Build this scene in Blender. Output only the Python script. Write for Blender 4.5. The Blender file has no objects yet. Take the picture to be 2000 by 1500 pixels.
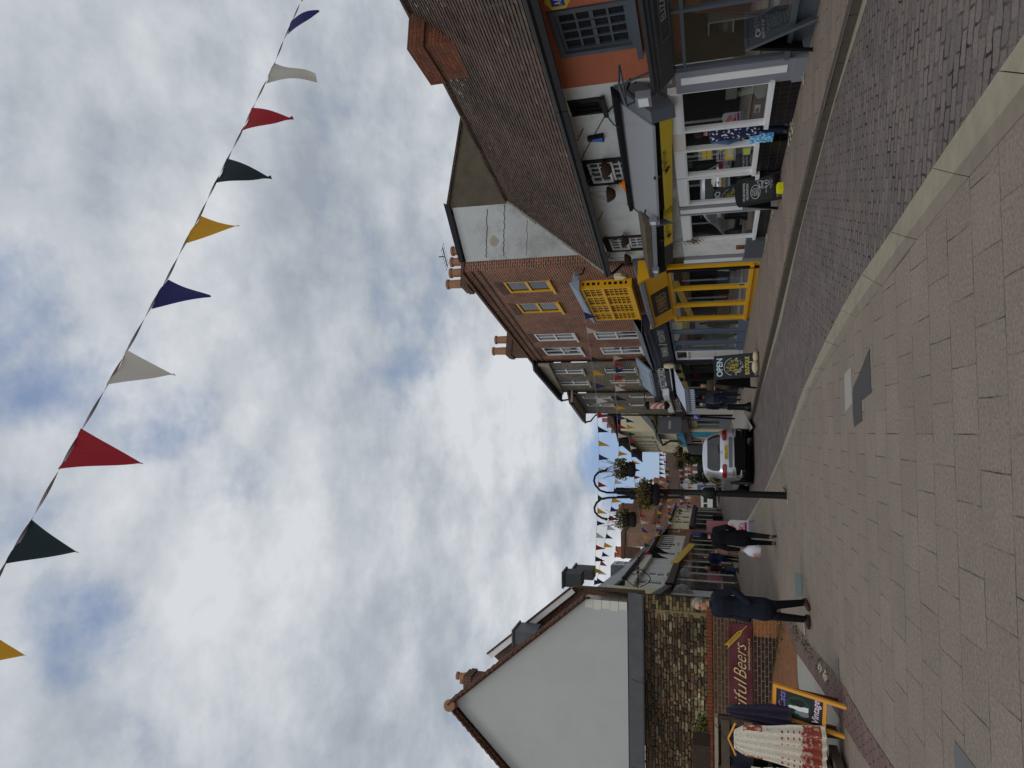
import bpy, bmesh, math, random
from mathutils import Vector, Matrix, noise
sc = bpy.context.scene
RND = random.Random(11)
PI = math.pi
Z = Vector((0, 0, 1))
# ---- the camera: 24 mm-equivalent phone lens, eye height 1.62 m, held upright and pitched up (the picture itself lies on its side)
FOC, HZ, ROLL, EYEH = 1333.0, 1387.0, 0.010, 1.62
th = math.atan((HZ - 1000) / FOC)
FW = Vector((0, math.cos(th), math.sin(th)))
_D = Vector((0, math.sin(th), -math.cos(th)))
_R = Vector((1, 0, 0))
RR = _R * math.cos(ROLL) + _D * math.sin(ROLL)
DD = _D * math.cos(ROLL) - _R * math.sin(ROLL)
EYE = Vector((0, 0, EYEH))
def ray(x, y): return RR * ((750 - y) / FOC) + DD * ((x - 1000) / FOC) + FW
def at(x, y, Y):
    r = ray(x, y); return EYE + r * (Y / r.y)
def gnd(x, y, z=0.0):
    r = ray(x, y); return EYE + r * ((z - EYEH) / r.z)
class Frame:
    """local axes: a along, b up, c out"""
    def __init__(s, o, ex, ey, ez=None):
        s.o, s.ex, s.ey = Vector(o), Vector(ex).normalized(), Vector(ey).normalized()
        s.ez = Vector(ez).normalized() if ez is not None else s.ex.cross(s.ey).normalized()
    def w(s, a, b, c=0.0): return s.o + s.ex * a + s.ey * b + s.ez * c
    def sz(s, x, y, d=0.0):
        r = ray(x, y); o = s.o + s.ez * d
        t = (o - EYE).dot(s.ez) / r.dot(s.ez)
        p = EYE + r * t - s.o
        return p.dot(s.ex), p.dot(s.ey)
def face(a, b):
    a = Vector((a.x, a.y, 0)); b = Vector((b.x, b.y, 0))
    t = (b - a).normalized(); n = Vector((t.y, -t.x, 0))
    if n.dot(EYE - a) < 0: n = -n
    return Frame(a, t, Z, n)
SLOPE = 0.010
def gz(Y): return SLOPE * (Y - 5.0)          # the street climbs gently away from the camera
def gnd(x, y, z=0.0):
    """point on the sloping street surface raised by z"""
    r = ray(x, y)
    t = (z - 5.0 * SLOPE - EYEH) / (r.z - SLOPE * r.y)
    return EYE + r * t
# ------------------------------------------------------------------ materials
def lin(c, k=1.0):
    o = []
    for v in c[:3]:
        v /= 255.0
        v = v / 12.92 if v <= 0.04045 else ((v + 0.055) / 1.055) ** 2.4
        o.append(min(v * k, 0.86))
    return (o[0], o[1], o[2], 1.0)
def _new(name):
    m = bpy.data.materials.new(name); m.use_nodes = True
    nt = m.node_tree; return m, nt, nt.nodes['Principled BSDF']
def nd(nt, typ, **kw):
    n = nt.nodes.new(typ)
    for k, v in kw.items():
        if hasattr(n, k): setattr(n, k, v)
        else: n.inputs[k.replace('_', ' ')].default_value = v
    return n
def mixc(nt, fac, a, b, blend='MIX'):
    n = nt.nodes.new('ShaderNodeMix'); n.data_type = 'RGBA'; n.blend_type = blend
    for s, v in ((0, fac), (6, a), (7, b)):
        if hasattr(v, 'is_linked'): nt.links.new(v, n.inputs[s])
        else: n.inputs[s].default_value = v
    return n.outputs[2]
def ramp(nt, src, stops):
    n = nt.nodes.new('ShaderNodeValToRGB'); nt.links.new(src, n.inputs[0])
    els = n.color_ramp.elements
    els[0].position, els[0].color = stops[0][0], stops[0][1]
    els[1].position, els[1].color = stops[-1][0], stops[-1][1]
    for p, c in stops[1:-1]:
        e = els.new(p); e.color = c
    return n.outputs[0]
def g4(v): return (v, v, v, 1)
def M(name, rgb, k=1.5, rough=0.65, var=0.14, vs=2.5, metal=0.0, bump=0.0, bs=60.0, spec=0.35, dirt=0.0):
    m, nt, p = _new(name)
    c = lin(rgb, k)
    tc = nt.nodes.new('ShaderNodeTexCoord')
    n = nd(nt, 'ShaderNodeTexNoise', Scale=vs, Detail=6.0, Roughness=0.65)
    nt.links.new(tc.outputs['Object'], n.inputs['Vector'])
    lo = tuple(v * (1 - var * 1.6) for v in c[:3]) + (1,); hi = tuple(min(v * (1 + var * 1.6), .9) for v in c[:3]) + (1,)
    col = mixc(nt, n.outputs['Fac'], lo, hi)
    if dirt:
        n2 = nd(nt, 'ShaderNodeTexNoise', Scale=1.1, Detail=9.0, Roughness=0.75)
        nt.links.new(tc.outputs['Object'], n2.inputs['Vector'])
        f = ramp(nt, n2.outputs['Fac'], [(0.48, g4(0)), (0.72, g4(dirt))])
        col = mixc(nt, f, col, (0.09, 0.08, 0.065, 1))
    nt.links.new(col, p.inputs['Base Color'])
    p.inputs['Roughness'].default_value = rough; p.inputs['Metallic'].default_value = metal
    p.inputs['Specular IOR Level'].default_value = spec
    if bump:
        nb = nd(nt, 'ShaderNodeTexNoise', Scale=bs, Detail=4.0)
        nt.links.new(tc.outputs['Object'], nb.inputs['Vector'])
        b = nd(nt, 'ShaderNodeBump', Strength=bump, Distance=0.02)
        nt.links.new(nb.outputs['Fac'], b.inputs['Height']); nt.links.new(b.outputs[0], p.inputs['Normal'])
    return m
def MBrick(name, c1, c2, mort, bw, bh, ms, k=1.6, off=0.5, bias=0.0, stain=None, stk=0.6, rough=0.85, bump=0.6, rot=0.0, warp=0.0, vary=0.35, spots=None, fade=0.0):
    m, nt, p = _new(name)
    uv = nt.nodes.new('ShaderNodeUVMap')
    vec = uv.outputs[0]
    if rot:
        mp = nt.nodes.new('ShaderNodeMapping'); mp.inputs['Rotation'].default_value[2] = rot
        nt.links.new(vec, mp.inputs[0]); vec = mp.outputs[0]
    if warp:
        nw = nd(nt, 'ShaderNodeTexNoise', Scale=7.0, Detail=2.0); nt.links.new(vec, nw.inputs['Vector'])
        sub = nd(nt, 'ShaderNodeVectorMath', operation='SUBTRACT'); nt.links.new(nw.outputs['Color'], sub.inputs[0]); sub.inputs[1].default_value = (.5, .5, .5)
        sc_ = nd(nt, 'ShaderNodeVectorMath', operation='SCALE'); nt.links.new(sub.outputs[0], sc_.inputs[0]); sc_.inputs['Scale'].default_value = warp
        ad = nd(nt, 'ShaderNodeVectorMath', operation='ADD'); nt.links.new(vec, ad.inputs[0]); nt.links.new(sc_.outputs[0], ad.inputs[1]); vec = ad.outputs[0]
    b = nt.nodes.new('ShaderNodeTexBrick'); b.offset = off
    for key, v in (('Scale', 1.0), ('Mortar Size', ms), ('Mortar Smooth', 0.25), ('Bias', bias), ('Brick Width', bw), ('Row Height', bh)):
        b.inputs[key].default_value = v
    b.inputs['Color1'].default_value = lin(c1, k); b.inputs['Color2'].default_value = lin(c2, k); b.inputs['Mortar'].default_value = lin(mort, k)
    if fade:
        nf = nd(nt, 'ShaderNodeTexNoise', Scale=2.6, Detail=4.0, Roughness=0.7); nt.links.new(uv.outputs[0], nf.inputs['Vector'])
        ff = ramp(nt, nf.outputs['Fac'], [(0.40, g4(fade)), (0.62, g4(0))])
        nt.links.new(mixc(nt, ff, lin(mort, k), lin(tuple((a + c) / 2 for a, c in zip(c1, c2)), k)), b.inputs['Mortar'])
    nt.links.new(vec, b.inputs['Vector'])
    n = nd(nt, 'ShaderNodeTexNoise', Scale=0.9, Detail=8.0, Roughness=0.7); nt.links.new(uv.outputs[0], n.inputs['Vector'])
    n3 = nd(nt, 'ShaderNodeTexNoise', Scale=38.0, Detail=3.0, Roughness=0.7); nt.links.new(uv.outputs[0], n3.inputs['Vector'])
    f = ramp(nt, n.outputs['Fac'], [(0.25, g4(1 - vary)), (0.75, g4(1 + vary))])
    col = mixc(nt, 1.0, b.outputs['Color'], f, 'MULTIPLY')
    f3 = ramp(nt, n3.outputs['Fac'], [(0.2, g4(0.6)), (0.8, g4(1.4))])
    col = mixc(nt, 1.0, col, f3, 'MULTIPLY')
    if stain:
        n2 = nd(nt, 'ShaderNodeTexNoise', Scale=1.7, Detail=10.0, Roughness=0.8); nt.links.new(uv.outputs[0], n2.inputs['Vector'])
        f2 = ramp(nt, n2.outputs['Fac'], [(0.5, g4(0)), (0.68, g4(stk))])
        col = mixc(nt, f2, col, lin(stain, k))
    if spots:
        n4 = nd(nt, 'ShaderNodeTexNoise', Scale=60.0, Detail=6.0, Roughness=0.85); nt.links.new(uv.outputs[0], n4.inputs['Vector'])
        f4 = ramp(nt, n4.outputs['Fac'], [(0.56, g4(0)), (0.66, g4(0.7))])
        col = mixc(nt, f4, col, lin(spots, k))
    nt.links.new(col, p.inputs['Base Color'])
    p.inputs['Roughness'].default_value = rough; p.inputs['Specular IOR Level'].default_value = 0.25
    if bump:
        h = nd(nt, 'ShaderNodeMath', operation='MULTIPLY_ADD'); nt.links.new(b.outputs['Fac'], h.inputs[0]); h.inputs[1].default_value = -1.0
        nt.links.new(n3.outputs['Fac'], h.inputs[2])
        bp = nd(nt, 'ShaderNodeBump', Strength=bump, Distance=0.012); nt.links.new(h.outputs[0], bp.inputs['Height'])
        nt.links.new(bp.outputs[0], p.inputs['Normal'])
    return m
def MAttr(name, k=1.5, rough=0.85, bump=0.5, bs=45.0):
    """colour stored per brick / stone / leaf on the mesh"""
    m, nt, p = _new(name)
    a = nt.nodes.new('ShaderNodeAttribute'); a.attribute_name = 'Col'
    tc = nt.nodes.new('ShaderNodeTexCoord')
    n = nd(nt, 'ShaderNodeTexNoise', Scale=bs, Detail=5.0, Roughness=0.7); nt.links.new(tc.outputs['Object'], n.inputs['Vector'])
    f = ramp(nt, n.outputs['Fac'], [(0.25, g4(0.55 * k)), (0.75, g4(1.35 * k))])
    col = mixc(nt, 1.0, a.outputs['Color'], f, 'MULTIPLY')
    nt.links.new(col, p.inputs['Base Color']); p.inputs['Roughness'].default_value = rough; p.inputs['Specular IOR Level'].default_value = 0.25
    if bump:
        bp = nd(nt, 'ShaderNodeBump', Strength=bump, Distance=0.015); nt.links.new(n.outputs['Fac'], bp.inputs['Height']); nt.links.new(bp.outputs[0], p.inputs['Normal'])
    return m
def MGlass(name, tint=(0.85, 0.9, 0.9), refl=0.03):
    m, nt, p = _new(name)
    nt.nodes.remove(p); out = nt.nodes['Material Output']
    t = nt.nodes.new('ShaderNodeBsdfTransparent'); t.inputs[0].default_value = tint + (1,)
    g = nt.nodes.new('ShaderNodeBsdfGlossy'); g.inputs['Roughness'].default_value = 0.015
    lw = nt.nodes.new('ShaderNodeLayerWeight'); lw.inputs['Blend'].default_value = 0.28
    ma = nd(nt, 'ShaderNodeMath', operation='MULTIPLY_ADD'); nt.links.new(lw.outputs['Fresnel'], ma.inputs[0]); ma.inputs[1].default_value = 0.55; ma.inputs[2].default_value = refl
    mx = nt.nodes.new('ShaderNodeMixShader'); nt.links.new(ma.outputs[0], mx.inputs[0]); nt.links.new(t.outputs[0], mx.inputs[1]); nt.links.new(g.outputs[0], mx.inputs[2])
    nt.links.new(mx.outputs[0], out.inputs[0]); return m
def MEmit(name, rgb, s):
    m, nt, p = _new(name)
    p.inputs['Base Color'].default_value = lin(rgb); p.inputs['Emission Color'].default_value = lin(rgb); p.inputs['Emission Strength'].default_value = s
    return m
# ------------------------------------------------------------------ mesh builder
class MB:
    def __init__(s): s.v, s.f, s.m, s.col = [], [], [], []
    def add(s, pts, faces, m=0, col=None):
        o = len(s.v); s.v += [Vector(p) for p in pts]
        for f in faces:
            s.f.append([o + i for i in f]); s.m.append(m); s.col.append(col)
    def quad(s, *pts, m=0, col=None): s.add(pts, [range(len(pts))], m, col)
    def box(s, F, a0, a1, b0, b1, c0, c1, m=0, col=None):
        s.hexa([F.w(a, b, c) for c in (c0, c1) for b in (b0, b1) for a in (a0, a1)], m, col)
    def hexa(s, p, m=0, col=None):
        ctr = sum((Vector(q) for q in p), Vector()) / 8
        fs = [[0, 1, 3, 2], [4, 6, 7, 5], [0, 4, 5, 1], [2, 3, 7, 6], [0, 2, 6, 4], [1, 5, 7, 3]]
        out = []
        for f in fs:
            q = [Vector(p[i]) for i in f]; n = (q[1] - q[0]).cross(q[2] - q[0]); c = sum(q, Vector()) / 4
            out.append(f if n.dot(c - ctr) >= 0 else f[::-1])
        s.add(p, out, m, col)
    def prism(s, F, poly, c0, c1, m=0, col=None, back=True):
        n = len(poly)
        pts = [F.w(a, b, c1) for a, b in poly] + [F.w(a, b, c0) for a, b in poly]
        fs = [list(range(n))] + ([list(range(n, 2 * n))[::-1]] if back else [])
        fs += [[i, i + n, (i + 1) % n + n, (i + 1) % n] for i in range(n)]
        area = sum(poly[i][0] * poly[(i + 1) % n][1] - poly[(i + 1) % n][0] * poly[i][1] for i in range(n))
        flip = (area < 0) ^ ((c1 - c0) < 0) ^ (F.ex.cross(F.ey).dot(F.ez) < 0)
        s.add(pts, [f[::-1] for f in fs] if flip else fs, m, col)
    def profile(s, F, a0, a1, prof, m=0, col=None):
        """extrude a closed profile [(c out, b up)] along a"""
        n = len(prof)
        pts = [F.w(a0, b, c) for c, b in prof] + [F.w(a1, b, c) for c, b in prof]
        fs = [list(range(n)), list(range(n, 2 * n))[::-1]] + [[i, i + n, (i + 1) % n + n, (i + 1) % n] for i in range(n)]
        s.add(pts, fs, m, col)
    def tube(s, pts, r, n=8, m=0, col=None, caps=True):
        pts = [Vector(p) for p in pts]; k = len(pts)
        rs = r if isinstance(r, (list, tuple)) else [r] * k
        prev = None; rings = []
        for i, p in enumerate(pts):
            d = (pts[min(i + 1, k - 1)] - pts[max(i - 1, 0)])
            d = d.normalized() if d.length > 1e-9 else Z
            u = prev - d * prev.dot(d) if prev is not None else (d.cross(Z) if abs(d.z) < .95 else d.cross(Vector((1, 0, 0))))
            if u.length < 1e-6: u = d.cross(Vector((0, 1, 0)))
            u.normalize(); prev = u; w = d.cross(u)
            rings.append([p + (u * math.cos(2 * PI * j / n) + w * math.sin(2 * PI * j / n)) * rs[i] for j in range(n)])
        pts2 = [q for rg in rings for q in rg]
        fs = [[i * n + j, i * n + (j + 1) % n, (i + 1) * n + (j + 1) % n, (i + 1) * n + j] for i in range(k - 1) for j in range(n)]
        if caps: fs += [list(range(n))[::-1], [(k - 1) * n + j for j in range(n)]]
        s.add(pts2, fs, m, col)
    def lathe(s, c, prof, n=16, m=0, col=None, ax=None, squash=1.0):
        c = Vector(c); ex, ey, ez = ax if ax else (Vector((1, 0, 0)), Vector((0, 1, 0)), Z)
        pts = [c + (ex * math.cos(2 * PI * j / n) + ey * math.sin(2 * PI * j / n) * squash) * r + ez * z for r, z in prof for j in range(n)]
        k = len(prof)
        fs = [[i * n + j, i * n + (j + 1) % n, (i + 1) * n + (j + 1) % n, (i + 1) * n + j] for i in range(k - 1) for j in range(n)]
        fs += [list(range(n))[::-1], [(k - 1) * n + j for j in range(n)]]
        s.add(pts, fs, m, col)
    def ball(s, c, rx, ry, rz, n=10, k=7, m=0, col=None, ax=None):
        prof = [(max(math.sin(PI * i / k), 1e-3), -math.cos(PI * i / k)) for i in range(k + 1)]
        c = Vector(c); ex, ey, ez = ax if ax else (Vector((1, 0, 0)), Vector((0, 1, 0)), Z)
        pts = [c + ex * math.cos(2 * PI * j / n) * r * rx + ey * math.sin(2 * PI * j / n) * r * ry + ez * z * rz for r, z in prof for j in range(n)]
        fs = [[i * n + j, i * n + (j + 1) % n, (i + 1) * n + (j + 1) % n, (i + 1) * n + j] for i in range(k) for j in range(n)]
        s.add(pts, fs, m, col)
    def text(s, F, txt, a_left, a_right, b0, h, c, m=0, slant=0.0, bold=0.0, thin=1.0):
        vs, fs = glyphs(txt, bold)
        x0 = min(v[0] for v in vs); x1 = max(v[0] for v in vs); y0 = min(v[1] for v in vs); y1 = max(v[1] for v in vs)
        k = (a_right - a_left) / (x1 - x0); ky = h / (y1 - y0)
        pts = [F.w(a_left + (x - x0) * k + slant * (y - y0) * ky * (1 if k > 0 else -1), b0 + (y - y0) * ky, c) for x, y in vs]
        s.add(pts, fs, m)
    def build(s, name, mats, parent=None, smooth=False, origin=None):
        me = bpy.data.meshes.new(name)
        if origin is None:
            if parent is not None: origin = root_loc(parent)
            elif s.v:
                xs = [p.x for p in s.v]; ys = [p.y for p in s.v]
                origin = Vector(((min(xs) + max(xs)) / 2, (min(ys) + max(ys)) / 2, min(p.z for p in s.v)))
            else: origin = Vector()
        origin = Vector(origin)
        me.from_pydata([p - origin for p in s.v], [], s.f)
        mats = mats if isinstance(mats, (list, tuple)) else [mats]
        for mm in mats: me.materials.append(mm)
        me.polygons.foreach_set('material_index', s.m)
        uvl = me.uv_layers.new(name='UVMap')
        for pl in me.polygons:
            n = pl.normal
            if abs(n.z) > 0.97: t, b = Vector((1, 0, 0)), Vector((0, 1, 0))
            else: t = Z.cross(n).normalized(); b = n.cross(t)
            for li in pl.loop_indices:
                p = s.v[me.loops[li].vertex_index]
                uvl.data[li].uv = (p.dot(t), p.dot(b))
        if any(c is not None for c in s.col):
            ca = me.color_attributes.new('Col', 'FLOAT_COLOR', 'CORNER')
            for pl, c in zip(me.polygons, s.col):
                c = c or (.3, .3, .3)
                for li in pl.loop_indices: ca.data[li].color = (c[0], c[1], c[2], 1)
        if smooth:
            me.polygons.foreach_set('use_smooth', [True] * len(me.polygons))
            if smooth != 'all':
                try: me.set_sharp_from_angle(angle=math.radians(40))
                except Exception: pass
        me.update()
        o = bpy.data.objects.new(name, me); sc.collection.objects.link(o)
        if parent is not None: o.parent = parent
        else: o.location = origin
        return o
def root_loc(o):
    loc = Vector(o.location)
    while o.parent is not None: o = o.parent; loc += o.location
    return loc
_gc = {}
def glyphs(txt, bold=0.0):
    key = (txt, bold)
    if key not in _gc:
        cu = bpy.data.curves.new('lettering', 'FONT'); cu.body = txt; cu.size = 1.0; cu.resolution_u = 3; cu.offset = bold
        o = bpy.data.objects.new('lettering', cu); sc.collection.objects.link(o)
        bpy.context.view_layer.update()
        me = bpy.data.meshes.new_from_object(o.evaluated_get(bpy.context.evaluated_depsgraph_get()))
        _gc[key] = ([(v.co.x, v.co.y) for v in me.vertices], [list(p.vertices) for p in me.polygons])
        bpy.data.objects.remove(o); bpy.data.curves.remove(cu); bpy.data.meshes.remove(me)
    return _gc[key]
# ------------------------------------------------------------------ things
def tag(o, label, cat, group=None, kind=None):
    if label: o['label'] = label
    if cat: o['category'] = cat
    if group: o['group'] = group
    if kind: o['kind'] = kind
    return o
def thing(name, label, cat, loc, group=None):
    o = bpy.data.objects.new(name, None); sc.collection.objects.link(o)
    o.empty_display_size = 0.3; o.location = Vector(loc)
    return tag(o, label, cat, group)
def structure(o): o['kind'] = 'structure'; return o
def kids(o): return [c for c in bpy.data.objects if c.parent is o]
def copy_tree(o, parent=None):
    c = o.copy(); sc.collection.objects.link(c)
    if parent is not None: c.parent = parent
    for ch in kids(o): copy_tree(ch, c)
    return c
# ------------------------------------------------------------------ walls and windows
def wall(mb, F, a0, a1, b0, b1, holes=(), depth=0.2, m=0, mr=None, top=None):
    """front sheet with real openings and their reveals; top(a) gives a sloping upper edge"""
    xs = sorted({a0, a1, *[h[0] for h in holes], *[h[1] for h in holes]}); ys = sorted({b0, b1, *[h[2] for h in holes], *[h[3] for h in holes]})
    xs = [x for x in xs if a0 <= x <= a1]; ys = [y for y in ys if b0 <= y <= b1]
    for i in range(len(xs) - 1):
        for j in range(len(ys) - 1):
            cx, cy = (xs[i] + xs[i + 1]) / 2, (ys[j] + ys[j + 1]) / 2
            if any(h[0] < cx < h[1] and h[2] < cy < h[3] for h in holes): continue
            q = [(xs[i], ys[j]), (xs[i + 1], ys[j]), (xs[i + 1], ys[j + 1]), (xs[i], ys[j + 1])]
            if top and j == len(ys) - 2: q[2] = (xs[i + 1], top(xs[i + 1])); q[3] = (xs[i], top(xs[i]))
            p = [F.w(a, b) for a, b in q]
            n = (p[1] - p[0]).cross(p[2] - p[0])
            mb.quad(*(p if n.dot(F.ez) > 0 else p[::-1]), m=m)
    mr = m if mr is None else mr
    for h in holes:
        x0, x1, y0, y1 = h[:4]
        for (p, q) in (((x0, y0), (x1, y0)), ((x1, y0), (x1, y1)), ((x1, y1), (x0, y1)), ((x0, y1), (x0, y0))):
            mb.quad(F.w(*p), F.w(*q), F.w(q[0], q[1], -depth), F.w(p[0], p[1], -depth), m=mr)
def window(F, root, r, mats, rows=2, cols=2, d=-0.09, fr=0.055, bar=0.028, sill=None, sash=True, surround=0.0, pane=None, th=0.05, name='window', curtain=None):
    a0, a1, b0, b1 = r
    mb = MB(); fm = mats
    mb.box(F, a0, a0 + fr, b0, b1, d, d + th); mb.box(F, a1 - fr, a1, b0, b1, d, d + th)
    mb.box(F, a0 + fr, a1 - fr, b1 - fr, b1, d, d + th); mb.box(F, a0 + fr, a1 - fr, b0, b0 + fr, d, d + th)
    iw, ih = a1 - a0 - 2 * fr, b1 - b0 - 2 * fr
    for c in range(1, cols):
        x = a0 + fr + iw * c / cols; mb.box(F, x - bar / 2, x + bar / 2, b0 + fr, b1 - fr, d + .005, d + th * .7)
    xs = [a0 + fr] + [v for c in range(1, cols) for v in (a0 + fr + iw * c / cols - bar / 2, a0 + fr + iw * c / cols + bar / 2)] + [a1 - fr]
    for q in range(1, rows):
        y = b0 + fr + ih * q / rows; bw = bar * 1.8 if (sash and q == rows // 2) else bar
        for i in range(0, len(xs), 2): mb.box(F, xs[i], xs[i + 1], y - bw / 2, y + bw / 2, d + .005, d + th * (.9 if bw > bar else .7))
    if surround:
        s_ = surround
        mb.box(F, a0 - s_, a0, b0 - s_, b1 + s_, -.03, .03, 1); mb.box(F, a1, a1 + s_, b0 - s_, b1 + s_, -.03, .03, 1)
        mb.box(F, a0, a1, b1, b1 + s_, -.03, .03, 1); mb.box(F, a0, a1, b0 - s_, b0, -.03, .03, 1)
    w = mb.build(name, fm if isinstance(fm, (list, tuple)) else [fm], root)
    g = MB(); g.quad(F.w(a0 + fr, b0 + fr, d + .004), F.w(a1 - fr, b0 + fr, d + .004), F.w(a1 - fr, b1 - fr, d + .004), F.w(a0 + fr, b1 - fr, d + .004))
    g.build('pane', [pane or MT['pane']], w)
    if curtain:
        c = MB()
        for k in (0, 1):
            x0 = a0 + fr if k == 0 else a1 - fr - iw * .3
            c.quad(F.w(x0, b0 + fr, d - .05), F.w(x0 + iw * .3, b0 + fr, d - .05), F.w(x0 + iw * .22, b1 - fr, d - .05), F.w(x0 + (0 if k == 0 else iw * .08), b1 - fr, d - .05))
        c.build('curtain', [curtain], w)
    if sill is not None:
        s = MB(); s.box(F, a0 - .06, a1 + .06, b0 - .09, b0 - .002, d, .07); s.build('sill', [sill], w)
    return w
def px_rect(F, x0, y0, x1, y1, d=0.0):
    a, b = F.sz(x0, y0, d); c, e = F.sz(x1, y1, d)
    return (min(a, c), max(a, c), min(b, e), max(b, e))
MT = {}
def mats():
    T = MT
    T['pane'] = M('window_glass', (34, 38, 42), 1, .06, .2, spec=.7)
    T['glass'] = MGlass('shop_glass'); T['glass2'] = MGlass('car_glass', (.28, .3, .32), .06)
    T['white'] = M('white_paint', (208, 208, 204), 1.45, .45, .05, dirt=.08); T['offw'] = M('offwhite_paint', (190, 188, 178), 1.4, .5, .06)
    T['wallw'] = M('white_render', (196, 197, 193), 1.35, .85, .07, 1.6, bump=.25, bs=18, dirt=.3)
    T['gable'] = M('pale_render', (178, 180, 176), 1.2, .9, .05, .8, bump=.1, bs=90, dirt=.08)
    T['peel'] = M('peeling_white_paint', (186, 188, 186), 1.2, .9, .1, 2.2, bump=.4, bs=14, dirt=.55)
    T['orange'] = M('orange_render', (158, 92, 66), 1.4, .9, .12, 2, bump=.3, bs=25)
    T['grey'] = M('slate_grey_paint', (74, 80, 86), 1.3, .45, .07); T['dgrey'] = M('dark_grey_paint', (46, 49, 52), 1.25, .45, .1)
    T['mgrey'] = M('mid_grey_paint', (112, 115, 122), 1.4, .5, .06); T['lgrey'] = M('light_grey_board', (122, 123, 128), 1.35, .6, .05)
    T['black'] = M('black_paint', (22, 23, 25), 1.1, .4, .15); T['iron'] = M('black_iron', (11, 11, 13), 1.0, .5, .2, spec=.3)
    T['nearblack'] = M('dark_void', (12, 12, 13), 1, .9, .2); T['yellow'] = M('yellow_paint', (210, 154, 24), 1.4, .45, .05)  # dark_void: plain near-black fill for slots, board back and underbody
    T['dogy'] = M('mustard_sign', (190, 166, 44), 1.35, .5, .04); T['navy'] = M('navy_paint', (40, 46, 62), 1.3, .45, .08)
    T['bluegrey'] = M('blue_grey_paint', (86, 98, 116), 1.4, .5, .06); T['lead'] = M('lead_sheet', (88, 92, 98), 1.35, .55, .3, 3, bump=.3, bs=9, dirt=.5)
    T['leadlt'] = M('pale_lead_sheet', (118, 130, 142), 1.4, .5, .2, 3, bump=.3, bs=9)
    T['wood'] = M('weathered_wood', (84, 72, 58), 1.3, .8, .3, 6, bump=.4, bs=30); T['woodl'] = M('pale_batten', (140, 130, 112), 1.4, .8, .2, 6)
    T['oak'] = M('orange_varnished_wood', (196, 132, 46), 1.5, .45, .1, 9); T['stone'] = M('sandstone', (150, 142, 124), 1.4, .85, .15, 4, bump=.3)
    T['cream'] = M('cream_render', (206, 196, 162), 1.35, .85, .06, dirt=.12); T['terracotta'] = M('terracotta', (150, 88, 60), 1.5, .8, .25, 8)
    T['potbuff'] = M('buff_clay_pot', (138, 102, 76), 1.45, .8, .25, 8)
    T['brick'] = MBrick('red_brickwork', (118, 66, 44), (82, 54, 42), (150, 132, 116), .225, .077, .009, 1.5, stain=(104, 90, 78), stk=.6, vary=.45)
    T['brickdk'] = MBrick('sooty_brickwork', (92, 58, 46), (70, 52, 44), (112, 98, 84), .225, .077, .008, 1.4, stain=(70, 62, 54), stk=.6)
    T['flint'] = MBrick('flint_and_brick', (96, 88, 76), (66, 60, 52), (136, 128, 114), .14, .085, .012, 1.35, warp=.03, stain=(60, 54, 48), stk=.5)
    T['buff'] = MBrick('buff_brickwork', (176, 148, 98), (150, 122, 80), (186, 176, 150), .225, .077, .008, 1.45)
    T['garden'] = MBrick('brown_garden_brick', (90, 66, 48), (72, 54, 42), (118, 104, 84), .225, .08, .009, 1.25, stain=(66, 62, 48), stk=.5)
    T['blackbrick'] = MBrick('dark_engineering_brick', (52, 40, 38), (44, 34, 34), (126, 106, 84), .225, .08, .009, 1.25, stain=(110, 96, 70), stk=.35)
    T['orangebrick'] = MBrick('orange_brickwork', (140, 88, 52), (118, 76, 48), (140, 116, 86), .225, .08, .009, 1.3)
    T['tile'] = MAttr('clay_roof_tiles', 1.25, .85, .5, 30.0)
    T['moss'] = M('mossy_brown_render', (84, 76, 62), 1.35, .95, .35, 2.2, bump=.5, bs=12, dirt=.3)
    T['slate'] = MBrick('grey_slates', (96, 98, 100), (80, 82, 86), (52, 52, 54), .25, .16, .012, 1.35, vary=.25)
    T['browntile'] = MBrick('brown_tiles', (88, 66, 52), (70, 54, 46), (40, 34, 30), .17, .13, .014, 1.25, stain=(80, 74, 54), stk=.5)
    T['redtile'] = MBrick('red_brown_tiles', (108, 72, 52), (86, 60, 48), (52, 40, 34), .17, .13, .014, 1.35, stain=(80, 72, 58), stk=.5)
    T['btile'] = MBrick('black_glazed_tiles', (20, 20, 22), (16, 16, 18), (60, 58, 56), .15, .15, .004, 1.2, off=0.0, rough=.25, bump=.2)
    T['stonecol'] = MAttr('rubble_stones', 1.0, .9, .6, 40.0); T['leafcol'] = MAttr('foliage', 1.0, .75, 0, 20)
    T['cloth'] = MAttr('fabric', 1.0, .9, .3, 120); T['skin'] = M('skin', (196, 146, 122), 1.25, .55, .08, 20)
mats()
MT['blackw'] = M('black_window_surround', (26, 25, 25), 1.2, .6, .2)
# ------------------------------------------------------------------ ground
def G3(x, y, off=0.0): return Vector((x, y, gz(y) + off))
def gp(x, y, off=0.0): return gnd(x, y, off)
MT['slab'] = MBrick('concrete_slabs', (117, 106, 95), (112, 101, 90), (50, 48, 40), .45, .45, .0055, 1.42, rot=-.07, stain=(100, 94, 86), stk=.3, vary=.11, bump=.5, spots=(140, 131, 120), warp=.012, fade=.9)
MT['pavebrick'] = MBrick('paver_road', (108, 97, 92), (93, 84, 81), (34, 30, 28), .23, .115, .011, 1.35, rot=.26, warp=.075, fade=.95, stain=(86, 84, 90), stk=.3, vary=.2, bump=1.0, spots=(118, 110, 104))
MT['footslab'] = MBrick('footway_slabs', (122, 108, 97), (108, 97, 88), (58, 50, 44), .6, .3, .008, 1.4, rot=.24, stain=(94, 84, 76), stk=.3, vary=.12, bump=.5, warp=.015, spots=(136, 124, 112), fade=1.0)
MT['granite'] = M('granite_kerb', (134, 126, 108), 1.3, .8, .2, 5, bump=.3, bs=80, dirt=.25)
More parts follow.
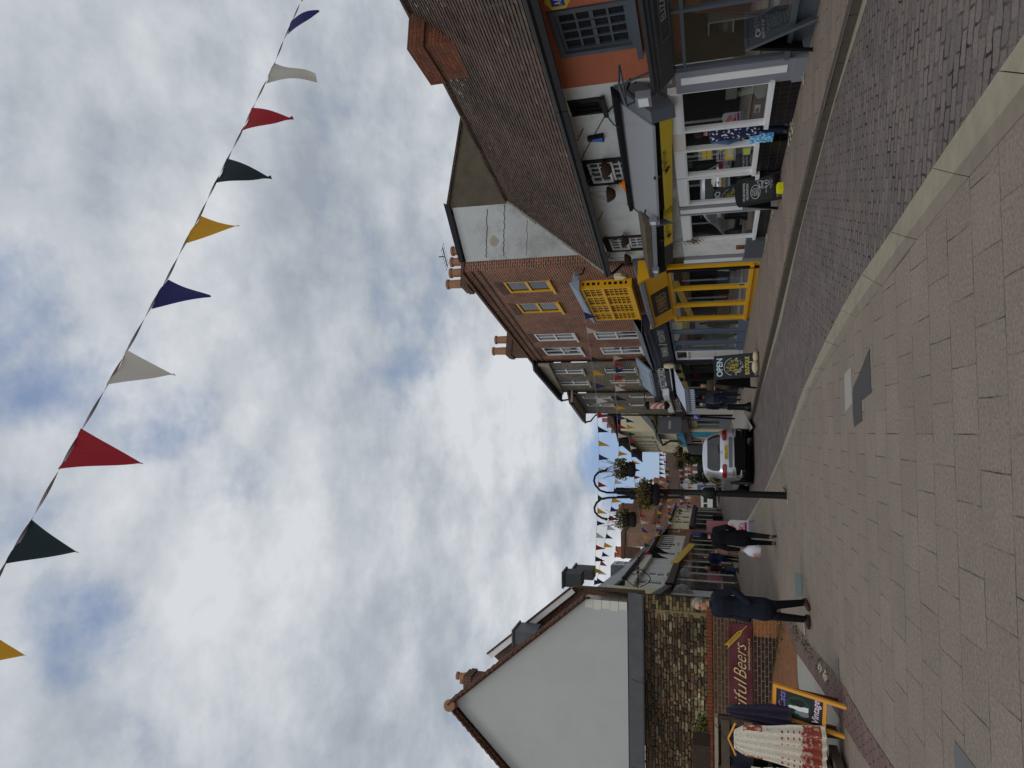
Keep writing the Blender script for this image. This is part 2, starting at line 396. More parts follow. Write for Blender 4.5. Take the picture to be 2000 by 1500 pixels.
MT['granite2'] = M('worn_kerb_flank', (116, 106, 94), 1.35, .85, .2, 5, bump=.3, bs=80, dirt=.2)
MT['asphalt'] = M('asphalt_patch', (66, 64, 64), 1.35, .9, .12, 30, bump=.4, bs=150)
MT['lslab'] = M('pale_concrete_slab', (138, 134, 126), 1.35, .85, .12, 12, bump=.3)
mb = MB()
mb.quad(Vector((-400, -25, -.45)), Vector((400, -25, -.45)), Vector((400, 110, gz(110) - .1)), Vector((-400, 110, gz(110) - .1)))
mb.quad(Vector((-400, 110, gz(110) - .1)), Vector((400, 110, gz(110) - .1)), Vector((400, 900, gz(110) - .1)), Vector((-400, 900, gz(110) - .1)))
structure(mb.build('ground', [MT['footslab']]))
# road edges read off the photo, as points of the street surface
LK = [gp(2000, 67), gp(1904, 207), gp(1796, 366), gp(1742, 450), gp(1688, 528), gp(1640, 609), gp(1607, 675), gp(1568, 762), gp(1520, 897), gp(1493, 960), gp(1462, 1011), gp(1446, 1032), gp(1434, 1052)]
LI = [gp(2000, 223), gp(1883, 357), gp(1805, 447), gp(1766, 504), gp(1715, 567), gp(1667, 627), gp(1630, 686), gp(1592, 745), gp(1529, 897), gp(1500, 955), gp(1470, 1010), gp(1452, 1036), gp(1438, 1058)]
def ext(P, Q, k): return P + (P - Q) * k
LK = [ext(LK[0], LK[1], 3.0)] + LK; LI = [ext(LI[0], LI[1], 3.0)] + LI
FAR = [gp(1424, 1062), gp(1417, 1030), gp(1409, 1003), gp(1404, 985)]
RK = [gp(1667, 0, .05), gp(1610, 210, .05), gp(1553, 441, .05), gp(1511, 630, .05), gp(1468, 811, .05)]
d = (RK[-1] - RK[-2]).normalized()
RK = [ext(RK[0], RK[1], 2.0)] + RK + [G3(-2.9, 34), G3(-4.6, 42), G3(-7.4, 55), G3(-11.5, 76)]
def sheet(pts, off): return [Vector((p.x, p.y, gz(p.y) + off)) for p in pts]
def strip(mb, A, B, offa, offb, m=0):
    A = sheet(A, offa); B = sheet(B, offb)
    for i in range(len(A) - 1): mb.quad(A[i], B[i], B[i + 1], A[i + 1], m=m)
def resample(P, n):
    L = [0]
    for i in range(1, len(P)): L.append(L[-1] + (P[i] - P[i - 1]).length)
    out = []
    for k in range(n + 1):
        t = L[-1] * k / n; i = 1
        while i < len(L) - 1 and L[i] < t: i += 1
        f = (t - L[i - 1]) / (L[i] - L[i - 1]); out.append(P[i - 1].lerp(P[i], f))
    return out
# carriageway
mb = MB()
poly = LK + FAR + [G3(-13.5, 75)] + RK[::-1]
n = 40
Lr, Rr = resample(LK + FAR, n), resample(RK, n)
strip(mb, Rr, Lr, -.05, -.05)
structure(mb.build('road', [MT['pavebrick']]))
# pedestrian side: slabs from the kerb leftwards, and on past the far kerb
mb = MB()
for P in (LI,):
    O = [Vector((-14, p.y - 6, 0)) if i == 0 else Vector((-26, p.y, 0)) for i, p in enumerate(P)]
    A = sheet(P, 0); B = sheet(O, 0)
    for i in range(len(A) - 1): mb.quad(B[i], A[i], A[i + 1], B[i + 1])
A = sheet([LI[-1]] + FAR + [G3(-14.5, 110)], 0); B = sheet([Vector((-26, LI[-1].y, 0))] + [Vector((-40, p.y + 2, 0)) for p in FAR] + [Vector((-60, 110, 0))], 0)
for i in range(len(A) - 1): mb.quad(B[i], A[i], A[i + 1], B[i + 1])
structure(mb.build('pavement', [MT['slab']]))
# left kerb: long granite stones with joints
mb = MB()
ns = 34
K, I = resample(LK, ns), resample(LI, ns)
for i in range(ns):
    g = .006 / max((K[i + 1] - K[i]).length, .1)
    k0, k1 = K[i].lerp(K[i + 1], g), K[i].lerp(K[i + 1], 1 - g); i0, i1 = I[i].lerp(I[i + 1], g), I[i].lerp(I[i + 1], 1 - g)
    h = RND.uniform(-.003, .003)
    m0, m1 = k0.lerp(i0, .66), k1.lerp(i1, .66)
    def up(p, o): return Vector((p.x, p.y, gz(p.y) + o + h))
    mb.hexa([up(k0, -.12), up(k1, -.12), up(m0, -.12), up(m1, -.12), up(k0, .0), up(k1, .0), up(m0, .012), up(m1, .012)], 0)
    mb.hexa([up(m0, -.12), up(m1, -.12), up(i0, -.12), up(i1, -.12), up(m0, .0115), up(m1, .0115), up(i0, .004), up(i1, .004)], 1)
structure(mb.build('kerb', [MT['granite'], MT['granite2']]))
# right kerb, its pale channel and the footway that rises to the shopfronts
CH = [gp(1695, 0, -.05), gp(1628, 210, -.05), gp(1565, 447, -.05), gp(1526, 630, -.05), gp(1473, 811, -.05)]
CH = [ext(CH[0], CH[1], 2.0)] + CH
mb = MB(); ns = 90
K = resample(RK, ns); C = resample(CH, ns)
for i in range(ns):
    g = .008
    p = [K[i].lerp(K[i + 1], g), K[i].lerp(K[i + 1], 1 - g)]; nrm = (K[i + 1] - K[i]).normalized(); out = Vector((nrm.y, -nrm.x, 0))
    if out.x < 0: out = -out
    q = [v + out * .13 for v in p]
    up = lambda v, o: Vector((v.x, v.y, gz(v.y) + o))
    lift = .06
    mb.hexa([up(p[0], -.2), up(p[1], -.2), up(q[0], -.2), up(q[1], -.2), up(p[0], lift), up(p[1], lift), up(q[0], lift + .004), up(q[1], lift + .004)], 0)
structure(mb.build('kerb', [M('shade_toned_kerb', (76, 69, 61), 1.25, .85, .25, 6, bump=.3, bs=60)]))  # shade of the kerb face is put into this darker stone colour
mb = MB(); strip(mb, resample(RK[:6], 30), resample(CH, 30), -.046, -.046)
structure(mb.build('road_channel', [MT['granite']]))
# ------------------------------------------------------------------ right-hand facades
A_ = gnd(1590, 70, .05); B_ = gnd(1484, 510, .08)
FR = face(A_, B_)                     # shopfront line of the orange and the white cottages
def off(F, d): return Frame(F.w(0, 0, d), F.ex, F.ey, F.ez)
FU = off(FR, -.3)                     # their upper walls
C_ = gnd(1483, 517, .08); D_ = gnd(1447, 707, .08)
FG = face(C_, D_)                     # yellow and blue-grey shops
FB = off(FG, -.3)                     # brick upper wall
E4, E5 = Vector((-.55, 34.2, 0)), Vector((-1.95, 40.8, 0))
E6, E7 = at(1400, 858, 49), at(1400, 883, 58)
ends = [FR.w(-9, 0), FR.w(0, 0), B_, C_, D_, E4, E5, E6, E7, Vector((-10.4, 78, 0))]
mb = MB(); A = resample([RK[0]] + RK[1:], 24); Bn = resample([p + Vector((.4, 0, 0)) for p in ends], 24)
strip(mb, Bn, A, .075, .06)
structure(mb.build('footway', [MT['footslab']]))
# patches in the slabs
def patch(name, pts, m, o=.004):
    mb = MB(); mb.quad(*[gp(x, y, o) for x, y in pts]); return structure(mb.build(name, [m]))
mb = MB()
for pts in ([(1678, 730), (1698, 679), (1701, 760), (1666, 756)], [(1666, 756), (1701, 760), (1703, 766), (1682, 783), (1684, 822), (1668, 834), (1665, 800)]):
    mb.quad(*[gp(x, y, .004) for x, y in pts])
structure(mb.build('asphalt_patch', [MT['asphalt']]))
patch('pale_paving_slab', [(1649, 731), (1662, 716), (1665, 787), (1651, 805)], MT['lslab'])
patch('dark_paving_slab', [(1863, 1445), (1905, 1500), (1960, 1560), (1866, 1560)], M('grey_slab', (92, 92, 90), 1.3, .85, .1))
patch('pale_paving_slab', [(1440, 780), (1470, 835), (1442, 870), (1428, 815)], MT['lslab'], .079)
# ------------------------------------------------------------------ tiled roof of the two cottages
e0 = FR.w(*FR.sz(1029, 0, .02), .02); e1 = FR.w(*FR.sz(1182, 529, .02), .02)
RD = -2.6
r0 = FR.w(*FR.sz(867, 147, RD), RD); r1 = FR.w(*FR.sz(990, 390, RD), RD)
exE = (e1 - e0).normalized()
def lerp_line(P, Q, s):      # point of the line P-Q at facade coordinate s
    sp, sq = (P - FR.o).dot(FR.ex), (Q - FR.o).dot(FR.ex)
    return P.lerp(Q, (s - sp) / (sq - sp))
S_B = (FU.sz(1175, 164)[0])
S_END = (r1 - FR.o).dot(FR.ex)
FROOF = Frame(e0, exE, (r0 - lerp_line(e0, e1, (r0 - FR.o).dot(FR.ex))))
FROOF = Frame(e0, exE, (FROOF.ey - exE * FROOF.ey.dot(exE)))
def tiles(s0, s1, P0, P1, Q0, Q1, rows, tw, cols, lip=.03, odd=.006, seed=1, sagk=0.0):
    """courses of overlapping tiles between the eave line P and the ridge line Q (s = facade coordinate)"""
    rr = random.Random(seed); mb = MB(); nrm = None
    n = max(2, int((s1 - s0) / tw))
    for i in range(rows):
        f0, f1 = i / rows, min(1, (i + 1.5) / rows)
        sh = (i % 2) * .5
        for j in range(-1, n + 1):
            a = s0 + (s1 - s0) * max(0, min(1, (j + sh) / n)); b = s0 + (s1 - s0) * max(0, min(1, (j + 1 + sh) / n))
            if b - a < 1e-4: continue
            w = lambda s, f: lerp_line(P0, P1, s).lerp(lerp_line(Q0, Q1, s), f) - Z * sagk * math.sin(PI * f)
            p = [w(a, f0), w(b, f0), w(b, f1), w(a, f1)]
            nn = (p[1] - p[0]).cross(p[3] - p[0]).normalized()
            if nn.z < 0: nn = -nn
            h = lip * rr.uniform(.9, 1.15); h2 = h + rr.uniform(-.002, .002)
            big = noise.noise(Vector((a * .55, i * .16, seed)))
            c = Vector(rr.choice(cols)) * rr.uniform(.88, 1.14) * (1 + .35 * big)
            if rr.random() < odd: c = Vector((.17, .11, .085)) * rr.uniform(.7, 1.1)
            us = (p[3] - p[0]).normalized() * .035
            q = [p[0] + nn * h, p[1] + nn * h2, p[2] + nn * .003, p[3] + nn * .003]
            nb = [q[0] - nn * .010, q[1] - nn * .010]
            mb.quad(*q, col=c); mb.quad(nb[0], nb[1], q[1], q[0], col=c); mb.quad(p[0] + us, p[1] + us, nb[1], nb[0], col=c)
    return mb
TC = [tuple(v * .8 for v in c) for c in [(.115, .074, .056), (.10, .066, .052), (.13, .08, .06), (.088, .063, .052), (.12, .083, .06), (.105, .076, .062)]]
# ---- orange house
orange = thing('orange_house', 'orange rendered cottage with slate grey sash window over the dark grey shopfront', 'house', FR.w(0, 0))
def topz(dd): return lambda s: lerp_line(e0, e1, s).z - .06
sl, sr = FU.sz(1165, 100)[0], FU.sz(1150, 11)[0]
zt, zb = FU.sz(1084, 65)[1], FU.sz(1236, 45)[1]
wr = (min(sl, sr), max(sl, sr), zb, zt)
mb = MB(); wall(mb, FU, -6, S_B, 2.0, 4.0, [wr], .12, 0, top=topz(0)); mb.build('wall', [MT['orange']], orange)
w = window(FU, orange, (wr[0] + .07, wr[1] - .07, wr[2] + .05, wr[3] - .07), [MT['grey'], MT['grey']], 4, 4, d=-.07, fr=.05, bar=.035, surround=.09)
s = MB(); s.box(FU, wr[0] - .16, wr[1] + .16, wr[2] - .1, wr[2] - .01, -.02, .14); s.build('sill', [MT['grey']], w)
tiles(-5.5, S_B, e0, e1, r0, r1, 38, .17, TC, seed=3).build('roof', [MT['tile']], orange)
mb = MB(); mb.tube([lerp_line(e0, e1, s_) + FR.ez * .06 - Z * .03 for s_ in (-5.5, -2, S_B - .01)], .075, 8)
mb.box(Frame(lerp_line(e0, e1, -5.5), exE, Z), 0, (S_B + 5.49), -.18, -.08, -.12, -.07, 1)
mb.build('gutter', [MT['iron'], MT['blackw']], orange)
mb = MB(); rid = [lerp_line(r0, r1, s_) + Z * .03 for s_ in (-5.5, S_B)]; mb.tube(rid, .09, 8); mb.build('ridge', [MT['browntile']], orange)
# its chimney
cc = FROOF.w(*FROOF.sz(885, 81)); ca = FROOF.w(*FROOF.sz(912, 146)); cbk = FROOF.w(*FROOF.sz(807, 30))
clen = (ca - cc).dot(FR.ex); cdep = abs((cbk - cc).dot(FR.ez))
FCH = Frame((cc.x, cc.y, 0), FR.ex, Z, FR.ez)
ztop = FCH.sz(787, 81)[1]
mb = MB(); mb.box(FCH, 0, clen, cc.z - .6, ztop - .35, -max(cdep, .75), 0); mb.box(FCH, -.04, clen + .04, ztop - .35, ztop, -max(cdep, .75) - .04, .04)
ch = mb.build('chimney', [MBrick('orange_red_chimney_brick', (118, 66, 42), (92, 54, 40), (60, 50, 42), .225, .077, .008, 1.5, stain=(90, 78, 60), stk=.6)], orange)
mb = MB(); mb.lathe(FCH.w(clen * .8, ztop, -.35), [(.07, 0), (.08, .14), (.07, .18)], 12); mb.build('chimney_pot', [MT['iron']], ch)
# shopfront of the orange house: cornice, sloping fascia, window, pilaster
def FX(x, y, d=0.0): return FR.sz(x, y, d)
z_c0, z_c1 = FX(1256, 60, .32)[1], FX(1314, 100, .06)[1]
se = FX(1290, 168, .2)[0]
sp0, sp1 = FX(1450, 166)[0], FX(1450, 124)[0]
mb = MB()
mb.profile(FR, -6, se, [(-.28, z_c0 - .16), (-.28, z_c0 + .02), (.36, z_c0), (.36, z_c0 - .05), (.31, z_c0 - .07), (.31, z_c0 - .11), (.27, z_c0 - .13), (.27, z_c0 - .17), (.22, z_c0 - .2)])
mb.profile(FR, -6, se, [(-.2, z_c1), (.22, z_c0 - .2), (.05, z_c1)])
sf = mb.build('fascia', [MT['dgrey']], orange)
FAS = Frame(FR.w(0, z_c1, .05), FR.ex, FR.w(0, z_c0 - .2, .22) - FR.w(0, z_c1, .05)); hF = (FR.w(0, z_c0 - .2, .22) - FR.w(0, z_c1, .05)).length
sg = -1 if FAS.ez.dot(EYE - FAS.o) < 0 else 1
e_ = FAS.sz(1300, 33)[0]; lw_ = abs(FAS.sz(1300, 33)[0] - FAS.sz(1300, 14)[0])
mb = MB(); mb.text(FAS, 'ELIZABETH GASH', e_, e_ - lw_ * 8.2, hF * .34, hF * .42, .006 * sg); mb.build('lettering', [M('pale_letters', (168, 168, 166), 1.3, .6, .02)], sf)
mb = MB(); pe = FAS.sz(1300, 73)[0]
for a0, a1, b0, b1 in ((-6, pe, hF * .1, hF * .13), (-6, pe, hF * .87, hF * .9), (pe, pe + .03, hF * .1, hF * .9)): mb.box(FAS, a0, a1, b0, b1, 0, .014 * sg)
mb.build('fascia_moulding', [MT['grey']], sf)
mb = MB(); zp0 = FX(1568, 135)[1] - .1; zpl = FX(1549, 135)[1]
mb.box(FR, min(sp0, sp1), max(sp0, sp1), zpl, z_c1, -.25, .02); mb.box(FR, min(sp0, sp1) - .02, max(sp0, sp1) + .02, zp0, zpl, -.25, .05)
pil = mb.build('pilaster', [MT['mgrey']], orange)
mb = MB(); pa, pb = FX(1430, 138)[0], FX(1430, 151)[0]; mb.box(FR, min(pa, pb), max(pa, pb), FX(1537, 135)[1], FX(1330, 155)[1], .02, .032); mb.build('panel', [MT['white']], pil)
def shop_box(root, F, a0, a1, b0, b1, dep, mats_=None, name='shop_interior'):
    """the room behind a shop window"""
    mb = MB()
    mb.quad(F.w(a0, b0, -dep), F.w(a1, b0, -dep), F.w(a1, b1, -dep), F.w(a0, b1, -dep))
    mb.quad(F.w(a0, b0, -.06), F.w(a0, b0, -dep), F.w(a0, b1, -dep), F.w(a0, b1, -.06)); mb.quad(F.w(a1, b0, -.06), F.w(a1, b0, -dep), F.w(a1, b1, -dep), F.w(a1, b1, -.06))
    mb.quad(F.w(a0, b0, -.06), F.w(a1, b0, -.06), F.w(a1, b0, -dep), F.w(a0, b0, -dep), m=1); mb.quad(F.w(a0, b1, -.06), F.w(a1, b1, -.06), F.w(a1, b1, -dep), F.w(a0, b1, -dep))
    return mb.build(name, mats_ or [MT['shopin'], MT['shopfl']], root)
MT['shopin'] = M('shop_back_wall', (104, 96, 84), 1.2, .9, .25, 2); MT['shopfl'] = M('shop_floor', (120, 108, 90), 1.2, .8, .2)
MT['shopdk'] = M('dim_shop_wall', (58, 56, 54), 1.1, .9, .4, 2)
# window of the orange house's shop
w1 = min(sp0, sp1) - .02; zs = FX(1540, 60)[1]
shop_box(orange, FR, -4.5, w1, zs, z_c1, 1.6)
mb = MB(); a2 = FX(1400, 12)[0]; zt_ = FX(1333, 60)[1]
mb.box(FR, w1 - .06, w1, zs, z_c1, -.06, .0); mb.box(FR, a2 - .03, a2 + .03, zs, z_c1, -.06, .0); mb.box(FR, -4.5, w1 - .06, zt_ - .025, zt_ + .025, -.05, -.005)
mb.box(FR, -4.5, w1, zs - .07, zs, -.1, .06); mb.box(FR, -4.5, w1, zp0, zs - .07, -.12, -.02)
sw = mb.build('shop_window', [MT['grey']], orange)
mb = MB(); mb.quad(FR.w(-4.5, zs, -.03), FR.w(w1 - .06, zs, -.03), FR.w(w1 - .06, z_c1, -.03), FR.w(-4.5, z_c1, -.03)); mb.build('pane', [MT['glass']], sw)
# white shelf unit with folded clothes and the hanging dress in that window (things standing in the shop)
def goods(name, F, items, label, cat, mats_=None, group=None):
    mb = MB()
    for (a0, a1, b0, b1, c0, c1, col) in items: mb.box(F, min(a0, a1), max(a0, a1), b0, b1, c0, c1, col=lin(col, 1.5)[:3])
    return tag(mb.build(name, mats_ or [MT['cloth']]), label, cat, group)
FI = off(FR, -.55)
xa, za = FI.sz(1480, 100); xb, zb_ = FI.sz(1384, 46)
lo_, hi_ = min(xa, xb), max(xa, xb); zlo = zs + .002; zhi = zb_
sh = thing('shelf_unit', 'white cube shelf unit with folded clothes behind the shop glass', 'shelf', FI.w((lo_ + hi_) / 2, zlo))
mb = MB(); mid = (lo_ + hi_) / 2
for a in (lo_, mid, hi_): mb.box(FI, a - .015, a + .015, zlo, zhi, -.3, 0)
for k in range(4):
    z_ = zlo + (zhi - zlo) * k / 3
    mb.box(FI, lo_ - .015, hi_ + .015, z_ - .012 if k else z_, z_ + .012, -.298, .002)
mb.build('carcass', [MT['offw']], sh)
cl = [(120, 52, 40), (60, 52, 84), (104, 100, 96), (150, 120, 130), (70, 84, 60), (110, 70, 60)]
k = 0
for i in range(2):
    for j in range(3):
        x0 = lo_ + .03 + (hi_ - lo_) / 2 * i; z0 = zlo + .013 + (zhi - zlo) / 3 * j
        for q in range(3):
            goods('folded_clothes', FI, [(x0, x0 + (hi_ - lo_) / 2 * .82, z0 + q * .07, z0 + q * .07 + .066, -.28, -.03, cl[(k + q) % 6])], 'pile of folded jumpers in the white cube shelf unit', 'clothes', group='folded clothes on the white shelf unit')
        k += 1
# yellow hexagonal plaque
xa, za = FU.sz(1088, 2, .03)
tp = thing('wall_plaque', 'yellow hexagonal plaque with a blue square on the orange wall', 'sign', FU.w(xa, za))
hexp = [(xa + .2 * math.cos(PI / 6 + k * PI / 3), za + .2 * math.sin(PI / 6 + k * PI / 3)) for k in range(6)]
mb = MB(); mb.prism(FU, hexp, .004, .03); mb.build('plate', [MT['dogy']], tp)
mb = MB(); mb.box(FU, xa - .1, xa + .1, za - .1, za + .1, .031, .036); pl_ = mb.build('blue_square', [M('enamel_blue', (38, 48, 130), 1.4, .4, .03)], tp)
mb = MB(); mb.text(FU, 'AA', xa + .075, xa - .075, za - .06, .11, .038); mb.build('lettering', [MT['white']], pl_)
# ------------------------------------------------------------------ white cottage with the charity shop
cottage = thing('white_cottage', 'white rendered cottage with black framed casements above the mustard and grey charity shop', 'house', FR.w(6, 0))
def FUx(x, y, d=0.0): return FU.sz(x, y, d)
h1 = px_rect(FU, 1110, 226, 1180, 188); h2 = px_rect(FU, 1140, 362, 1225, 307); h3 = px_rect(FU, 1182, 491, 1258, 459)
h1 = (h1[0], h1[1], FUx(1180, 206)[1], FUx(1112, 206)[1]); h2 = (h2[0], h2[1], FUx(1232, 335)[1], FUx(1140, 335)[1]); h3 = (h3[0], h3[1], FUx(1260, 475)[1], FUx(1183, 475)[1])
mb = MB(); wall(mb, FU, S_B, S_END, 2.2, 4.05, [h1, h2, h3], .14, 0, 1, top=topz(0)); mb.build('wall', [MT['wallw'], MT['blackw']], cottage)
w = window(FU, cottage, (h1[0] + .05, h1[1] - .05, h1[2] + .04, h1[3] - .05), [MT['blackw'], MT['blackw']], 1, 1, d=-.08, surround=.06)
mb = MB(); mb.box(FU, h1[0] - .06, h1[1] + .06, h1[2] - .05, h1[2] + .03, .032, .1); mb.build('sill', [MT['blackw']], w)
def casement(h):
    w = window(FU, cottage, (h[0] + .09, h[1] - .05, h[2] + (h[3] - h[2]) * .42, h[3] - .12), [MT['white'], MT['blackw']], 2, 4, d=-.04, fr=.05, bar=.03, sash=False, surround=.0)
    w2 = window(FU, cottage, (h[0] + .09, h[1] - .05, h[2] + .03, h[2] + (h[3] - h[2]) * .4), [MT['white'], MT['blackw']], 2, 4, d=-.08, fr=.045, bar=.03, sash=False)
    mb = MB()
    mb.box(FU, h[0] - .05, h[0] + .088, h[2], h[3], -.1, .025); mb.box(FU, h[1] - .048, h[1] + .05, h[2], h[3], -.1, .025); mb.box(FU, h[0] + .089, h[1] - .049, h[3] - .118, h[3] + .05, -.1, .025)
    mb.build('window_surround', [MT['blackw']], cottage)
casement(h2); casement(h3)
tiles(S_B, S_END, e0, e1, r0, r1, 38, .17, TC, seed=5).build('roof', [MT['tile']], cottage)
mb = MB(); mb.tube([lerp_line(r0, r1, s_) + Z * .03 for s_ in (S_B + .01, S_END)], .09, 8); mb.build('ridge', [MT['browntile']], cottage)
mb = MB(); P, Q = lerp_line(e0, e1, S_END), lerp_line(r0, r1, S_END); rr_ = random.Random(4)
for i in range(22):
    a, b = P.lerp(Q, i / 22), P.lerp(Q, (i + .94) / 22); t_ = rr_.uniform(.03, .07)
    Fq = Frame(a, (b - a), Z.cross(b - a).cross(b - a) * -1)
    mb.box(Fq, 0, (b - a).length, .02, .02 + t_, -.05, .05)
mb.build('verge_mortar', [M('lichened_mortar', (150, 148, 138), 1.2, .95, .3, 14, bump=.6)], cottage)
mb = MB(); mb.tube([lerp_line(e0, e1, s_) + FR.ez * .06 - Z * .03 for s_ in (S_B + .01, 5, S_END + .1)], .075, 8)
mb.box(Frame(lerp_line(e0, e1, S_B), exE, Z), .01, S_END - S_B, -.18, -.08, -.12, -.07, 1)
for s_ in (S_B + 1.2, S_B + 3.0, S_B + 5.1):
    p = lerp_line(e0, e1, s_); mb.tube([p + FR.ez * .06 - Z * .03, p + FR.ez * .0 - Z * .2, p - FR.ez * .22 - Z * .3], .012, 5)
mb.build('gutter', [MT['iron'], MT['blackw']], cottage)
mb = MB(); pe = lerp_line(e0, e1, S_END + .08)
zz = FUx(1255, 522)[1]
mb.tube([pe + FR.ez * .06 - Z * .05, pe + FR.ez * .02 - Z * .22, FU.w(S_END + .1, pe.z - .5, .08), FU.w(S_END + .1, zz, .08), FR.w(S_END + .12, zz - .25, .07), FR.w(S_END + .12, .2, .07)], .045, 8)
mb.build('drainpipe', [MT['iron']], cottage)
# blue wedge plaque, lamps and wires on the wall
xa, za = FUx(1163, 272, .05)
pq = thing('wall_plaque', 'small blue wedge shaped plaque on the white cottage wall', 'plaque', FU.w(xa, za))
mb = MB(); mb.prism(FU, [(xa + .07, za - .17), (xa - .13, za - .17), (xa - .08, za + .15), (xa + .0, za + .15)][::-1], .0, .09); mb.build('case', [MT['blackw']], pq)
mb = MB(); mb.prism(FU, [(xa + .04, za - .15), (xa - .11, za - .15), (xa - .07, za + .06), (xa + .0, za + .06)][::-1], .091, .1); mb.build('blue_face', [M('bright_blue', (44, 90, 170), 1.5, .4, .05)], pq)
def wall_basket(x, y, label, r=.16, back=True):
    a, b = FU.sz(x, y, .2)
    t = thing('wall_basket', label, 'basket', FU.w(a, b, .0), 'empty wicker baskets on the white cottage')
    prof = [(r * f, -r * 1.05 + r * 1.05 * g_) for f, g_ in ((.35, 0), (.62, .2), (.82, .5), (.96, .8), (1.02, 1.0), (.95, 1.0), (.6, .35), (.02, .2))]
    mb = MB(); mb.lathe(FU.w(a, b + .08, r + .04), prof, 14); mb.build('bowl', [MT['wicker']], t, True)
    mb = MB()
    for k in (-1, 0, 1): mb.tube([FU.w(a + k * r * .9, b + .08, r + .04 + (0 if k else r * .8)), FU.w(a, b + .55, .12)], .004, 4)
    mb.tube([FU.w(a, b + .5, 0), FU.w(a, b + .58, .13)], .01, 5)
    mb.build('chain', [MT['iron']], t); return t
MT['wicker'] = M('dark_wicker', (64, 46, 36), 1.35, .9, .5, 30, bump=.8, bs=40)
wall_basket(1184, 330, 'dark wicker basket hung across the near white casement window', .18)
wall_basket(1193, 378, 'dark wicker basket on the plain white wall between the two casements', .18)
wall_basket(1221, 470, 'dark wicker basket hung across the far white casement window', .17)
wall_basket(1226, 506, 'dark wicker basket nearest the drainpipe on the white wall', .17)
a, b = FUx(1214, 357, .1)
t = thing('wall_lamp', 'orange domed wall lamp beside the wicker basket above the canopy', 'lamp', FU.w(a, b))
mb = MB(); mb.lathe(FU.w(a, b - .09, .14), [(.15, 0), (.15, .03), (.06, .08), (.05, .13), (.02, .16)], 14); mb.build('shade', [M('orange_enamel', (196, 110, 40), 1.4, .5, .1)], t, True)
mb = MB(); mb.tube([FU.w(a, b + .06, .14), FU.w(a, b + .1, .08), FU.w(a, b + .08, 0)], .015, 6); mb.build('arm', [MT['iron']], t)
mb = MB(); mb.tube([FU.w(*FUx(1242, 156), .03), FU.w(*FUx(1210, 190), .03), FU.w(*FUx(1183, 222), .02), FU.w(*FUx(1200, 240), .05), FR.w(*FX(1212, 250, .3), .3)], .012, 5)
mb.tube([FU.w(*FUx(1183, 222), .02), FU.w(*FUx(1140, 300), .02), FU.w(*FUx(1131, 330), .02)], .008, 5)
tag(mb.build('cable', [MT['iron']]), 'black cable slung along the white cottage wall to the canopy', 'cable')
# grey canopy board over the charity shop
zt0, zt1, zb0, zb1 = FX(1207, 235, -.02)[1], FX(1234, 432, -.02)[1], FX(1277, 226, .32)[1], FX(1286, 422, .32)[1]
sa, sb = FX(1240, 231, .15)[0], FX(1258, 427, .15)[0]
mb = MB(); p = [FR.w(sa, zt0, -.28), FR.w(sb, zt1, -.28), FR.w(sa, zb0, .34), FR.w(sb, zb1, .34)]
up_ = Vector((0, 0, .05)); mb.hexa(p + [q + up_ for q in p])
canopy_top = MB(); canopy_top.hexa([FR.w(sa - .35, zt0 - .06, -.29), FR.w(sb + .06, zt1 - .06, -.29), FR.w(sa - .35, zt0 - .08, -.1), FR.w(sb + .06, zt1 - .08, -.1), FR.w(sa - .35, zt0 + .06, -.29), FR.w(sb + .06, zt1 + .06, -.29), FR.w(sa - .35, zt0 + .0, -.08), FR.w(sb + .06, zt1 + .0, -.08)])
can = mb.build('canopy', [MT['lgrey']], cottage); canopy_top.build('canopy_flashing', [MT['nearblack']], can)
mb = MB(); mb.hexa([FR.w(sb, zt1 - .02, -.27), FR.w(sb + .05, zt1 - .02, -.27), FR.w(sb, zb1 - .3, .3), FR.w(sb + .05, zb1 - .3, .3), FR.w(sb, zt1 + .07, -.27), FR.w(sb + .05, zt1 + .07, -.27), FR.w(sb, zb1 + .08, .36), FR.w(sb + .05, zb1 + .08, .36)])
mb.build('canopy_bracket', [MT['grey']], can); mb = MB()
mb.hexa([FR.w(sa - .4, zt0 - .5, -.27), FR.w(sa, zt0 - .5, -.27), FR.w(sa - .4, zb0 - .35, .22), FR.w(sa, zb0 - .35, .22), FR.w(sa - .4, zt0 + .0, -.27), FR.w(sa, zt0 + .0, -.27), FR.w(sa - .4, zb0 + .05, .3), FR.w(sa, zb0 + .05, .3)])
mb.build('canopy_bracket', [MT['grey']], can)
# fascia of the charity shop (two signs), dark slot under the canopy
zf0, zf1, zg0, zg1 = FX(1287, 230, .26)[1], FX(1297, 405, .26)[1], FX(1314, 225, .12)[1], FX(1314, 405, .12)[1]
sc0, sc1 = FX(1305, 223, .2)[0], FX(1305, 408, .2)[0]
mb = MB(); p = [FR.w(sc0, zg0, .1), FR.w(sc1, zg1, .1), FR.w(sc0, zg0, -.1), FR.w(sc1, zg1, -.1), FR.w(sc0, zf0, .24), FR.w(sc1, zf1, .24), FR.w(sc0, zf0, -.1), FR.w(sc1, zf1, -.1)]
mb.hexa(p); fs = mb.build('fascia', [MT['dogy']], cottage)
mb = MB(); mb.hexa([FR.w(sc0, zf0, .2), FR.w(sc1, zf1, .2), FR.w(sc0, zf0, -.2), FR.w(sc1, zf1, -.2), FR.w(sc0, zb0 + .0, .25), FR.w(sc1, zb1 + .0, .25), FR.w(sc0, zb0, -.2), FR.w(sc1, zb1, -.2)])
mb.build('shutter_slot', [MT['nearblack']], cottage)
FS1 = Frame(FR.w(sc0, zg0, .1), FR.w(sc1, zg1, .1) - FR.w(sc0, zg0, .1), FR.w(sc0, zf0, .24) - FR.w(sc0, zg0, .1))
sg1 = 1 if FS1.ez.dot(EYE - FS1.o) > 0 else -1
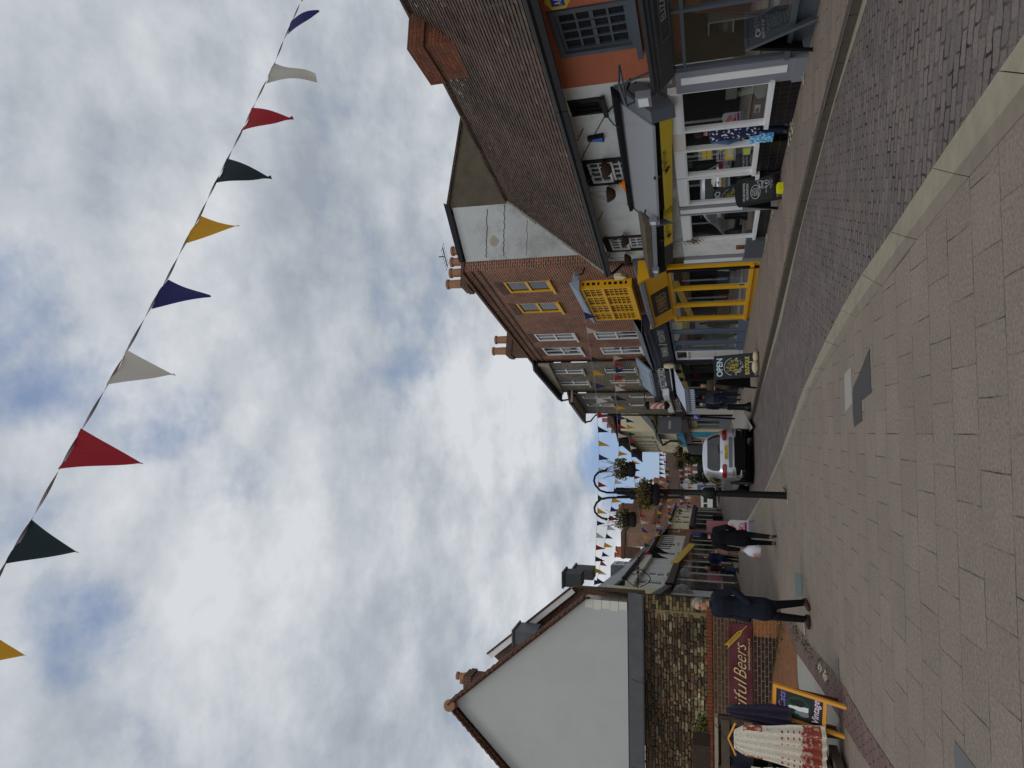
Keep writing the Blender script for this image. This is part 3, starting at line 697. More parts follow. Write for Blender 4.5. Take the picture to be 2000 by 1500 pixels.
def logo(F, x_l, x_r, yb, h, sg, parent, mk):
    l, r = F.sz(1302, x_l)[0], F.sz(1302, x_r)[0]; b = F.sz(yb, (x_l + x_r) / 2)[1]
    w_ = r - l
    mb = MB(); mb.text(F, 'DogsTrust', l + w_ * .16, r, b, h, .03 * sg)
    for (dx, dy, q) in ((.02, .3, .05), (.09, .55, .05), (.17, .62, .05), (.09, .2, .085)):
        c = [(l + w_ * (dx + q * math.cos(k * PI / 5)), b + h * 1.0 + w_ * (dy - .4 + q * math.sin(k * PI / 5)) * .7) for k in range(10)]
        mb.prism(F, c, .0 * sg, .03 * sg)
    mb.tube([F.w(l - w_ * .02, b + h * .5, .03 * sg), F.w(l + w_ * .03, b + h * .1, .03 * sg), F.w(l + w_ * .12, b - h * .1, .03 * sg)], .008, 5)
    mb.build('lettering', [MT['black']], parent)
logo(FS1, 334, 288, 1309, .13, sg1, fs, None)
# second sign beyond the canopy
zs0, zs1, zq0, zq1 = FX(1296, 425, .2)[1], FX(1298, 515, .2)[1], FX(1314, 425, .1)[1], FX(1315, 515, .1)[1]
sd0, sd1, sd2 = FX(1305, 420, .15)[0], FX(1305, 478, .15)[0], FX(1305, 516, .15)[0]
mb = MB()
for i, (u0, u1) in enumerate(((sd0, sd1), (sd1, sd2))):
    f0, f1 = (u0 - sd0) / (sd2 - sd0), (u1 - sd0) / (sd2 - sd0); L = lambda a, b, f: a + (b - a) * f
    mb.hexa([FR.w(u0, L(zq0, zq1, f0), .09), FR.w(u1, L(zq0, zq1, f1), .09), FR.w(u0, L(zq0, zq1, f0), -.2), FR.w(u1, L(zq0, zq1, f1), -.2), FR.w(u0, L(zs0, zs1, f0), .2), FR.w(u1, L(zs0, zs1, f1), .2), FR.w(u0, L(zs0, zs1, f0), -.2), FR.w(u1, L(zs0, zs1, f1), -.2)], i)
fs2 = mb.build('fascia', [MT['dogy'], MT['dgrey']], cottage)
FS2 = Frame(FR.w(sd0, zq0, .09), FR.w(sd2, zq1, .09) - FR.w(sd0, zq0, .09), FR.w(sd0, zs0, .2) - FR.w(sd0, zq0, .09))
logo(FS2, 464, 438, 1310, .12, 1 if FS2.ez.dot(EYE - FS2.o) > 0 else -1, fs2, None)
zc0, zc1 = FX(1240, 445, .1)[1], FX(1262, 535, .1)[1]
zr0 = FX(1272, 435, .35)[1]; zr1 = FX(1276, 530, .35)[1]; sr1 = FX(1262, 540, .3)[0]
mb = MB(); mb.hexa([FR.w(sd0, zr0 + .1, -.28), FR.w(sr1, zr1 + .1, -.28), FR.w(sd0, zr0 + .02, .34), FR.w(sr1, zr1 + .02, .34), FR.w(sd0, zr0 + .36, -.28), FR.w(sr1, zr1 + .32, -.28), FR.w(sd0, zr0 + .16, .36), FR.w(sr1, zr1 + .16, .36)], 0)
mb.hexa([FR.w(sd0, zs0, .16), FR.w(sr1, zs1, .16), FR.w(sd0, zs0, -.2), FR.w(sr1, zs1, -.2), FR.w(sd0, zr0 + .02, .3), FR.w(sr1, zr1 + .02, .3), FR.w(sd0, zr0 + .02, -.2), FR.w(sr1, zr1 + .02, -.2)], 1)
cor = mb.build('cornice', [MT['moss'], MT['nearblack']], cottage)
mb = MB(); mb.hexa([FR.w(sd0 + .05, zr0 - .1, .3), FR.w(sr1 - .1, zr1 - .1, .3), FR.w(sd0 + .05, zr0 - .1, .36), FR.w(sr1 - .1, zr1 - .1, .36), FR.w(sd0 + .05, zr0 + .01, .3), FR.w(sr1 - .1, zr1 + .01, .3), FR.w(sd0 + .05, zr0 + .01, .36), FR.w(sr1 - .1, zr1 + .01, .36)])
mb.build('awning_bar', [MT['mgrey']], cor)
MT['lamplens'] = M('floodlight_lens', (200, 204, 210), 1.4, .25, .05)
def floodlight(x, y, label, d=.45, s=.2):
    a, b = FX(x, y, d)
    t = thing('floodlight', label, 'lamp', FR.w(a, b, d), 'floodlights over the charity shop')
    mb = MB(); mb.box(FR, a - s * .55, a + s * .55, b - s * .45, b + s * .45, d - .12, d); mb.build('housing', [MT['mgrey']], t)
    mb = MB(); mb.box(FR, a - s * .4, a + s * .4, b - s * .3, b + s * .3, d + .001, d + .012); mb.build('lens', [MT['lamplens']], t)
    mb = MB(); mb.tube([FR.w(a, b + s * .4, d - .08), FR.w(a, b + s * 1.0, d - .25), FR.w(a, b + s * .8, .0)], .02, 6); mb.build('bracket', [MT['iron']], t)
    return t
floodlight(1257, 200, 'grey floodlight on the big dark bracket beside the orange wall', .45, .27)
floodlight(1276, 436, 'grey floodlight between the two mustard signs', .45, .2)
floodlight(1281, 531, 'grey floodlight at the cottage end, next to the yellow shop', .45, .2)
# open black frame round the first floodlight
a, b = FX(1250, 200, .5)
mb = MB()
for p, q in (((-.3, .3, 0), (.3, .3, 0)), ((-.3, .3, .35), (.3, .25, .35)), ((-.3, .3, 0), (-.3, .3, .35)), ((.3, .3, 0), (.3, .25, .35)), ((-.3, .3, .35), (-.25, -.35, .1)), ((.3, .25, .35), (.3, -.35, .1)), ((-.25, -.35, .1), (.3, -.35, .1))):
    mb.tube([FR.w(a + p[0], b + p[1], p[2]), FR.w(a + q[0], b + q[1], q[2])], .02, 6)
mb.build('awning_frame', [MT['grey']], cottage)
# ---- charity shopfront: windows, door recess, risers
zF = FX(1316, 300)[1]
def Sx(y, x=1440): return FX(x, y)[0]
rs = MB()
def swin(ya, yb, xsill, xb, rec=0.0, ztop=None, board=.24):
    mb = MB(); gl = MB(); sl_ = MB(); a0, a1 = sorted((Sx(ya), Sx(yb))); zs_ = FX(xsill, (ya + yb) / 2)[1]; zt_ = (ztop or zF)
    mb.box(FR, a0, a1, zt_ - board, zt_, -.1, .0)
    mb.box(FR, a0, a0 + .07, zs_, zt_ - board, -.1, .0); mb.box(FR, a1 - .07, a1, zs_, zt_ - board, -.1, .0)
    mb.box(FR, a0 + .05, a1 - .05, zt_ - board + .03, zt_ - .04, 0, .015)
    gl.quad(FR.w(a0 + .07, zs_, -.05), FR.w(a1 - .07, zs_, -.05), FR.w(a1 - .07, zt_ - board, -.05), FR.w(a0 + .07, zt_ - board, -.05))
    sl_.box(FR, a0 - .04, a1 + .04, zs_ - .075, zs_, -.1, .07)
    rs.box(FR, a0, a1, .0, zs_ - .075, -.14, -.01)
    o = mb.build('shop_window', [MT['white']], cottage); gl.build('pane', [MT['glass']], o); sl_.build('sill', [MT['white']], o)
    return a0, a1, zs_, zt_ - board
W1 = swin(166, 250, 1497, 1550); W2 = swin(285, 339, 1471, 1528); W3 = swin(341, 395, 1472, 1525); W4 = swin(412, 466, 1473, 1500)
rs.build('stall_riser', [MT['btile']], cottage)
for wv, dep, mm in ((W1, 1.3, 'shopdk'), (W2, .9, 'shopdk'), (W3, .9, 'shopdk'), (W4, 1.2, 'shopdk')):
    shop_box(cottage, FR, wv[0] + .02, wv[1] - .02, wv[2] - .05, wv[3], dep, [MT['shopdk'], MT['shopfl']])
# door recess with checker step
da, db = sorted((Sx(252), Sx(285)))
mb = MB(); mb.box(FR, da, db, zF - .24, zF, -1.0, -.02)
mb.box(FR, da + .02, da + .1, .2, zF - .24, -.95, -.87); mb.box(FR, db - .1, db - .0, .2, zF - .24, -.95, -.87); mb.box(FR, da + .1, db - .1, zF - .42, zF - .24, -.95, -.87)
mb.box(FR, da + .1, db - .1, .2, .42, -.95, -.87)
dr = mb.build('shop_door', [MT['offw']], cottage)
mb = MB(); mb.quad(FR.w(da + .1, .42, -.9), FR.w(db - .1, .42, -.9), FR.w(db - .1, zF - .42, -.9), FR.w(da + .1, zF - .42, -.9)); mb.build('pane', [MT['pane']], dr)
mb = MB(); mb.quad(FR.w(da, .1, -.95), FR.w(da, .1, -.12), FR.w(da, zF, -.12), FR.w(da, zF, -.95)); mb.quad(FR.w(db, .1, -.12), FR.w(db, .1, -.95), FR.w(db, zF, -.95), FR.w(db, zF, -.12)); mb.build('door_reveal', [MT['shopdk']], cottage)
MT['check'] = MT['checkb'] = None
ck, nt_, pp = _new('checker_tiles'); cq = nd(nt_, 'ShaderNodeTexChecker', Scale=7.0); uvn = nt_.nodes.new('ShaderNodeUVMap'); nt_.links.new(uvn.outputs[0], cq.inputs[0])
cq.inputs[1].default_value = lin((190, 182, 160), 1.3); cq.inputs[2].default_value = lin((40, 38, 34), 1.2); nt_.links.new(cq.outputs[0], pp.inputs[0]); pp.inputs['Roughness'].default_value = .5
mb = MB()
for (ya, yb, c0, c1) in ((243, 318, -.95, .2), (150, 163, .04, .18), (405, 425, .0, .14), (455, 497, .0, .2)):
    a0, a1 = sorted((Sx(ya), Sx(yb))); zz_ = gz(FR.w(a0, 0).y) + .085
    mb.hexa([FR.w(a0, zz_ - .05, c0), FR.w(a1, zz_ - .05, c0), FR.w(a0, zz_ - .05, c1), FR.w(a1, zz_ - .05, c1), FR.w(a0, zz_, c0), FR.w(a1, zz_, c0), FR.w(a0, zz_ - .005, c1), FR.w(a1, zz_ - .005, c1)])
mb.build('doorstep', [ck], cottage)
# grey pilasters with white panels, white end wall, plinth
def pilaster(ya, yb, xp0, xp1, proud=.03, wp=(.3, .75)):
    a0, a1 = sorted((Sx(ya), Sx(yb))); mb = MB(); mb.box(FR, a0, a1, .1, zF + .02, -.15, proud)
    o = mb.build('pilaster', [MT['mgrey']], cottage)
    mb = MB(); w_ = a1 - a0; mb.box(FR, a0 + w_ * (1 - wp[1]), a0 + w_ * (1 - wp[0]), FX(xp1, (ya + yb) / 2)[1], FX(xp0, (ya + yb) / 2)[1], proud + .001, proud + .014); mb.build('panel', [MT['white']], o)
pilaster(395.5, 411.5, 1328, 1450); pilaster(497, 510, 1335, 1450)
a0, a1 = sorted((Sx(466.5), Sx(496.5))); zpl = FX(1455, 482)[1]
mb = MB(); mb.box(FR, a0, a1, zpl, zF + .02, -.15, -.02); mb.box(FR, a0 - .02, a1 + .04, .1, zpl, -.15, .12, 1); mb.build('end_wall', [MT['wallw'], MT['grey']], cottage)
a, b = FX(1448, 483, 0)
t = thing('wall_sign', 'small square brown sign low on the white shop end wall', 'sign', FR.w(a, b)); 
mb = MB(); mb.box(FR, a - .13, a + .13, b - .14, b + .14, -.019, .01); mb.build('board', [M('brown_sign', (112, 72, 44), 1.4, .7, .15)], t)
mb = MB(); mb.tube([FR.w(a + .06 * math.cos(k), b + .06 * math.sin(k) * (1 + .3 * math.cos(3 * k)), .013) for k in [i * .5 for i in range(13)]], .008, 4); mb.build('emblem', [MT['black']], t)
# dried wreath
a, b = FX(1346, 472, .03); mb = MB(); rr_ = random.Random(8)
for k in range(46):
    x_, z_ = rr_.gauss(0, .07), rr_.gauss(0, .13); p = FR.w(a + x_, b + z_, .0); q = FR.w(a + x_ + rr_.uniform(-.1, .1), b + z_ - rr_.uniform(.02, .14), rr_.uniform(.01, .08))
    mb.tube([p, q], .007, 4)
tag(mb.build('dried_wreath', [M('dried_stems', (96, 70, 48), 1.3, .9, .4, 20)]), 'dried twig wreath hanging on the white wall by the end window', 'wreath')
# posters and display pieces behind / on the glass
def card(name, ya, yb, x0, x1, d, col, label, cat, lines=None, group=None, F=None):
    F = F or FR; r = px_rect(F, x0, ya, x1, yb, d)
    t = thing(name, label, cat, F.w((r[0] + r[1]) / 2, r[2], d), group)
    mb = MB(); mb.box(F, r[0], r[1], r[2], r[3], d - .006, d); mb.build('sheet', [M('card_' + name, col, 1.35, .7, .04)], t)
    for i, (u0, u1, v0, v1, c) in enumerate(lines or []):
        W_, H_ = r[1] - r[0], r[3] - r[2]
        mb = MB(); mb.box(F, r[1] - u0 * W_, r[1] - u1 * W_, r[2] + v0 * H_, r[2] + v1 * H_, d + .0005, d + .003); mb.build('print', [M('ink', c, 1.3, .7, .05)], t)
    return t
YL = (176, 150, 40); DK = (40, 40, 44)
card('poster', 314, 291, 1364, 1392, -.052, (178, 182, 184), 'white poster with two mustard blocks, upper one in the charity window', 'poster', [(.1, .9, .08, .38, YL), (.1, .9, .45, .72, YL), (.75, .95, .8, .92, YL)])
card('poster', 316, 285, 1399, 1438, -.052, (182, 186, 190), 'larger white poster with a mustard van picture in the charity window', 'poster', [(.08, .92, .1, .55, YL), (.3, .85, .18, .42, (184, 188, 192)), (.1, .75, .68, .74, DK), (.1, .6, .8, .86, DK), (.76, .94, .66, .86, YL)])
card('poster', 304, 281, 1450, 1468, -.052, (170, 178, 164), 'pale leaflet with a lime green block low in the charity window', 'poster', [(.1, .62, .12, .88, (160, 172, 60))])
card('window_sticker', 329, 316, 1339, 1352, -.052, (74, 78, 92), 'small grey square sticker at the top of the charity window', 'sticker')
card('framed_print', 225, 204, 1472, 1486, -.25, (206, 200, 178), 'cream framed print standing on the charity window ledge', 'picture', [(.3, .7, .2, .8, (90, 88, 84))])
card('framed_print', 232, 226, 1471, 1485, -.25, (206, 200, 178), 'smaller cream framed print beside the larger one on the ledge', 'picture', [(.3, .7, .2, .8, (90, 88, 84))])
card('paper_bag', 195, 172, 1417, 1440, -.3, (142, 138, 122), 'pale card tote hung in the nearest charity window', 'bag')
card('window_sign', 428, 410, 1396, 1412, -.052, (60, 68, 76), 'small dark framed sign in the end charity window', 'sign', [(.2, .8, .25, .75, (120, 130, 140))])
def hang_cloth(name, F, a, ztop, zbot, w0, w1, d, col, label, cat='clothes', folds=5, seed=1, group=None, pat=None, parent=None, neck=0.0, res=(26, 14)):
    """a hanging garment: shoulders w0 wide, hem w1 wide, with folds"""
    rr = random.Random(seed); (n, k) = res; mb = MB(); pts = []
    for side in (1, -1):
        for i in range(k + 1):
            f = i / k; z_ = ztop + (zbot - ztop) * f
            wd = (w0 + (w1 - w0) * f) * (0.55 + .45 * min(1, f * 7)) * (1 - .1 * math.sin(PI * min(1, f * 1.6)))
            for j in range(n + 1):
                u = -1 + 2 * j / n
                thick = (.05 + .05 * f) * math.sqrt(max(0, 1 - u * u * .98))
                fold = (.012 + .028 * f) * math.sin(u * folds * PI + seed + f * 1.2)
                zz_ = z_ - (neck * max(0, 1 - abs(u) * 3.2) * (1 - f) ** 6 if i == 0 else 0) - (abs(u) * .05 if i == 0 else 0)
                pts.append(F.w(a + u * wd / 2, zz_, d + side * (thick + fold * .6) + fold * .4))
    m = (n + 1) * (k + 1)
    col_ = lambda f, u: lin(pat(f, u) if pat else tuple(c * rr.uniform(.85, 1.12) for c in col), 1.45)[:3]
    for s_ in (0, 1):
        for i in range(k):
            for j in range(n):
                q = s_ * m + i * (n + 1) + j; f_ = [q, q + 1, q + n + 2, q + n + 1]
                mb.f.append(f_ if s_ else f_[::-1]); mb.m.append(0); mb.col.append(col_(i / k, -1 + 2 * (j + .5) / n))
    mb.v = [Vector(p) for p in pts]
    for i in range(k):
        for j in (0, n):
            q = i * (n + 1) + j; mb.f.append([q, q + n + 1, m + q + n + 1, m + q]); mb.m.append(0); mb.col.append(lin(col, 1.2)[:3])
    for i, rowi in ((0, 0), (k, k)):
        for j in range(n):
            q = rowi * (n + 1) + j; mb.f.append([q, q + 1, m + q + 1, m + q]); mb.m.append(0); mb.col.append(lin(col, .8)[:3])
    o = mb.build(name, [MT['cloth']], parent, 'all')
    return tag(o, label, cat, group) if parent is None else o
FIW = off(FR, -.45)
a, b = FIW.sz(1337, 14); _, c = FIW.sz(1487, 8)
hang_cloth('dress', FIW, a - .1, b, c, .5, .95, 0, (120, 84, 78), 'long dusky pink dress with an orange bodice in the orange house shop window', 'dress', 7, 3, pat=lambda f, u: (176, 106, 50) if f < .22 + .05 * math.sin(u * 5) else (118 + 14 * math.sin(u * 9), 82, 78))
a, b = FIW.sz(1452, 10); goods('shoe_display', FIW, [(a - .5, a + .1, zs + .0, zs + .12, -.2, .1, (60, 50, 48)), (a - .45, a - .1, zs + .12, zs + .2, -.15, .0, (150, 70, 90)), (a - .1, a + .05, zs + .12, zs + .19, -.1, .05, (190, 190, 186))], 'small heap of shoes and bags under the dusky pink dress', 'shoes')
zz_ = W3[2]
hang_cloth('jacket', off(FR, -.5), (W3[0] + W3[1]) / 2 + .1, zF - .6, W3[2] + .7, .5, .55, 0, (70, 76, 84), 'grey blue coat on display in the middle charity window', 'coat', 3, 6)
hang_cloth('shirt', off(FR, -.55), (W4[0] + W4[1]) / 2 - .15, zF - .5, W4[2] + .55, .42, .5, 0, (58, 64, 82), 'dark blue top on display in the end charity window', 'top', 3, 9)
hang_cloth('scarf', off(FR, -.4), (W2[0] + W2[1]) / 2 + .2, zF - .35, W2[2] + .5, .3, .45, 0, (150, 146, 96), 'pale olive dress behind the posters in the charity window', 'dress', 3, 12)
a, b = FX(1360, 196, -.6); hang_cloth('coat', off(FR, -.7), (W1[0] + W1[1]) / 2 - .25, zF - .5, W1[2] + .35, .5, .6, 0, (70, 40, 38), 'dark maroon coat at the back of the nearest charity window', 'coat', 3, 14)
mb = MB(); Fq = off(FR, -.35); a, b = Fq.sz(1480, 175)
mb.prism(Fq, [(a - .35, W1[2]), (a + .2, W1[2]), (a + .25, W1[2] + .12), (a + .05, W1[2] + .2), (a + .1, W1[2] + .45), (a - .02, W1[2] + .5), (a - .12, W1[2] + .25), (a - .32, W1[2] + .2)], -.03, .03); tag(mb.build('display_figure', [M('pale_board', (140, 146, 136), 1.3, .8, .08)]), 'pale green animal shaped cut-out standing in the nearest charity window', 'cut-out')
mb = MB(); mb.tube([FR.w(W1[0] + .15, W1[2] + .35, -.5), FR.w(W1[0] + .15, zF - .3, -.5)], .035, 8); tag(mb.build('clothes_rail', [MT['offw']]), 'white upright rail post inside the nearest charity window', 'rail')
# ------------------------------------------------------------------ red brick building: yellow shop and blue-grey shop
brick = thing('brick_building', 'three storey red brick building with yellow and white sash windows and a yellow oriel', 'building', FG.w(5, 0))
def BX(x, y, d=0.0): return FB.sz(x, y, d)
sc_ = BX(1050, 521.5)[0]; sD = BX(1150, 706)[0]
zp = (BX(901, 526)[1], BX(1040, 705)[1])
ztp = lambda s: zp[0] + (zp[1] - zp[0]) * (s - sc_) / (sD - sc_)
def wr_(xt, xb, ya, yb):
    ym = (ya + yb) / 2; a = sorted((BX((xt + xb) / 2, ya)[0], BX((xt + xb) / 2, yb)[0])); return (a[0], a[1], BX(xb, ym)[1], BX(xt, ym)[1])
Y1, Y2 = wr_(987, 1077, 550, 572), wr_(1012, 1094, 592, 612)
U1, U2 = wr_(1046, 1124, 652, 666), wr_(1062, 1136, 679, 694)
L1, L2 = wr_(1161, 1248, 648, 663), wr_(1174, 1254, 678, 692)
ORI = (BX(1190, 561)[0], BX(1190, 624)[0], BX(1236, 590)[1], BX(1140, 590)[1])
mb = MB(); wall(mb, FB, sc_, sD, 2.2, 8.8, [Y1, Y2, U1, U2, L1, L2], .1, 0, top=ztp)
FSIDE = Frame(FB.w(sc_, 0), -FB.ez, Z, -FB.ex)      # gable wall towards the camera
if FSIDE.ez.dot(EYE - FSIDE.o) < 0: FSIDE = Frame(FSIDE.o, FSIDE.ex, Z, -FSIDE.ez)
def SX(x, y, d=0.0): return FSIDE.sz(x, y, d)
b1 = SX(1000, 506)[0]
mb.quad(*[FSIDE.w(a, b) for a, b in ((0, 2), (b1, 2), (b1, SX(905, 507)[1]), (0, ztp(sc_)))])
mb.quad(*[FB.w(sD, b, c) for b, c in ((2, 0), (2, -6), (9.2, -6), (ztp(sD), 0))])
mb.build('wall', [MT['brick']], brick)
mb = MB(); mb.hexa([FB.w(sc_ - .05, ztp(sc_) - .02, -.3), FB.w(sD, ztp(sD) - .02, -.3), FB.w(sc_ - .05, ztp(sc_) - .02, .1), FB.w(sD, ztp(sD) - .02, .1), FB.w(sc_ - .05, ztp(sc_) + .07, -.3), FB.w(sD, ztp(sD) + .07, -.3), FB.w(sc_ - .05, ztp(sc_) + .07, .1), FB.w(sD, ztp(sD) + .07, .1)])
for k, (dz, o) in enumerate(((.28, .05), (.55, .03))): mb.hexa([FB.w(s_, ztp(s_) - dz + e, c) for e in (0, .08) for c in (0.001, o) for s_ in (sc_, sD)])
mb.build('coping', [MT['brickdk']], brick)
def flat_arch(r, nm=9):
    mb = MB(); n = nm
    for i in range(n):
        u = (i + .06) / n; v = (i + .94) / n; a = r[0] - .08 + (r[1] - r[0] + .16) * u; b = r[0] - .08 + (r[1] - r[0] + .16) * v; t = .06 * ((u + v) - 1)
        mb.prism(FB, [(a, r[3] + .01), (b, r[3] + .01), (b + t, r[3] + .27), (a + t, r[3] + .27)], -.02, .008)
    mb.build('brick_arch', [MT['brickdk']], brick)
for r in (Y1, Y2, U1, U2): flat_arch(r)
for r in (Y1, Y2): window(FB, brick, r, [MT['yellow']], 2, 1, d=-.07, fr=.09, bar=.05, sill=MT['yellow'], curtain=MT['wallw'])
for r in (U1, U2, L1, L2): window(FB, brick, r, [MT['white']], 2, 2, d=-.06, fr=.08, bar=.035, sill=MT['offw'])
# white painted gable part, coping, the mossy rear roof
mb = MB(); P_ = [SX(885, 408), SX(910, 506), SX(1150, 500), SX(1150, 380), SX(987, 399)]
wp = [(b1, SX(911, 506)[1]), (b1, 2.5), (SX(1000, 399)[0], 2.5), (SX(940, 402)[0], SX(884, 404)[1])]
mb.prism(FSIDE, wp, -.3, .02); pg_ = mb.build('painted_gable', [MT['peel']], brick)
mb = MB(); rr_ = random.Random(12)
for xr_, ya_, yb_ in ((952, 409, 505), (986, 400, 505), (1030, 430, 505)): mb.tube([FSIDE.w(*SX(xr_ - (y - ya_) * .02 + rr_.uniform(-1.2, 1.2), y), .021) for y in range(ya_, yb_, 5)], .012 if xr_ != 1030 else .006, 4)
mb.build('crack', [MT['blackw']], pg_)
mb = MB(); a_, b_ = SX(966, 472); mb.prism(FSIDE, [(a_ + .28 * math.cos(k * .7) * rr_.uniform(.5, 1.1), b_ + .16 * math.sin(k * .7) * rr_.uniform(.5, 1.2)) for k in range(9)], .018, .0235); mb.build('bare_patch', [MT['stone']], pg_)
mb = MB()
for (x0, z0_), (x1, z1_) in (((b1 - .02, SX(906, 506)[1]), (SX(940, 402)[0] + .05, SX(879, 404)[1])),):
    mb.prism(FSIDE, [(x0, z0_ - .02), (x1, z1_ - .02), (x1 + .1, z1_ + .2), (x0, z0_ + .12)], -.35, .12)
mb.build('gable_coping', [MT['blackw']], brick)
rx0 = SX(940, 402)[0] - .05; zr = SX(873, 404)[1]; rx1 = SX(889, 190)[0] + .5; zre = SX(893, 200)[1] + .0
mb = MB(); dz = .9
p = [FSIDE.w(rx0, zr - 2.6, .05), FSIDE.w(rx1 + 3, zre - 2.8, .05), FSIDE.w(rx1 + 3, zre - .15, -2.0), FSIDE.w(rx0, zr, -1.6)]
# rear wing: rough rendered wall, its flat coping
mb.prism(FSIDE, [(rx0, 2.5), (rx1 + 3, 2.5), (rx1 + 3, zre - .55), (rx0, zr - .05)], -.3, .005); mb.build('rear_wall', [MT['moss']], brick)
mb = MB(); mb.prism(FSIDE, [(rx0, zr - .07), (rx1 + 3, zre - .57), (rx1 + 3, zre - .5), (rx0, zr + .02)], -.34, .06); mb.build('rear_coping', [MT['browntile']], brick)
# chimneys with pots
def chimney(root, F, a0, a1, b0, b1, c0, c1, pots, mat, potm, name='chimney', pr=.13, ph=.55):
    mb = MB(); mb.box(F, a0, a1, b0, b1 - .3, c0, c1); mb.box(F, a0 - .05, a1 + .05, b1 - .3, b1 - .1, c0 - .05, c1 + .05); mb.box(F, a0 - .02, a1 + .02, b1 - .1, b1, c0 - .02, c1 + .02)
    o = mb.build(name, [mat], root)
    for (a, c, h) in pots:
        mb = MB(); mb.lathe(F.w(a, b1, c), [(pr * 1.15, 0), (pr * 1.15, .06), (pr, .08), (pr * .92, h - .1), (pr * 1.12, h - .08), (pr * 1.12, h), (pr * .85, h), (pr * .8, h - .2)], 12); mb.build('chimney_pot', [potm], o, True)
    return o
def cross_stack(y0, y1, xt, xpot, c0, npot, wid, pr):
    # stack running back from the street on the party wall: y0 nearer the street, y1 its far end
    s0 = BX(xt, y0, -c0)[0]; zt = BX(xt, y0, -c0)[1]; zp_ = BX(xpot, y0 - 12, -c0 - .2)[1]; c1 = c0 + .4
    while ypix2(FB.w(s0, zt, -c1)) > y1 and c1 < 6: c1 += .1
    chimney(brick, FB, s0 - wid, s0, ztp(s0) - 1.0, zt, -c1, -c0, [(s0 - wid / 2, -c0 - (c1 - c0) * (k + .5) / npot, (zp_ - zt) * (1.08 if k == 0 else .95)) for k in range(npot)], MT['brickdk'], MT['potbuff'], pr=pr)
    return zt
def ypix2(P): v = P - EYE; return 750 - FOC * v.dot(RR) / v.dot(FW)
cz = cross_stack(572, 487, 912, 879, .7, 4, .75, .17)
cross_stack(700, 660, 995, 963, .8, 2, .7, .2)
a, b = BX(885, 500, -1.0); mb = MB(); mb.tube([FB.w(a, cz + .1, -1), FB.w(a, b + .35, -1)], .02, 5); mb.tube([FB.w(a - .5, b + .2, -1.1), FB.w(a + .4, b + .35, -.8)], .014, 5)
for k in range(6): f = k / 5; c_ = Vector(FB.w(a - .5 + .9 * f, b + .2 + .15 * f, -1.1 + .3 * f)); mb.tube([c_ - FB.ez * .16 - Z * .03, c_ + FB.ez * .16 + Z * .03], .007, 4)
mb.build('aerial', [MT['iron']], brick)
# oriel window: projecting yellow box of small panes with lead roof
a0, a1, b0, b1_ = ORI; dp = .28
a0 = BX(1190, 562, dp)[0]; a1 = BX(1190, 625, dp)[0]; b0 = BX(1238, 590, dp)[1]; b1_ = BX(1145, 590, dp)[1]
FOR = off(FB, dp); WY = (a1 - a0)
oriel = window(FOR, brick, (a0, a1, b0, b1_), [MT['yellow']], 1, 1, d=-.05, fr=.09, th=.06, name='oriel_window')
mb = MB(); zm = b0 + (b1_ - b0) * .55
mb.box(FOR, a0 + .09, a1 - .09, zm - .05, zm + .05, -.04, .02)
for c in range(1, 4): x = a0 + WY * c / 4; mb.box(FOR, x - .045, x + .045, b0 + .09, zm - .05, -.045, .012); mb.box(FOR, x - .045, x + .045, zm + .05, b1_ - .09, -.045, .012)
for c in range(4):
    x0, x1 = a0 + WY * c / 4 + (.09 if c == 0 else .045), a0 + WY * (c + 1) / 4 - (.09 if c == 3 else .045)
    for k in (1, 2): x = x0 + (x1 - x0) * k / 3; mb.box(FOR, x - .014, x + .014, b0 + .09, zm - .05, -.04, -.012); mb.box(FOR, x - .014, x + .014, zm + .05, b1_ - .09, -.04, -.012)
    for q in range(1, 5): y = b0 + .09 + (zm - .05 - b0 - .09) * q / 5; mb.box(FOR, x0, x1, y - .014, y + .014, -.039, -.013)
    for q in range(1, 3): y = zm + .05 + (b1_ - .09 - zm - .05) * q / 3; mb.box(FOR, x0, x1, y - .014, y + .014, -.039, -.013)
mb.build('glazing_bars', [MT['yellow']], oriel)
FO2 = Frame(FB.w(a0, 0, 0), FB.ez, Z, -FB.ex)
mb = MB(); mb.box(FO2, 0, .06, b0, b1_, -.05, 0); mb.box(FO2, dp - .11, dp - .051, b0, b1_, -.05, 0)
for q in range(10): y = b0 + (b1_ - b0) * q / 9; mb.box(FO2, .06, dp - .11, y - (.035 if q not in (0, 5, 9) else .07), y + (.035 if q not in (0, 5, 9) else .07), -.045, -.005)
mb.box(FB, a1 - .05, a1, b0, b1_, 0, dp - .05); mb.box(FB, a0 - .03, a1 + .03, b0 - .08, b0 - .001, -.0, dp + .03); mb.build('oriel_side', [MT['yellow']], oriel)
mb = MB(); mb.quad(FO2.w(.06, b0, -.03), FO2.w(dp - .11, b0, -.03), FO2.w(dp - .11, b1_, -.03), FO2.w(.06, b1_, -.03)); mb.build('side_pane', [MT['pane']], oriel)
mb = MB(); mb.hexa([FB.w(a0 - .1, b1_ + .001, 0), FB.w(a1 + .1, b1_ + .001, 0), FB.w(a0 - .1, b1_ + .001, dp + .08), FB.w(a1 + .1, b1_ + .001, dp + .08), FB.w(a0 + .1, b1_ + .4, 0), FB.w(a1 - .1, b1_ + .4, 0), FB.w(a0 - .08, b1_ + .07, dp + .08), FB.w(a1 + .08, b1_ + .07, dp + .08)]); mb.build('oriel_roof', [MT['leadlt']], oriel)
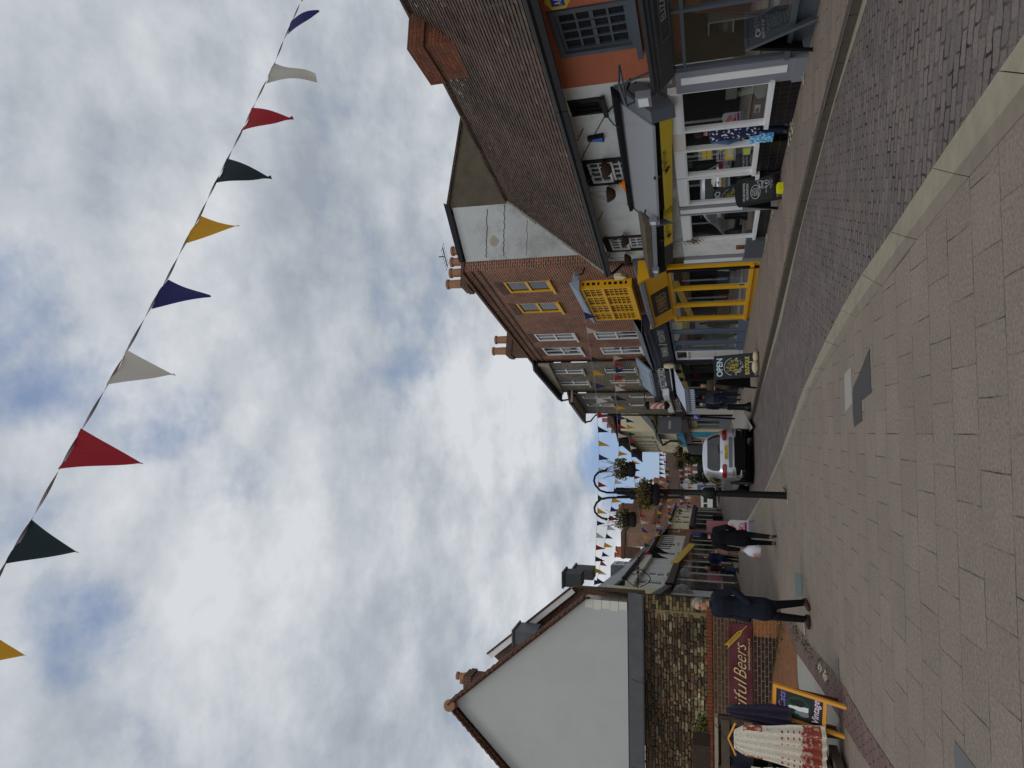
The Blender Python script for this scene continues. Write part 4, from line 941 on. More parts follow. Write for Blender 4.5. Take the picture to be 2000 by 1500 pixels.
# camera, alarm box
a, b = BX(1124, 538, .2); t = thing('security_camera', 'grey security camera bracketed on the red brick corner', 'camera', FB.w(a, b))
mb = MB(); mb.box(Frame(FB.w(a, b, .25), FB.ex + Z * .4, Z - FB.ex * .4), -.22, .2, -.07, .07, -.07, .07); mb.build('housing', [MT['mgrey']], t)
mb = MB(); mb.tube([FB.w(a - .1, b - .05, .25), FB.w(a - .1, b - .25, .2), FB.w(a - .1, b - .3, 0)], .025, 6); mb.build('bracket', [MT['iron']], t)
a, b = BX(1210, 540, .05); t = thing('alarm_box', 'cream alarm box on the brick wall under the oriel side', 'alarm box', FB.w(a, b))
mb = MB(); mb.prism(FB, [(a - .16, b + .16), (a + .16, b + .16), (a + .16, b - .06), (a, b - .2), (a - .16, b - .06)][::-1], .0, .1); mb.build('case', [MT['cream']], t)
# ---- yellow shop
def GX(x, y, d=0.0): return FG.sz(x, y, d)
ya = GX(1400, 517)[0]; y1 = GX(1400, 562)[0]; y2 = GX(1400, 595)[0]; y3 = GX(1400, 624)[0]
yF = GX(1310, 580)[1]; yS = GX(1456, 590)[1]; yB = .2
mb = MB(); gl = MB()
for a, w_ in ((ya, .14), (y1, .09), (y2, .09), (y3 - .14, .14)): mb.box(FG, a, a + w_, yS, yF, -.1, .02)
mb.box(FG, ya - .02, y3 + .02, yS - .1, yS, -.12, .06); mb.box(FG, ya, y3, yB, yS - .1, -.14, .0)
mb.box(FG, ya + .14, y3 - .14, yF - .1, yF, -.1, 0)
ys = mb.build('shop_window', [MT['yellow']], brick)
gl.quad(FG.w(ya + .1, yS, -.05), FG.w(y3 - .1, yS, -.05), FG.w(y3 - .1, yF - .1, -.05), FG.w(ya + .1, yF - .1, -.05)); gl.build('pane', [MT['glass']], ys)
shop_box(brick, FG, ya + .1, y3 - .1, yS, yF - .1, 1.3)
mb = MB()
for a in (y1 + .75, y2 + .7, ya + .95): mb.tube([FG.w(a, yS, -.4), FG.w(a, yF - .12, -.4)], .025, 6)
tag(mb.build('display_rails', [MT['offw']]), 'row of pale upright display poles inside the yellow shop window', 'display rail')
FY = off(FG, -.45)
hang_cloth('jacket', FY, ya + .45, yF - .55, yS + .5, .5, .55, 0, (34, 36, 46), 'dark jacket on a bust in the nearest yellow shop window', 'jacket', 3, 21)
hang_cloth('denim_skirt', FY, y1 + .4, yS + .95, yS + .1, .4, .6, 0, (88, 116, 142), 'pale blue denim skirt in the middle yellow shop window', 'skirt', 5, 22)
hang_cloth('black_blouse', FY, y1 + .4, yF - .5, yS + .96, .5, .5, 0, (30, 30, 34), 'black top above the pale denim skirt in the yellow shop window', 'top', 3, 23)
hang_cloth('leather_bag', FY, y2 + .4, yS + .9, yS + .4, .3, .42, 0, (112, 70, 44), 'brown leather bag hung in the far yellow shop window', 'bag', 2, 24)
hang_cloth('black_coat', FY, y2 + .45, yF - .6, yS + 1.0, .5, .6, 0, (26, 26, 30), 'black coat above the brown bag in the far yellow shop window', 'coat', 2, 25)
card('window_card', 561, 552, 1440, 1460, -.049, (150, 160, 162), 'small pale card low in the nearest yellow shop window', 'card', [(.25, .75, .3, .85, (40, 44, 50))], F=FG)
card('window_card', 529, 521, 1402, 1424, -.049, (170, 180, 160), 'pale green card at the edge of the yellow shop window', 'card', [(.2, .8, .4, .7, (176, 80, 90))], F=FG)
zt = (GX(1262, 545, .5)[1], GX(1270, 622, .5)[1]); zb_ = (GX(1310, 545, .1)[1], GX(1309, 622, .1)[1])
f0, f1 = GX(1285, 541, .3)[0], GX(1285, 630, .3)[0]
zt = (sum(zt) / 2,) * 2; zb_ = (yF,) * 2
mb = MB(); mb.hexa([FG.w(f0, yF, .06), FG.w(f1, yF, .06), FG.w(f0, yF, -.2), FG.w(f1, yF, -.2), FG.w(f0, zt[0], .42), FG.w(f1, zt[1], .42), FG.w(f0, zt[0], -.2), FG.w(f1, zt[1], -.2)])
yfa = mb.build('fascia', [MT['yellow']], brick)
mb = MB()
for s_, sg_ in ((f0, -1), (f1, 1)): mb.hexa([FG.w(s_ + sg_ * .002, yF - .05, .1), FG.w(s_ + sg_ * .14, yF - .05, .1), FG.w(s_ + sg_ * .002, yF - .05, -.2), FG.w(s_ + sg_ * .14, yF - .05, -.2), FG.w(s_ + sg_ * .002, zt[0] + .18, .52), FG.w(s_ + sg_ * .14, zt[0] + .18, .52), FG.w(s_ + sg_ * .002, zt[0] + .18, -.2), FG.w(s_ + sg_ * .14, zt[0] + .18, -.2)])
mb.build('fascia_console', [MT['yellow']], yfa)
mb = MB(); zl = GX(1246, 560, .2)[1]
mb.hexa([FG.w(f0, zt[0] + .005, .5), FG.w(f1, zt[1] + .005, .5), FG.w(f0, zt[0] + .005, -.29), FG.w(f1, zt[1] + .005, -.29), FG.w(f0, zt[0] + .12, .5), FG.w(f1, zt[1] + .12, .5), FG.w(f0, zl + .1, -.29), FG.w(f1, zl + .1, -.29)]); mb.build('lead_roof', [MT['lead']], yfa)
FSG = Frame(FG.w(0, yF, .06), FG.ex, FG.w(0, zt[0], .42) - FG.w(0, yF, .06)); hh = (FG.w(0, zt[0], .42) - FG.w(0, yF, .06)).length; sg = 1 if FSG.ez.dot(EYE - FSG.o) > 0 else -1
q0, q1 = FSG.sz(1290, 566)[0], FSG.sz(1290, 613)[0]
mb = MB(); mb.box(FSG, q0, q1, hh * .06, hh * .9, 0, .03 * sg); sb_ = mb.build('sign_board', [MT['black']], yfa)
MT['gilt'] = M('dull_gilt', (126, 106, 70), 1.4, .5, .1)
mb = MB()
def outline_text(mb, F, txt, l, r, b, h, c, t):
    vs, fs = glyphs(txt); 
    from collections import Counter
    ec = Counter(tuple(sorted((f[i], f[(i + 1) % len(f)]))) for f in fs for i in range(len(f)))
    x0 = min(v[0] for v in vs); x1 = max(v[0] for v in vs); y0 = min(v[1] for v in vs); y1_ = max(v[1] for v in vs)
    g_ = lambda i: F.w(l + (vs[i][0] - x0) / (x1 - x0) * (r - l), b + (vs[i][1] - y0) / (y1_ - y0) * h, c)
    for (i, j), k in ec.items():
        if k == 1: mb.tube([g_(i), g_(j)], t, 4, caps=False)
outline_text(mb, FSG, 'SUNNIES', q1 - .22, q0 + .22, hh * .22, hh * .5, .036 * sg, .012); mb.build('lettering', [MT['gilt']], sb_)
# ---- blue-grey shop (podiatry)
g0, g1 = GX(1380, 625)[0], GX(1380, 706)[0]; zN0 = GX(1311, 670)[1]; zN1 = GX(1280, 670, .2)[1]
mb = MB(); mb.hexa([FG.w(g0 + .02, zN0, .1), FG.w(g1, zN0, .1), FG.w(g0 + .02, zN0, -.2), FG.w(g1, zN0, -.2), FG.w(g0 + .02, zN1, .22), FG.w(g1, zN1, .22), FG.w(g0 + .02, zN1, -.2), FG.w(g1, zN1, -.2)])
mb.profile(FG, g0 + .02, g1, [(-.29, zN1 + .002), (.24, zN1 + .002), (.3, zN1 + .08), (.3, zN1 + .15), (.38, zN1 + .2), (.38, zN1 + .26), (-.29, zN1 + .34)])
nf = mb.build('fascia', [MT['navy']], brick)
mb = MB(); mb.hexa([FG.w(s_, z_, c_) for z_, cs in ((zN1 + .345, (-.29, .4)), (zN1 + .37, (-.29, .4))) for c_ in cs for s_ in (g0 + .15, g1)]); mb.quad(FG.w(g0 + .15, zN1 + .372, .4), FG.w(g1, zN1 + .372, .4), FG.w(g1, zN1 + .75, -.285), FG.w(g0 + .15, zN1 + .75, -.285)); mb.build('lead_roof', [MT['lead']], nf)
FNV = Frame(FG.w(0, zN0, .1), FG.ex, FG.w(0, zN1, .22) - FG.w(0, zN0, .1)); hN = (FG.w(0, zN1, .22) - FG.w(0, zN0, .1)).length; sg = 1 if FNV.ez.dot(EYE - FNV.o) > 0 else -1
nx = lambda y: FNV.sz(1297, y)[0]
mb = MB(); mb.text(FNV, 'PREMIER', nx(696), nx(677), hN * .3, hN * .42, .012 * sg, bold=.015); mb.text(FNV, 'PODIATRY', nx(667), nx(642.5), hN * .3, hN * .42, .006 * sg, bold=.01)
fx_ = nx(672)
for k in range(5): mb.prism(FNV, [(fx_ + .12 - k * .05, hN * (.25 + k * .1)), (fx_ + .2 - k * .05, hN * (.35 + k * .1)), (fx_ - .02 - k * .03, hN * (.42 + k * .1))], .002 * sg, .008 * sg)
mb.build('lettering', [MT['offw']], nf)
def pane_bay(root, F, spans, zb, zt, fm, gm=None, riser=None, zr=.2, dep=1.0, inm=None):
    """a run of shop window lights; spans = [(a0,a1)]"""
    mb = MB(); gl = MB()
    for a0, a1 in spans:
        mb.box(F, a0, a0 + .06, zb, zt, -.08, .01); mb.box(F, a1 - .06, a1, zb, zt, -.08, .01); mb.box(F, a0 + .06, a1 - .06, zt - .08, zt, -.08, .01); mb.box(F, a0 + .06, a1 - .06, zb, zb + .07, -.08, .01)
        gl.quad(F.w(a0 + .06, zb + .07, -.04), F.w(a1 - .06, zb + .07, -.04), F.w(a1 - .06, zt - .08, -.04), F.w(a0 + .06, zt - .08, -.04))
        if zr is not None: mb.box(F, a0, a1, zr, zb, -.1, .03)
    o = mb.build('shop_window', [fm], root); gl.build('pane', [gm or MT['glass']], o)
    lo, hi = min(s[0] for s in spans), max(s[1] for s in spans)
    shop_box(root, F, lo + .02, hi - .02, zb - .1, zt, dep, inm); return o
zN = zN0 - .02
sp = lambda y: GX(1380, y)[0]
pane_bay(brick, FG, [(sp(626), sp(647)), (sp(650), sp(669)), (sp(671), sp(684))], GX(1444, 650)[1], zN - .03, MT['bluegrey'], riser=MT['bluegrey'], zr=.25, dep=1.1, inm=[M('pale_waiting_room', (150, 152, 140), 1.3, .9, .15), MT['shopfl']])
card('window_poster', 646, 628, 1322, 1346, -.12, (196, 172, 60), 'yellow panel at the top of the blue-grey shop window', 'panel', F=FG)
d0, d1 = sp(685.5), sp(702)
mb = MB(); zt_, zb2 = zN - .05, .3
mb.box(FG, d0, d0 + .09, zb2, zt_, -.1, .0); mb.box(FG, d1 - .09, d1, zb2, zt_, -.1, .0); mb.box(FG, d0 + .09, d1 - .09, zt_ - .08, zt_, -.1, 0); mb.box(FG, d0 + .09, d1 - .09, zt_ - .55, zt_ - .47, -.1, 0)
mb.box(FG, d0 + .09, d1 - .09, zb2, zt_ - .55, -.1, -.05)
for q in range(2): mb.box(FG, d0 + .2, d1 - .2, zb2 + .15 + q * .95, zb2 + .95 + q * .85, -.05, -.035)
dr = mb.build('front_door', [MT['white']], brick)
mb = MB(); mb.quad(FG.w(d0 + .09, zt_ - .47, -.05), FG.w(d1 - .09, zt_ - .47, -.05), FG.w(d1 - .09, zt_ - .08, -.05), FG.w(d0 + .09, zt_ - .08, -.05)); mb.build('fanlight', [MT['pane']], dr)
mb = MB(); mb.box(FG, d1, g1 + .02, .2, zN0, -.2, .04); mb.build('pilaster', [MT['navy']], brick)
mb = MB(); mb.lathe(FG.w(g1 - .5, zN0 + hN * .4, .3), [(.02, -.25), (.1, -.2), (.13, 0), (.1, .2), (.02, .22)], 10); t = tag(mb.build('sign_lamp', [MT['cream']]), 'cream lantern shaped lamp at the end of the navy fascia', 'lamp')
# ------------------------------------------------------------------ flint building with the navy shop and striped awning
def block(name, label, cat, Pa, Pb, depth, wallm, eave_px, roofm, roof_h, roof_d, over=.35, oset=0.0, soffit=None):
    """house between two ground points: wall, roof with overhanging eave; returns thing, facade frame and eave height function"""
    F = face(Pa, Pb)
    t = thing(name, label, cat, F.w((Pb - Pa).length / 2, 0))
    return t, F
flint = thing('flint_building', 'dark flint building with white sashes over the navy shop with a striped awning', 'building', (D_ + E4) / 2)
FL = face(D_, E4); FLu = off(FL, -.15)
def LX(x, y, d=0.0): return FLu.sz(x, y, d)
l0, l1 = LX(1150, 707.5)[0], LX(1150, 766)[0]
ze = (LX(1050, 709)[1], LX(1097, 764)[1]); zl_ = lambda s: ze[0] + (ze[1] - ze[0]) * (s - l0) / (l1 - l0)
def lr(F, xt, xb, ya, yb):
    ym = (ya + yb) / 2; a = sorted((F.sz((xt + xb) / 2, ya)[0], F.sz((xt + xb) / 2, yb)[0])); return (a[0], a[1], F.sz(xb, ym)[1], F.sz(xt, ym)[1])
wins = [lr(FLu, 1074, 1139, 721, 732), lr(FLu, 1090, 1150, 744, 754), lr(FLu, 1180, 1242, 719, 730), lr(FLu, 1190, 1248, 741, 750)]
mb = MB(); wall(mb, FLu, l0, l1, 2.5, 8.6, wins, .12, 0, top=zl_); mb.build('wall', [MT['flint']], flint)
for r in wins: window(FLu, flint, r, [MT['white']], 2, 2, d=-.09, fr=.07, bar=.035, sill=MT['stone'])
def eave(root, F, a0, a1, z0, z1, ov, name='gutter', rd=3.0, rh=2.2, rm=None, gm=None, sof=None):
    mb = MB(); mb.tube([F.w(a0, z0 + .02, ov + .06), F.w(a1, z1 + .02, ov + .06)], .075, 8); g_ = mb.build(name, [gm or MT['iron']], root)
    mb = MB(); p = [F.w(a0, z0, -.25), F.w(a1, z1, -.25), F.w(a0, z0, ov), F.w(a1, z1, ov)]; mb.hexa(p + [q + Z * .1 for q in p]); mb.build('soffit', [sof or MT['blackw']], root)
    if rm:
        mb = MB(); P0, P1 = F.w(a0, z0 + .1, ov + .05), F.w(a1, z1 + .1, ov + .05); Q0, Q1 = F.w(a0, z0 + rh, -rd), F.w(a1, z1 + rh, -rd)
        mb.hexa([P0, P1, Q0, Q1, P0 + Z * .08, P1 + Z * .08, Q0 + Z * .08, Q1 + Z * .08]); mb.build('roof', [rm], root)
eave(flint, FLu, l0, l1 + .1, ze[0], ze[1], .35, rm=MT['slate'], rh=.9, rd=3)
mb = MB(); mb.box(FLu, l0, l1, ze[0] - .55, ze[0] - .02, .002, .12); mb.build('cornice', [MT['stone']], flint)
pz = FLu.w(l1, ze[1], 0); mb = MB(); mb.tube([FLu.w(l1 + .12, ze[1] - .02, .4), FLu.w(l1 + .12, ze[1] - .35, .35), FLu.w(l1 + .1, ze[1] - .7, .06), FLu.w(l1 + .1, 2.8, .06)], .05, 6); mb.build('drainpipe', [MT['iron']], flint)
# lead canopy, navy fascia
za, zb_ = LX(1244, 710, .1), LX(1276, 706, .55)
mb = MB(); m0, m1 = LX(1250, 711, .3)[0], LX(1260, 763, .3)[0]; zc0, zc1 = LX(1247, 725)[1], LX(1272, 735, .6)[1]
n = 4
for i in range(n):
    u0, u1 = m0 + (m1 - m0) * i / n, m0 + (m1 - m0) * (i + .97) / n
    mb.hexa([FLu.w(u0, zc0 - .1, .0), FLu.w(u1, zc0 - .1, .0), FLu.w(u0, zc1 - .08, .62), FLu.w(u1, zc1 - .08, .62), FLu.w(u0, zc0, .0), FLu.w(u1, zc0, .0), FLu.w(u0, zc1, .64), FLu.w(u1, zc1, .64)])
mb.build('lead_canopy', [MT['leadlt']], flint)
zA0, zA1 = LX(1313, 737, .4)[1], LX(1285, 737, .5)[1]
FLF = off(FL, .2)
mb = MB(); mb.box(FL, l0 + .02, l1 - .05, zA0, zA1 + .32, -.14, .33); mb.profile(FL, l0 - .02, l1, [(.331, zA1 + .02), (.45, zA1 + .1), (.45, zA1 + .33), (.331, zA1 + .33)]); nf2 = mb.build('fascia', [MT['navy']], flint)
ax = lambda y: off(FL, .34).sz(1300, y)[0]
mb = MB(); mb.text(FL, 'AZZYN DAVIES', ax(757), ax(719), zA0 + .28, .42, .338, bold=.012)
for b0_, b1__ in ((zA0 + .03, zA0 + .07), (zA1 - .09, zA1 - .05)): mb.box(FL, ax(763), ax(712), b0_, b1__, .331, .34)
mb.box(FL, ax(763.5), ax(763), zA0 + .03, zA1 - .05, .331, .34); mb.build('lettering', [MT['offw']], nf2)
fs0, fs1 = FL.sz(1380, 709)[0], FL.sz(1380, 765)[0]
pane_bay(flint, FL, [(fs0, FL.sz(1380, 726)[0]), (FL.sz(1380, 727)[0], FL.sz(1380, 742)[0]), (FL.sz(1380, 743)[0], fs1)], .85, zA0, MT['dgrey'], dep=1.4, inm=[M('warm_shop_wall', (92, 76, 56), 1.2, .9, .4, 3), MT['shopfl']])
mb = MB(); a, b = FL.sz(1360, 734, -.3); mb.ball(FL.w(a, b, -.35), .22, .22, .2, 12, 8); tag(mb.build('red_lantern', [M('red_paper', (186, 44, 30), 1.5, .6, .1)], None, True), 'round red paper lantern inside the navy shop window', 'lantern')
# awning: striped cloth, front bar, valance, two arms
aw = thing('striped_awning', 'blue and white striped awning let down over the barber shop pavement', 'awning', FL.w(l1, 2.6, 0))
st, nt_, pp = _new('awning_stripes'); uvn = nt_.nodes.new('ShaderNodeUVMap'); sx_ = nt_.nodes.new('ShaderNodeSeparateXYZ'); nt_.links.new(uvn.outputs[0], sx_.inputs[0])
md = nd(nt_, 'ShaderNodeMath', operation='FRACT'); ml = nd(nt_, 'ShaderNodeMath', operation='MULTIPLY'); nt_.links.new(sx_.outputs[0], ml.inputs[0]); ml.inputs[1].default_value = 4.4; nt_.links.new(ml.outputs[0], md.inputs[0])
gtn = nd(nt_, 'ShaderNodeMath', operation='GREATER_THAN'); nt_.links.new(md.outputs[0], gtn.inputs[0]); gtn.inputs[1].default_value = .5
nt_.links.new(mixc(nt_, gtn.outputs[0], lin((206, 212, 220), 1.35), lin((92, 120, 168), 1.35)), pp.inputs[0]); pp.inputs['Roughness'].default_value = .85
E5b = face(E4, E5)
aw0, aw1 = FL.sz(1318, 716, .25)[0], None
T0 = FL.w(FL.sz(1318, 718, .3)[0], FL.sz(1318, 718, .3)[1], .3); T1 = E5b.w(E5b.sz(1320, 769, .2)[0], E5b.sz(1320, 769, .2)[1], .2)
n_ = Vector((FL.ez.x, FL.ez.y, 0)); 
def on_plane(x, y, P, N):
    r = ray(x, y); return EYE + r * ((P - EYE).dot(N) / r.dot(N))
B0 = on_plane(1339, 761, T0 + n_ * 1.35, n_); B1 = on_plane(1339, 804, T0 + n_ * 1.35, n_)
B1.z = B0.z = (B0.z + B1.z) / 2; T0.z = T1.z = (T0.z + T1.z) / 2
mb = MB(); mb.hexa([T0, T1, B0, B1, T0 + Z * .012, T1 + Z * .012, B0 + Z * .012, B1 + Z * .012]); mb.build('cloth', [st], aw)
FAW = Frame(B0, B1 - B0, Z); L_ = (B1 - B0).length; sg = 1 if FAW.ez.dot(EYE - B0) > 0 else -1
mb = MB(); mb.box(FAW, -.02, L_ + .02, -.16, -.001, -.05, .05); mb.build('front_bar', [MT['mgrey']], aw)
mb = MB(); nn_ = 26
for i in range(nn_): u0, u1 = L_ * i / nn_, L_ * (i + 1) / nn_; mb.prism(FAW, [(u0, -.162), (u1, -.162), (u1, -.36), ((u0 + u1) / 2, -.42), (u0, -.36)][::-1], -.004, .004)
mb.build('valance', [st], aw)
mb = MB(); mb.tube([T0 - Z * .3, B0 - Z * .1], .02, 6); mb.tube([T1 - Z * .3, B1 - Z * .1], .02, 6); mb.build('arm', [MT['mgrey']], aw)
# ------------------------------------------------------------------ second flint building: the barber's
barber = thing('barber_building', 'narrow dark flint building with hanging barber pole and pale roller blind box', 'building', (E4 + E5) / 2)
FBA = face(E4, E5); q0, q1 = FBA.sz(1250, 767.5)[0], FBA.sz(1250, 808)[0]
zb0, zb1 = FBA.sz(1120, 770)[1], FBA.sz(1143, 807)[1]
wins = [lr(FBA, 1137, 1193, 774, 780), lr(FBA, 1146, 1199, 789, 795), lr(FBA, 1228, 1292, 772, 778), lr(FBA, 1228, 1293, 788, 794)]
mb = MB(); wall(mb, FBA, q0, q1, 2.4, 8.2, wins, .12, 0, top=lambda s: zb0 + (zb1 - zb0) * (s - q0) / (q1 - q0)); mb.quad(FBA.w(q1, 0, 0), FBA.w(q1, 0, -7), FBA.w(q1, zb1, -7), FBA.w(q1, zb1, 0)); mb.build('wall', [MT['flint']], barber)
for r in wins: window(FBA, barber, r, [MT['white']], 2, 1, d=-.08, fr=.09, bar=.05, sill=MT['stone'])
eave(barber, FBA, q0 + .05, q1 + .15, zb0, zb1, .45, rm=MT['slate'], rh=.9, rd=3, sof=MT['stone'])
mb = MB(); mb.tube([FBA.w(q1 + .05, zb1, .5), FBA.w(q1 + .05, zb1 - .3, .45), FBA.w(q1 + .02, zb1 - .6, .08), FBA.w(q1 + .02, .4, .08)], .055, 6); mb.build('drainpipe', [MT['iron']], barber)
zz0, zz1 = FBA.sz(1334, 788, .2)[1], FBA.sz(1313, 788, .2)[1]
mb = MB(); mb.box(FBA, q0 + .1, q1 - .1, zz0, zz1, -.1, .2); bf = mb.build('fascia', [M('dark_brown_fascia', (52, 40, 36), 1.2, .5, .1)], barber)
mb = MB(); mb.text(FBA, 'BARBER', FBA.sz(1324, 803, .2)[0], FBA.sz(1324, 779, .2)[0], zz0 + .15, (zz1 - zz0) * .55, .206); mb.build('lettering', [MT['offw']], bf)
a0, a1 = FBA.sz(1305, 769, .3)[0], FBA.sz(1305, 803, .3)[0]; zq = FBA.sz(1305, 786, .3)[1]
mb = MB(); mb.box(FBA, a0, a1, zq - .16, zq + .12, .05, .38); mb.build('blind_box', [MT['white']], barber)
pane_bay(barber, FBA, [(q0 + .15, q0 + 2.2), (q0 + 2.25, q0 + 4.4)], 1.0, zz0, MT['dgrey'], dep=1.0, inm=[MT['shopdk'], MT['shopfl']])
mb = MB(); mb.box(FBA, q0 + 4.45, q1 - .1, .4, zz0, -.1, .05); mb.build('side_door', [MT['offw']], barber)
bp = FBA.w(FBA.sz(1283, 792, .6)[0], FBA.sz(1283, 792, .6)[1], .6)
t = thing('barber_pole', 'red and white barber pole with black caps on the flint wall', 'barber pole', bp)
bm_, nt_, pp = _new('barber_stripes'); tcn = nt_.nodes.new('ShaderNodeTexCoord'); wv = nd(nt_, 'ShaderNodeTexWave', Scale=2.2, wave_type='BANDS', bands_direction='DIAGONAL'); nt_.links.new(tcn.outputs['Object'], wv.inputs[0])
nt_.links.new(ramp(nt_, wv.outputs['Fac'], [(.45, lin((196, 190, 184), 1.3)), (.55, lin((190, 100, 76), 1.4))]), pp.inputs[0])
mb = MB(); mb.lathe(bp, [(.17, -.36), (.17, .36)], 14); mb.build('pole', [bm_], t, True)
mb = MB(); mb.lathe(bp, [(.04, -.62), (.2, -.5), (.2, -.361)], 14); mb.lathe(bp, [(.2, .361), (.2, .5), (.04, .62)], 14); mb.tube([bp + Z * .55, bp + Z * .62 - FBA.ez * .6], .025, 6); mb.build('cap', [MT['iron']], t, True)
# ------------------------------------------------------------------ low tiled house with grey shopfronts
low = thing('tiled_house', 'buff brick house with grey tiled roof and dormer over grey shopfronts', 'house', (E5 + E6) / 2)
FLW = face(E5 + Vector((.0, .1, 0)), E6); w0, w1_ = FLW.sz(1300, 809)[0], FLW.sz(1300, 858)[0]
zL = (FLW.sz(1279, 809)[1] + FLW.sz(1290, 857)[1]) / 2
wins = [lr(FLW, 1290, 1322, 812, 818), lr(FLW, 1287, 1297, 829, 835), lr(FLW, 1290, 1323, 843.5, 848.5)]
mb = MB(); wall(mb, FLW, w0, w1_, 2.4, zL, wins, .1); mb.build('wall', [MT['buff']], low)
for r in wins: window(FLW, low, r, [MT['white']], 2, 1, d=-.06, fr=.1, bar=.06, sill=MT['offw'])
zr0 = FLW.sz(1234, 809, -2.6)[1]; R0, R1 = FLW.w(w0, zr0, -2.6), FLW.w(FLW.sz(1243, 824, -2.6)[0], zr0, -2.6)
mb = MB(); P0, P1 = FLW.w(w0, zL, .35), FLW.w(w1_, zL, .35); R1 = FLW.w(w1_ - 2.0, zr0, -2.6)
mb.hexa([P0, P1, R0, R1, P0 + Z * .12, P1 + Z * .12, R0 + Z * .12, R1 + Z * .12]); mb.build('roof', [MT['slate']], low)
mb = MB(); mb.quad(P1 + Z * .12, FLW.w(w1_, zL, -5.5), R1 + Z * .12); mb.build('roof_hip', [MT['slate']], low)
mb = MB(); mb.tube([FLW.w(w0, zL, .42), FLW.w(w1_ + .1, zL, .42), FLW.w(w1_ + .1, zL - .5, .1), FLW.w(w1_ + .1, .5, .1)], .07, 6); mb.build('gutter', [MT['iron']], low)
a, b = FLW.sz(1242, 815, -.9); mb = MB(); mb.box(FLW, a - 1.0, a + .6, b - .9, b + .75, -2.4, -.9); dm = mb.build('dormer', [MT['lead']], low)
window(off(FLW, -.9), low, (a - .9, a + .5, b - .55, b + .6), [MT['white']], 2, 2, d=.01, fr=.09, name='dormer_window')
z0_, z1_ = FLW.sz(1345, 834, .2)[1], FLW.sz(1328, 834, .2)[1]
mb = MB(); mb.box(FLW, w0 + .05, (w0 + w1_) / 2 - .05, z0_, z1_ + .15, -.1, .3); mb.box(FLW, (w0 + w1_) / 2 + .05, w1_ - .05, z0_ - .08, z1_ + .0, -.1, .3); mb.box(FLW, w0, w1_, z1_ + .152, z1_ + .3, -.1, .4); mb.build('fascia', [M('taupe_fascia', (72, 68, 66), 1.3, .5, .08)], low)
mb = MB(); h_ = (w0 + w1_) / 2
for a in (w0 + .3, w0 + 1.6, h_ - .2, h_ + 1.5, w1_ - .5): mb.box(FLW, a - .12, a + .12, .3, z0_ - .08, -.1, .06)
mb.build('pilaster', [MT['mgrey']], low)
pane_bay(low, FLW, [(w0 + .42, w0 + 1.48), (w0 + 1.72, h_ - .32), (h_ - .08, h_ + 1.38), (h_ + 1.62, w1_ - .62)], 1.0, z0_ - .08, MT['mgrey'], dep=.9, inm=[M('cool_shop_wall', (104, 110, 112), 1.2, .9, .3, 3), MT['shopfl']])
a, b = FLW.sz(1308, 834, .8); t = thing('hanging_sign', 'grey rectangular sign hanging from an iron bracket on the buff brick house', 'sign', FLW.w(a, b, .0))
mb = MB(); FHS = Frame(FLW.w(a, b, .7), FLW.ez + FLW.ex * -.6, Z); mb.box(FHS, -.62, .62, -.65, .65, -.03, .03); bd = mb.build('board', [MT['mgrey']], t)
mb = MB(); mb.box(FHS, -.3, .3, -.06, .06, .031, .036); mb.box(FHS, -.3, .3, -.06, .06, -.036, -.031); mb.build('lettering', [MT['offw']], bd)
mb = MB(); mb.tube([FLW.w(a, b + .75, 0), FLW.w(a, b + .75, 1.4)], .025, 6); mb.build('bracket', [MT['iron']], t)
# ------------------------------------------------------------------ tall cream building beyond it
tall = thing('cream_building', 'tall cream rendered building with rows of narrow windows and dark deep eaves', 'building', (E6 + E7) / 2)
FT = face(E5 + (E6 - E5) * .0, E6); FT2 = face(E6, E7)
t0, t1 = FT2.sz(1290, 842)[0], FT2.sz(1290, 883.5)[0]
zT = (FT2.sz(1230, 860)[1] + FT2.sz(1252, 880)[1]) / 2
wins = [lr(FT2, xt, xb, ya, yb) for xt, xb, ya, yb in ((1240, 1273, 852.5, 856), (1245, 1278, 861, 864.5), (1249, 1281, 868, 871), (1252, 1284, 873.5, 876), (1255, 1286, 878, 880.5), (1297, 1322, 862, 865.5), (1298, 1323, 869, 872), (1299, 1324, 874.5, 877))]
mb = MB(); wall(mb, FT2, t0, t1, .5, zT, wins, .15); mb.quad(FT2.w(t0, .5, 0), FT2.w(t0, zT, 0), FT2.w(t0, zT, -9), FT2.w(t0, .5, -9)); mb.build('wall', [MT['cream']], tall)
for r in wins: window(FT2, tall, r, [MT['offw']], 2, 1, d=-.1, fr=.05, bar=.05, sill=MT['stone'])
eave(tall, FT2, t0 - .0, t1 + .3, zT, zT, .7, rm=MT['browntile'], rd=3.5, rh=1.1)
# brown side wing rising behind the low house, with its stack
FTS = off(FLW, -3.2)
ss0, ss1 = FTS.sz(1230, 800)[0], FTS.sz(1245, 842)[0]; zsw = [FTS.sz(1195, 809)[1], FTS.sz(1222, 842)[1]]
mb = MB(); mb.prism(FTS, [(ss0, 3), (ss1, 3), (ss1, zsw[1]), (ss0, zsw[0])], -1.5, 0); mb.build('side_wing', [MT['flint']], tall)
mb = MB(); mb.tube([FTS.w(ss0 - .3, zsw[0] + .12, .1), FTS.w(ss1, zsw[1] + .1, .1), FT2.w(t0, zT + .05, .6)], .12, 6); mb.build('verge', [MT['iron']], tall)
FCK = off(FLW, -5.5); a0, a1 = FCK.sz(1210, 826)[0], FCK.sz(1210, 857)[0]; zc = FCK.sz(1197, 840)[1]; zp_ = FCK.sz(1184, 840)[1] - zc
chimney(tall, FCK, a0, a1, 5, zc, -1.2, 0, [(a0 + (a1 - a0) * f, -.6, zp_) for f in (.15, .48, .82)], MT['brickdk'], MT['terracotta'], pr=.24)
z0_, z1_ = FT2.sz(1337, 862, .2)[1], FT2.sz(1326, 862, .2)[1]
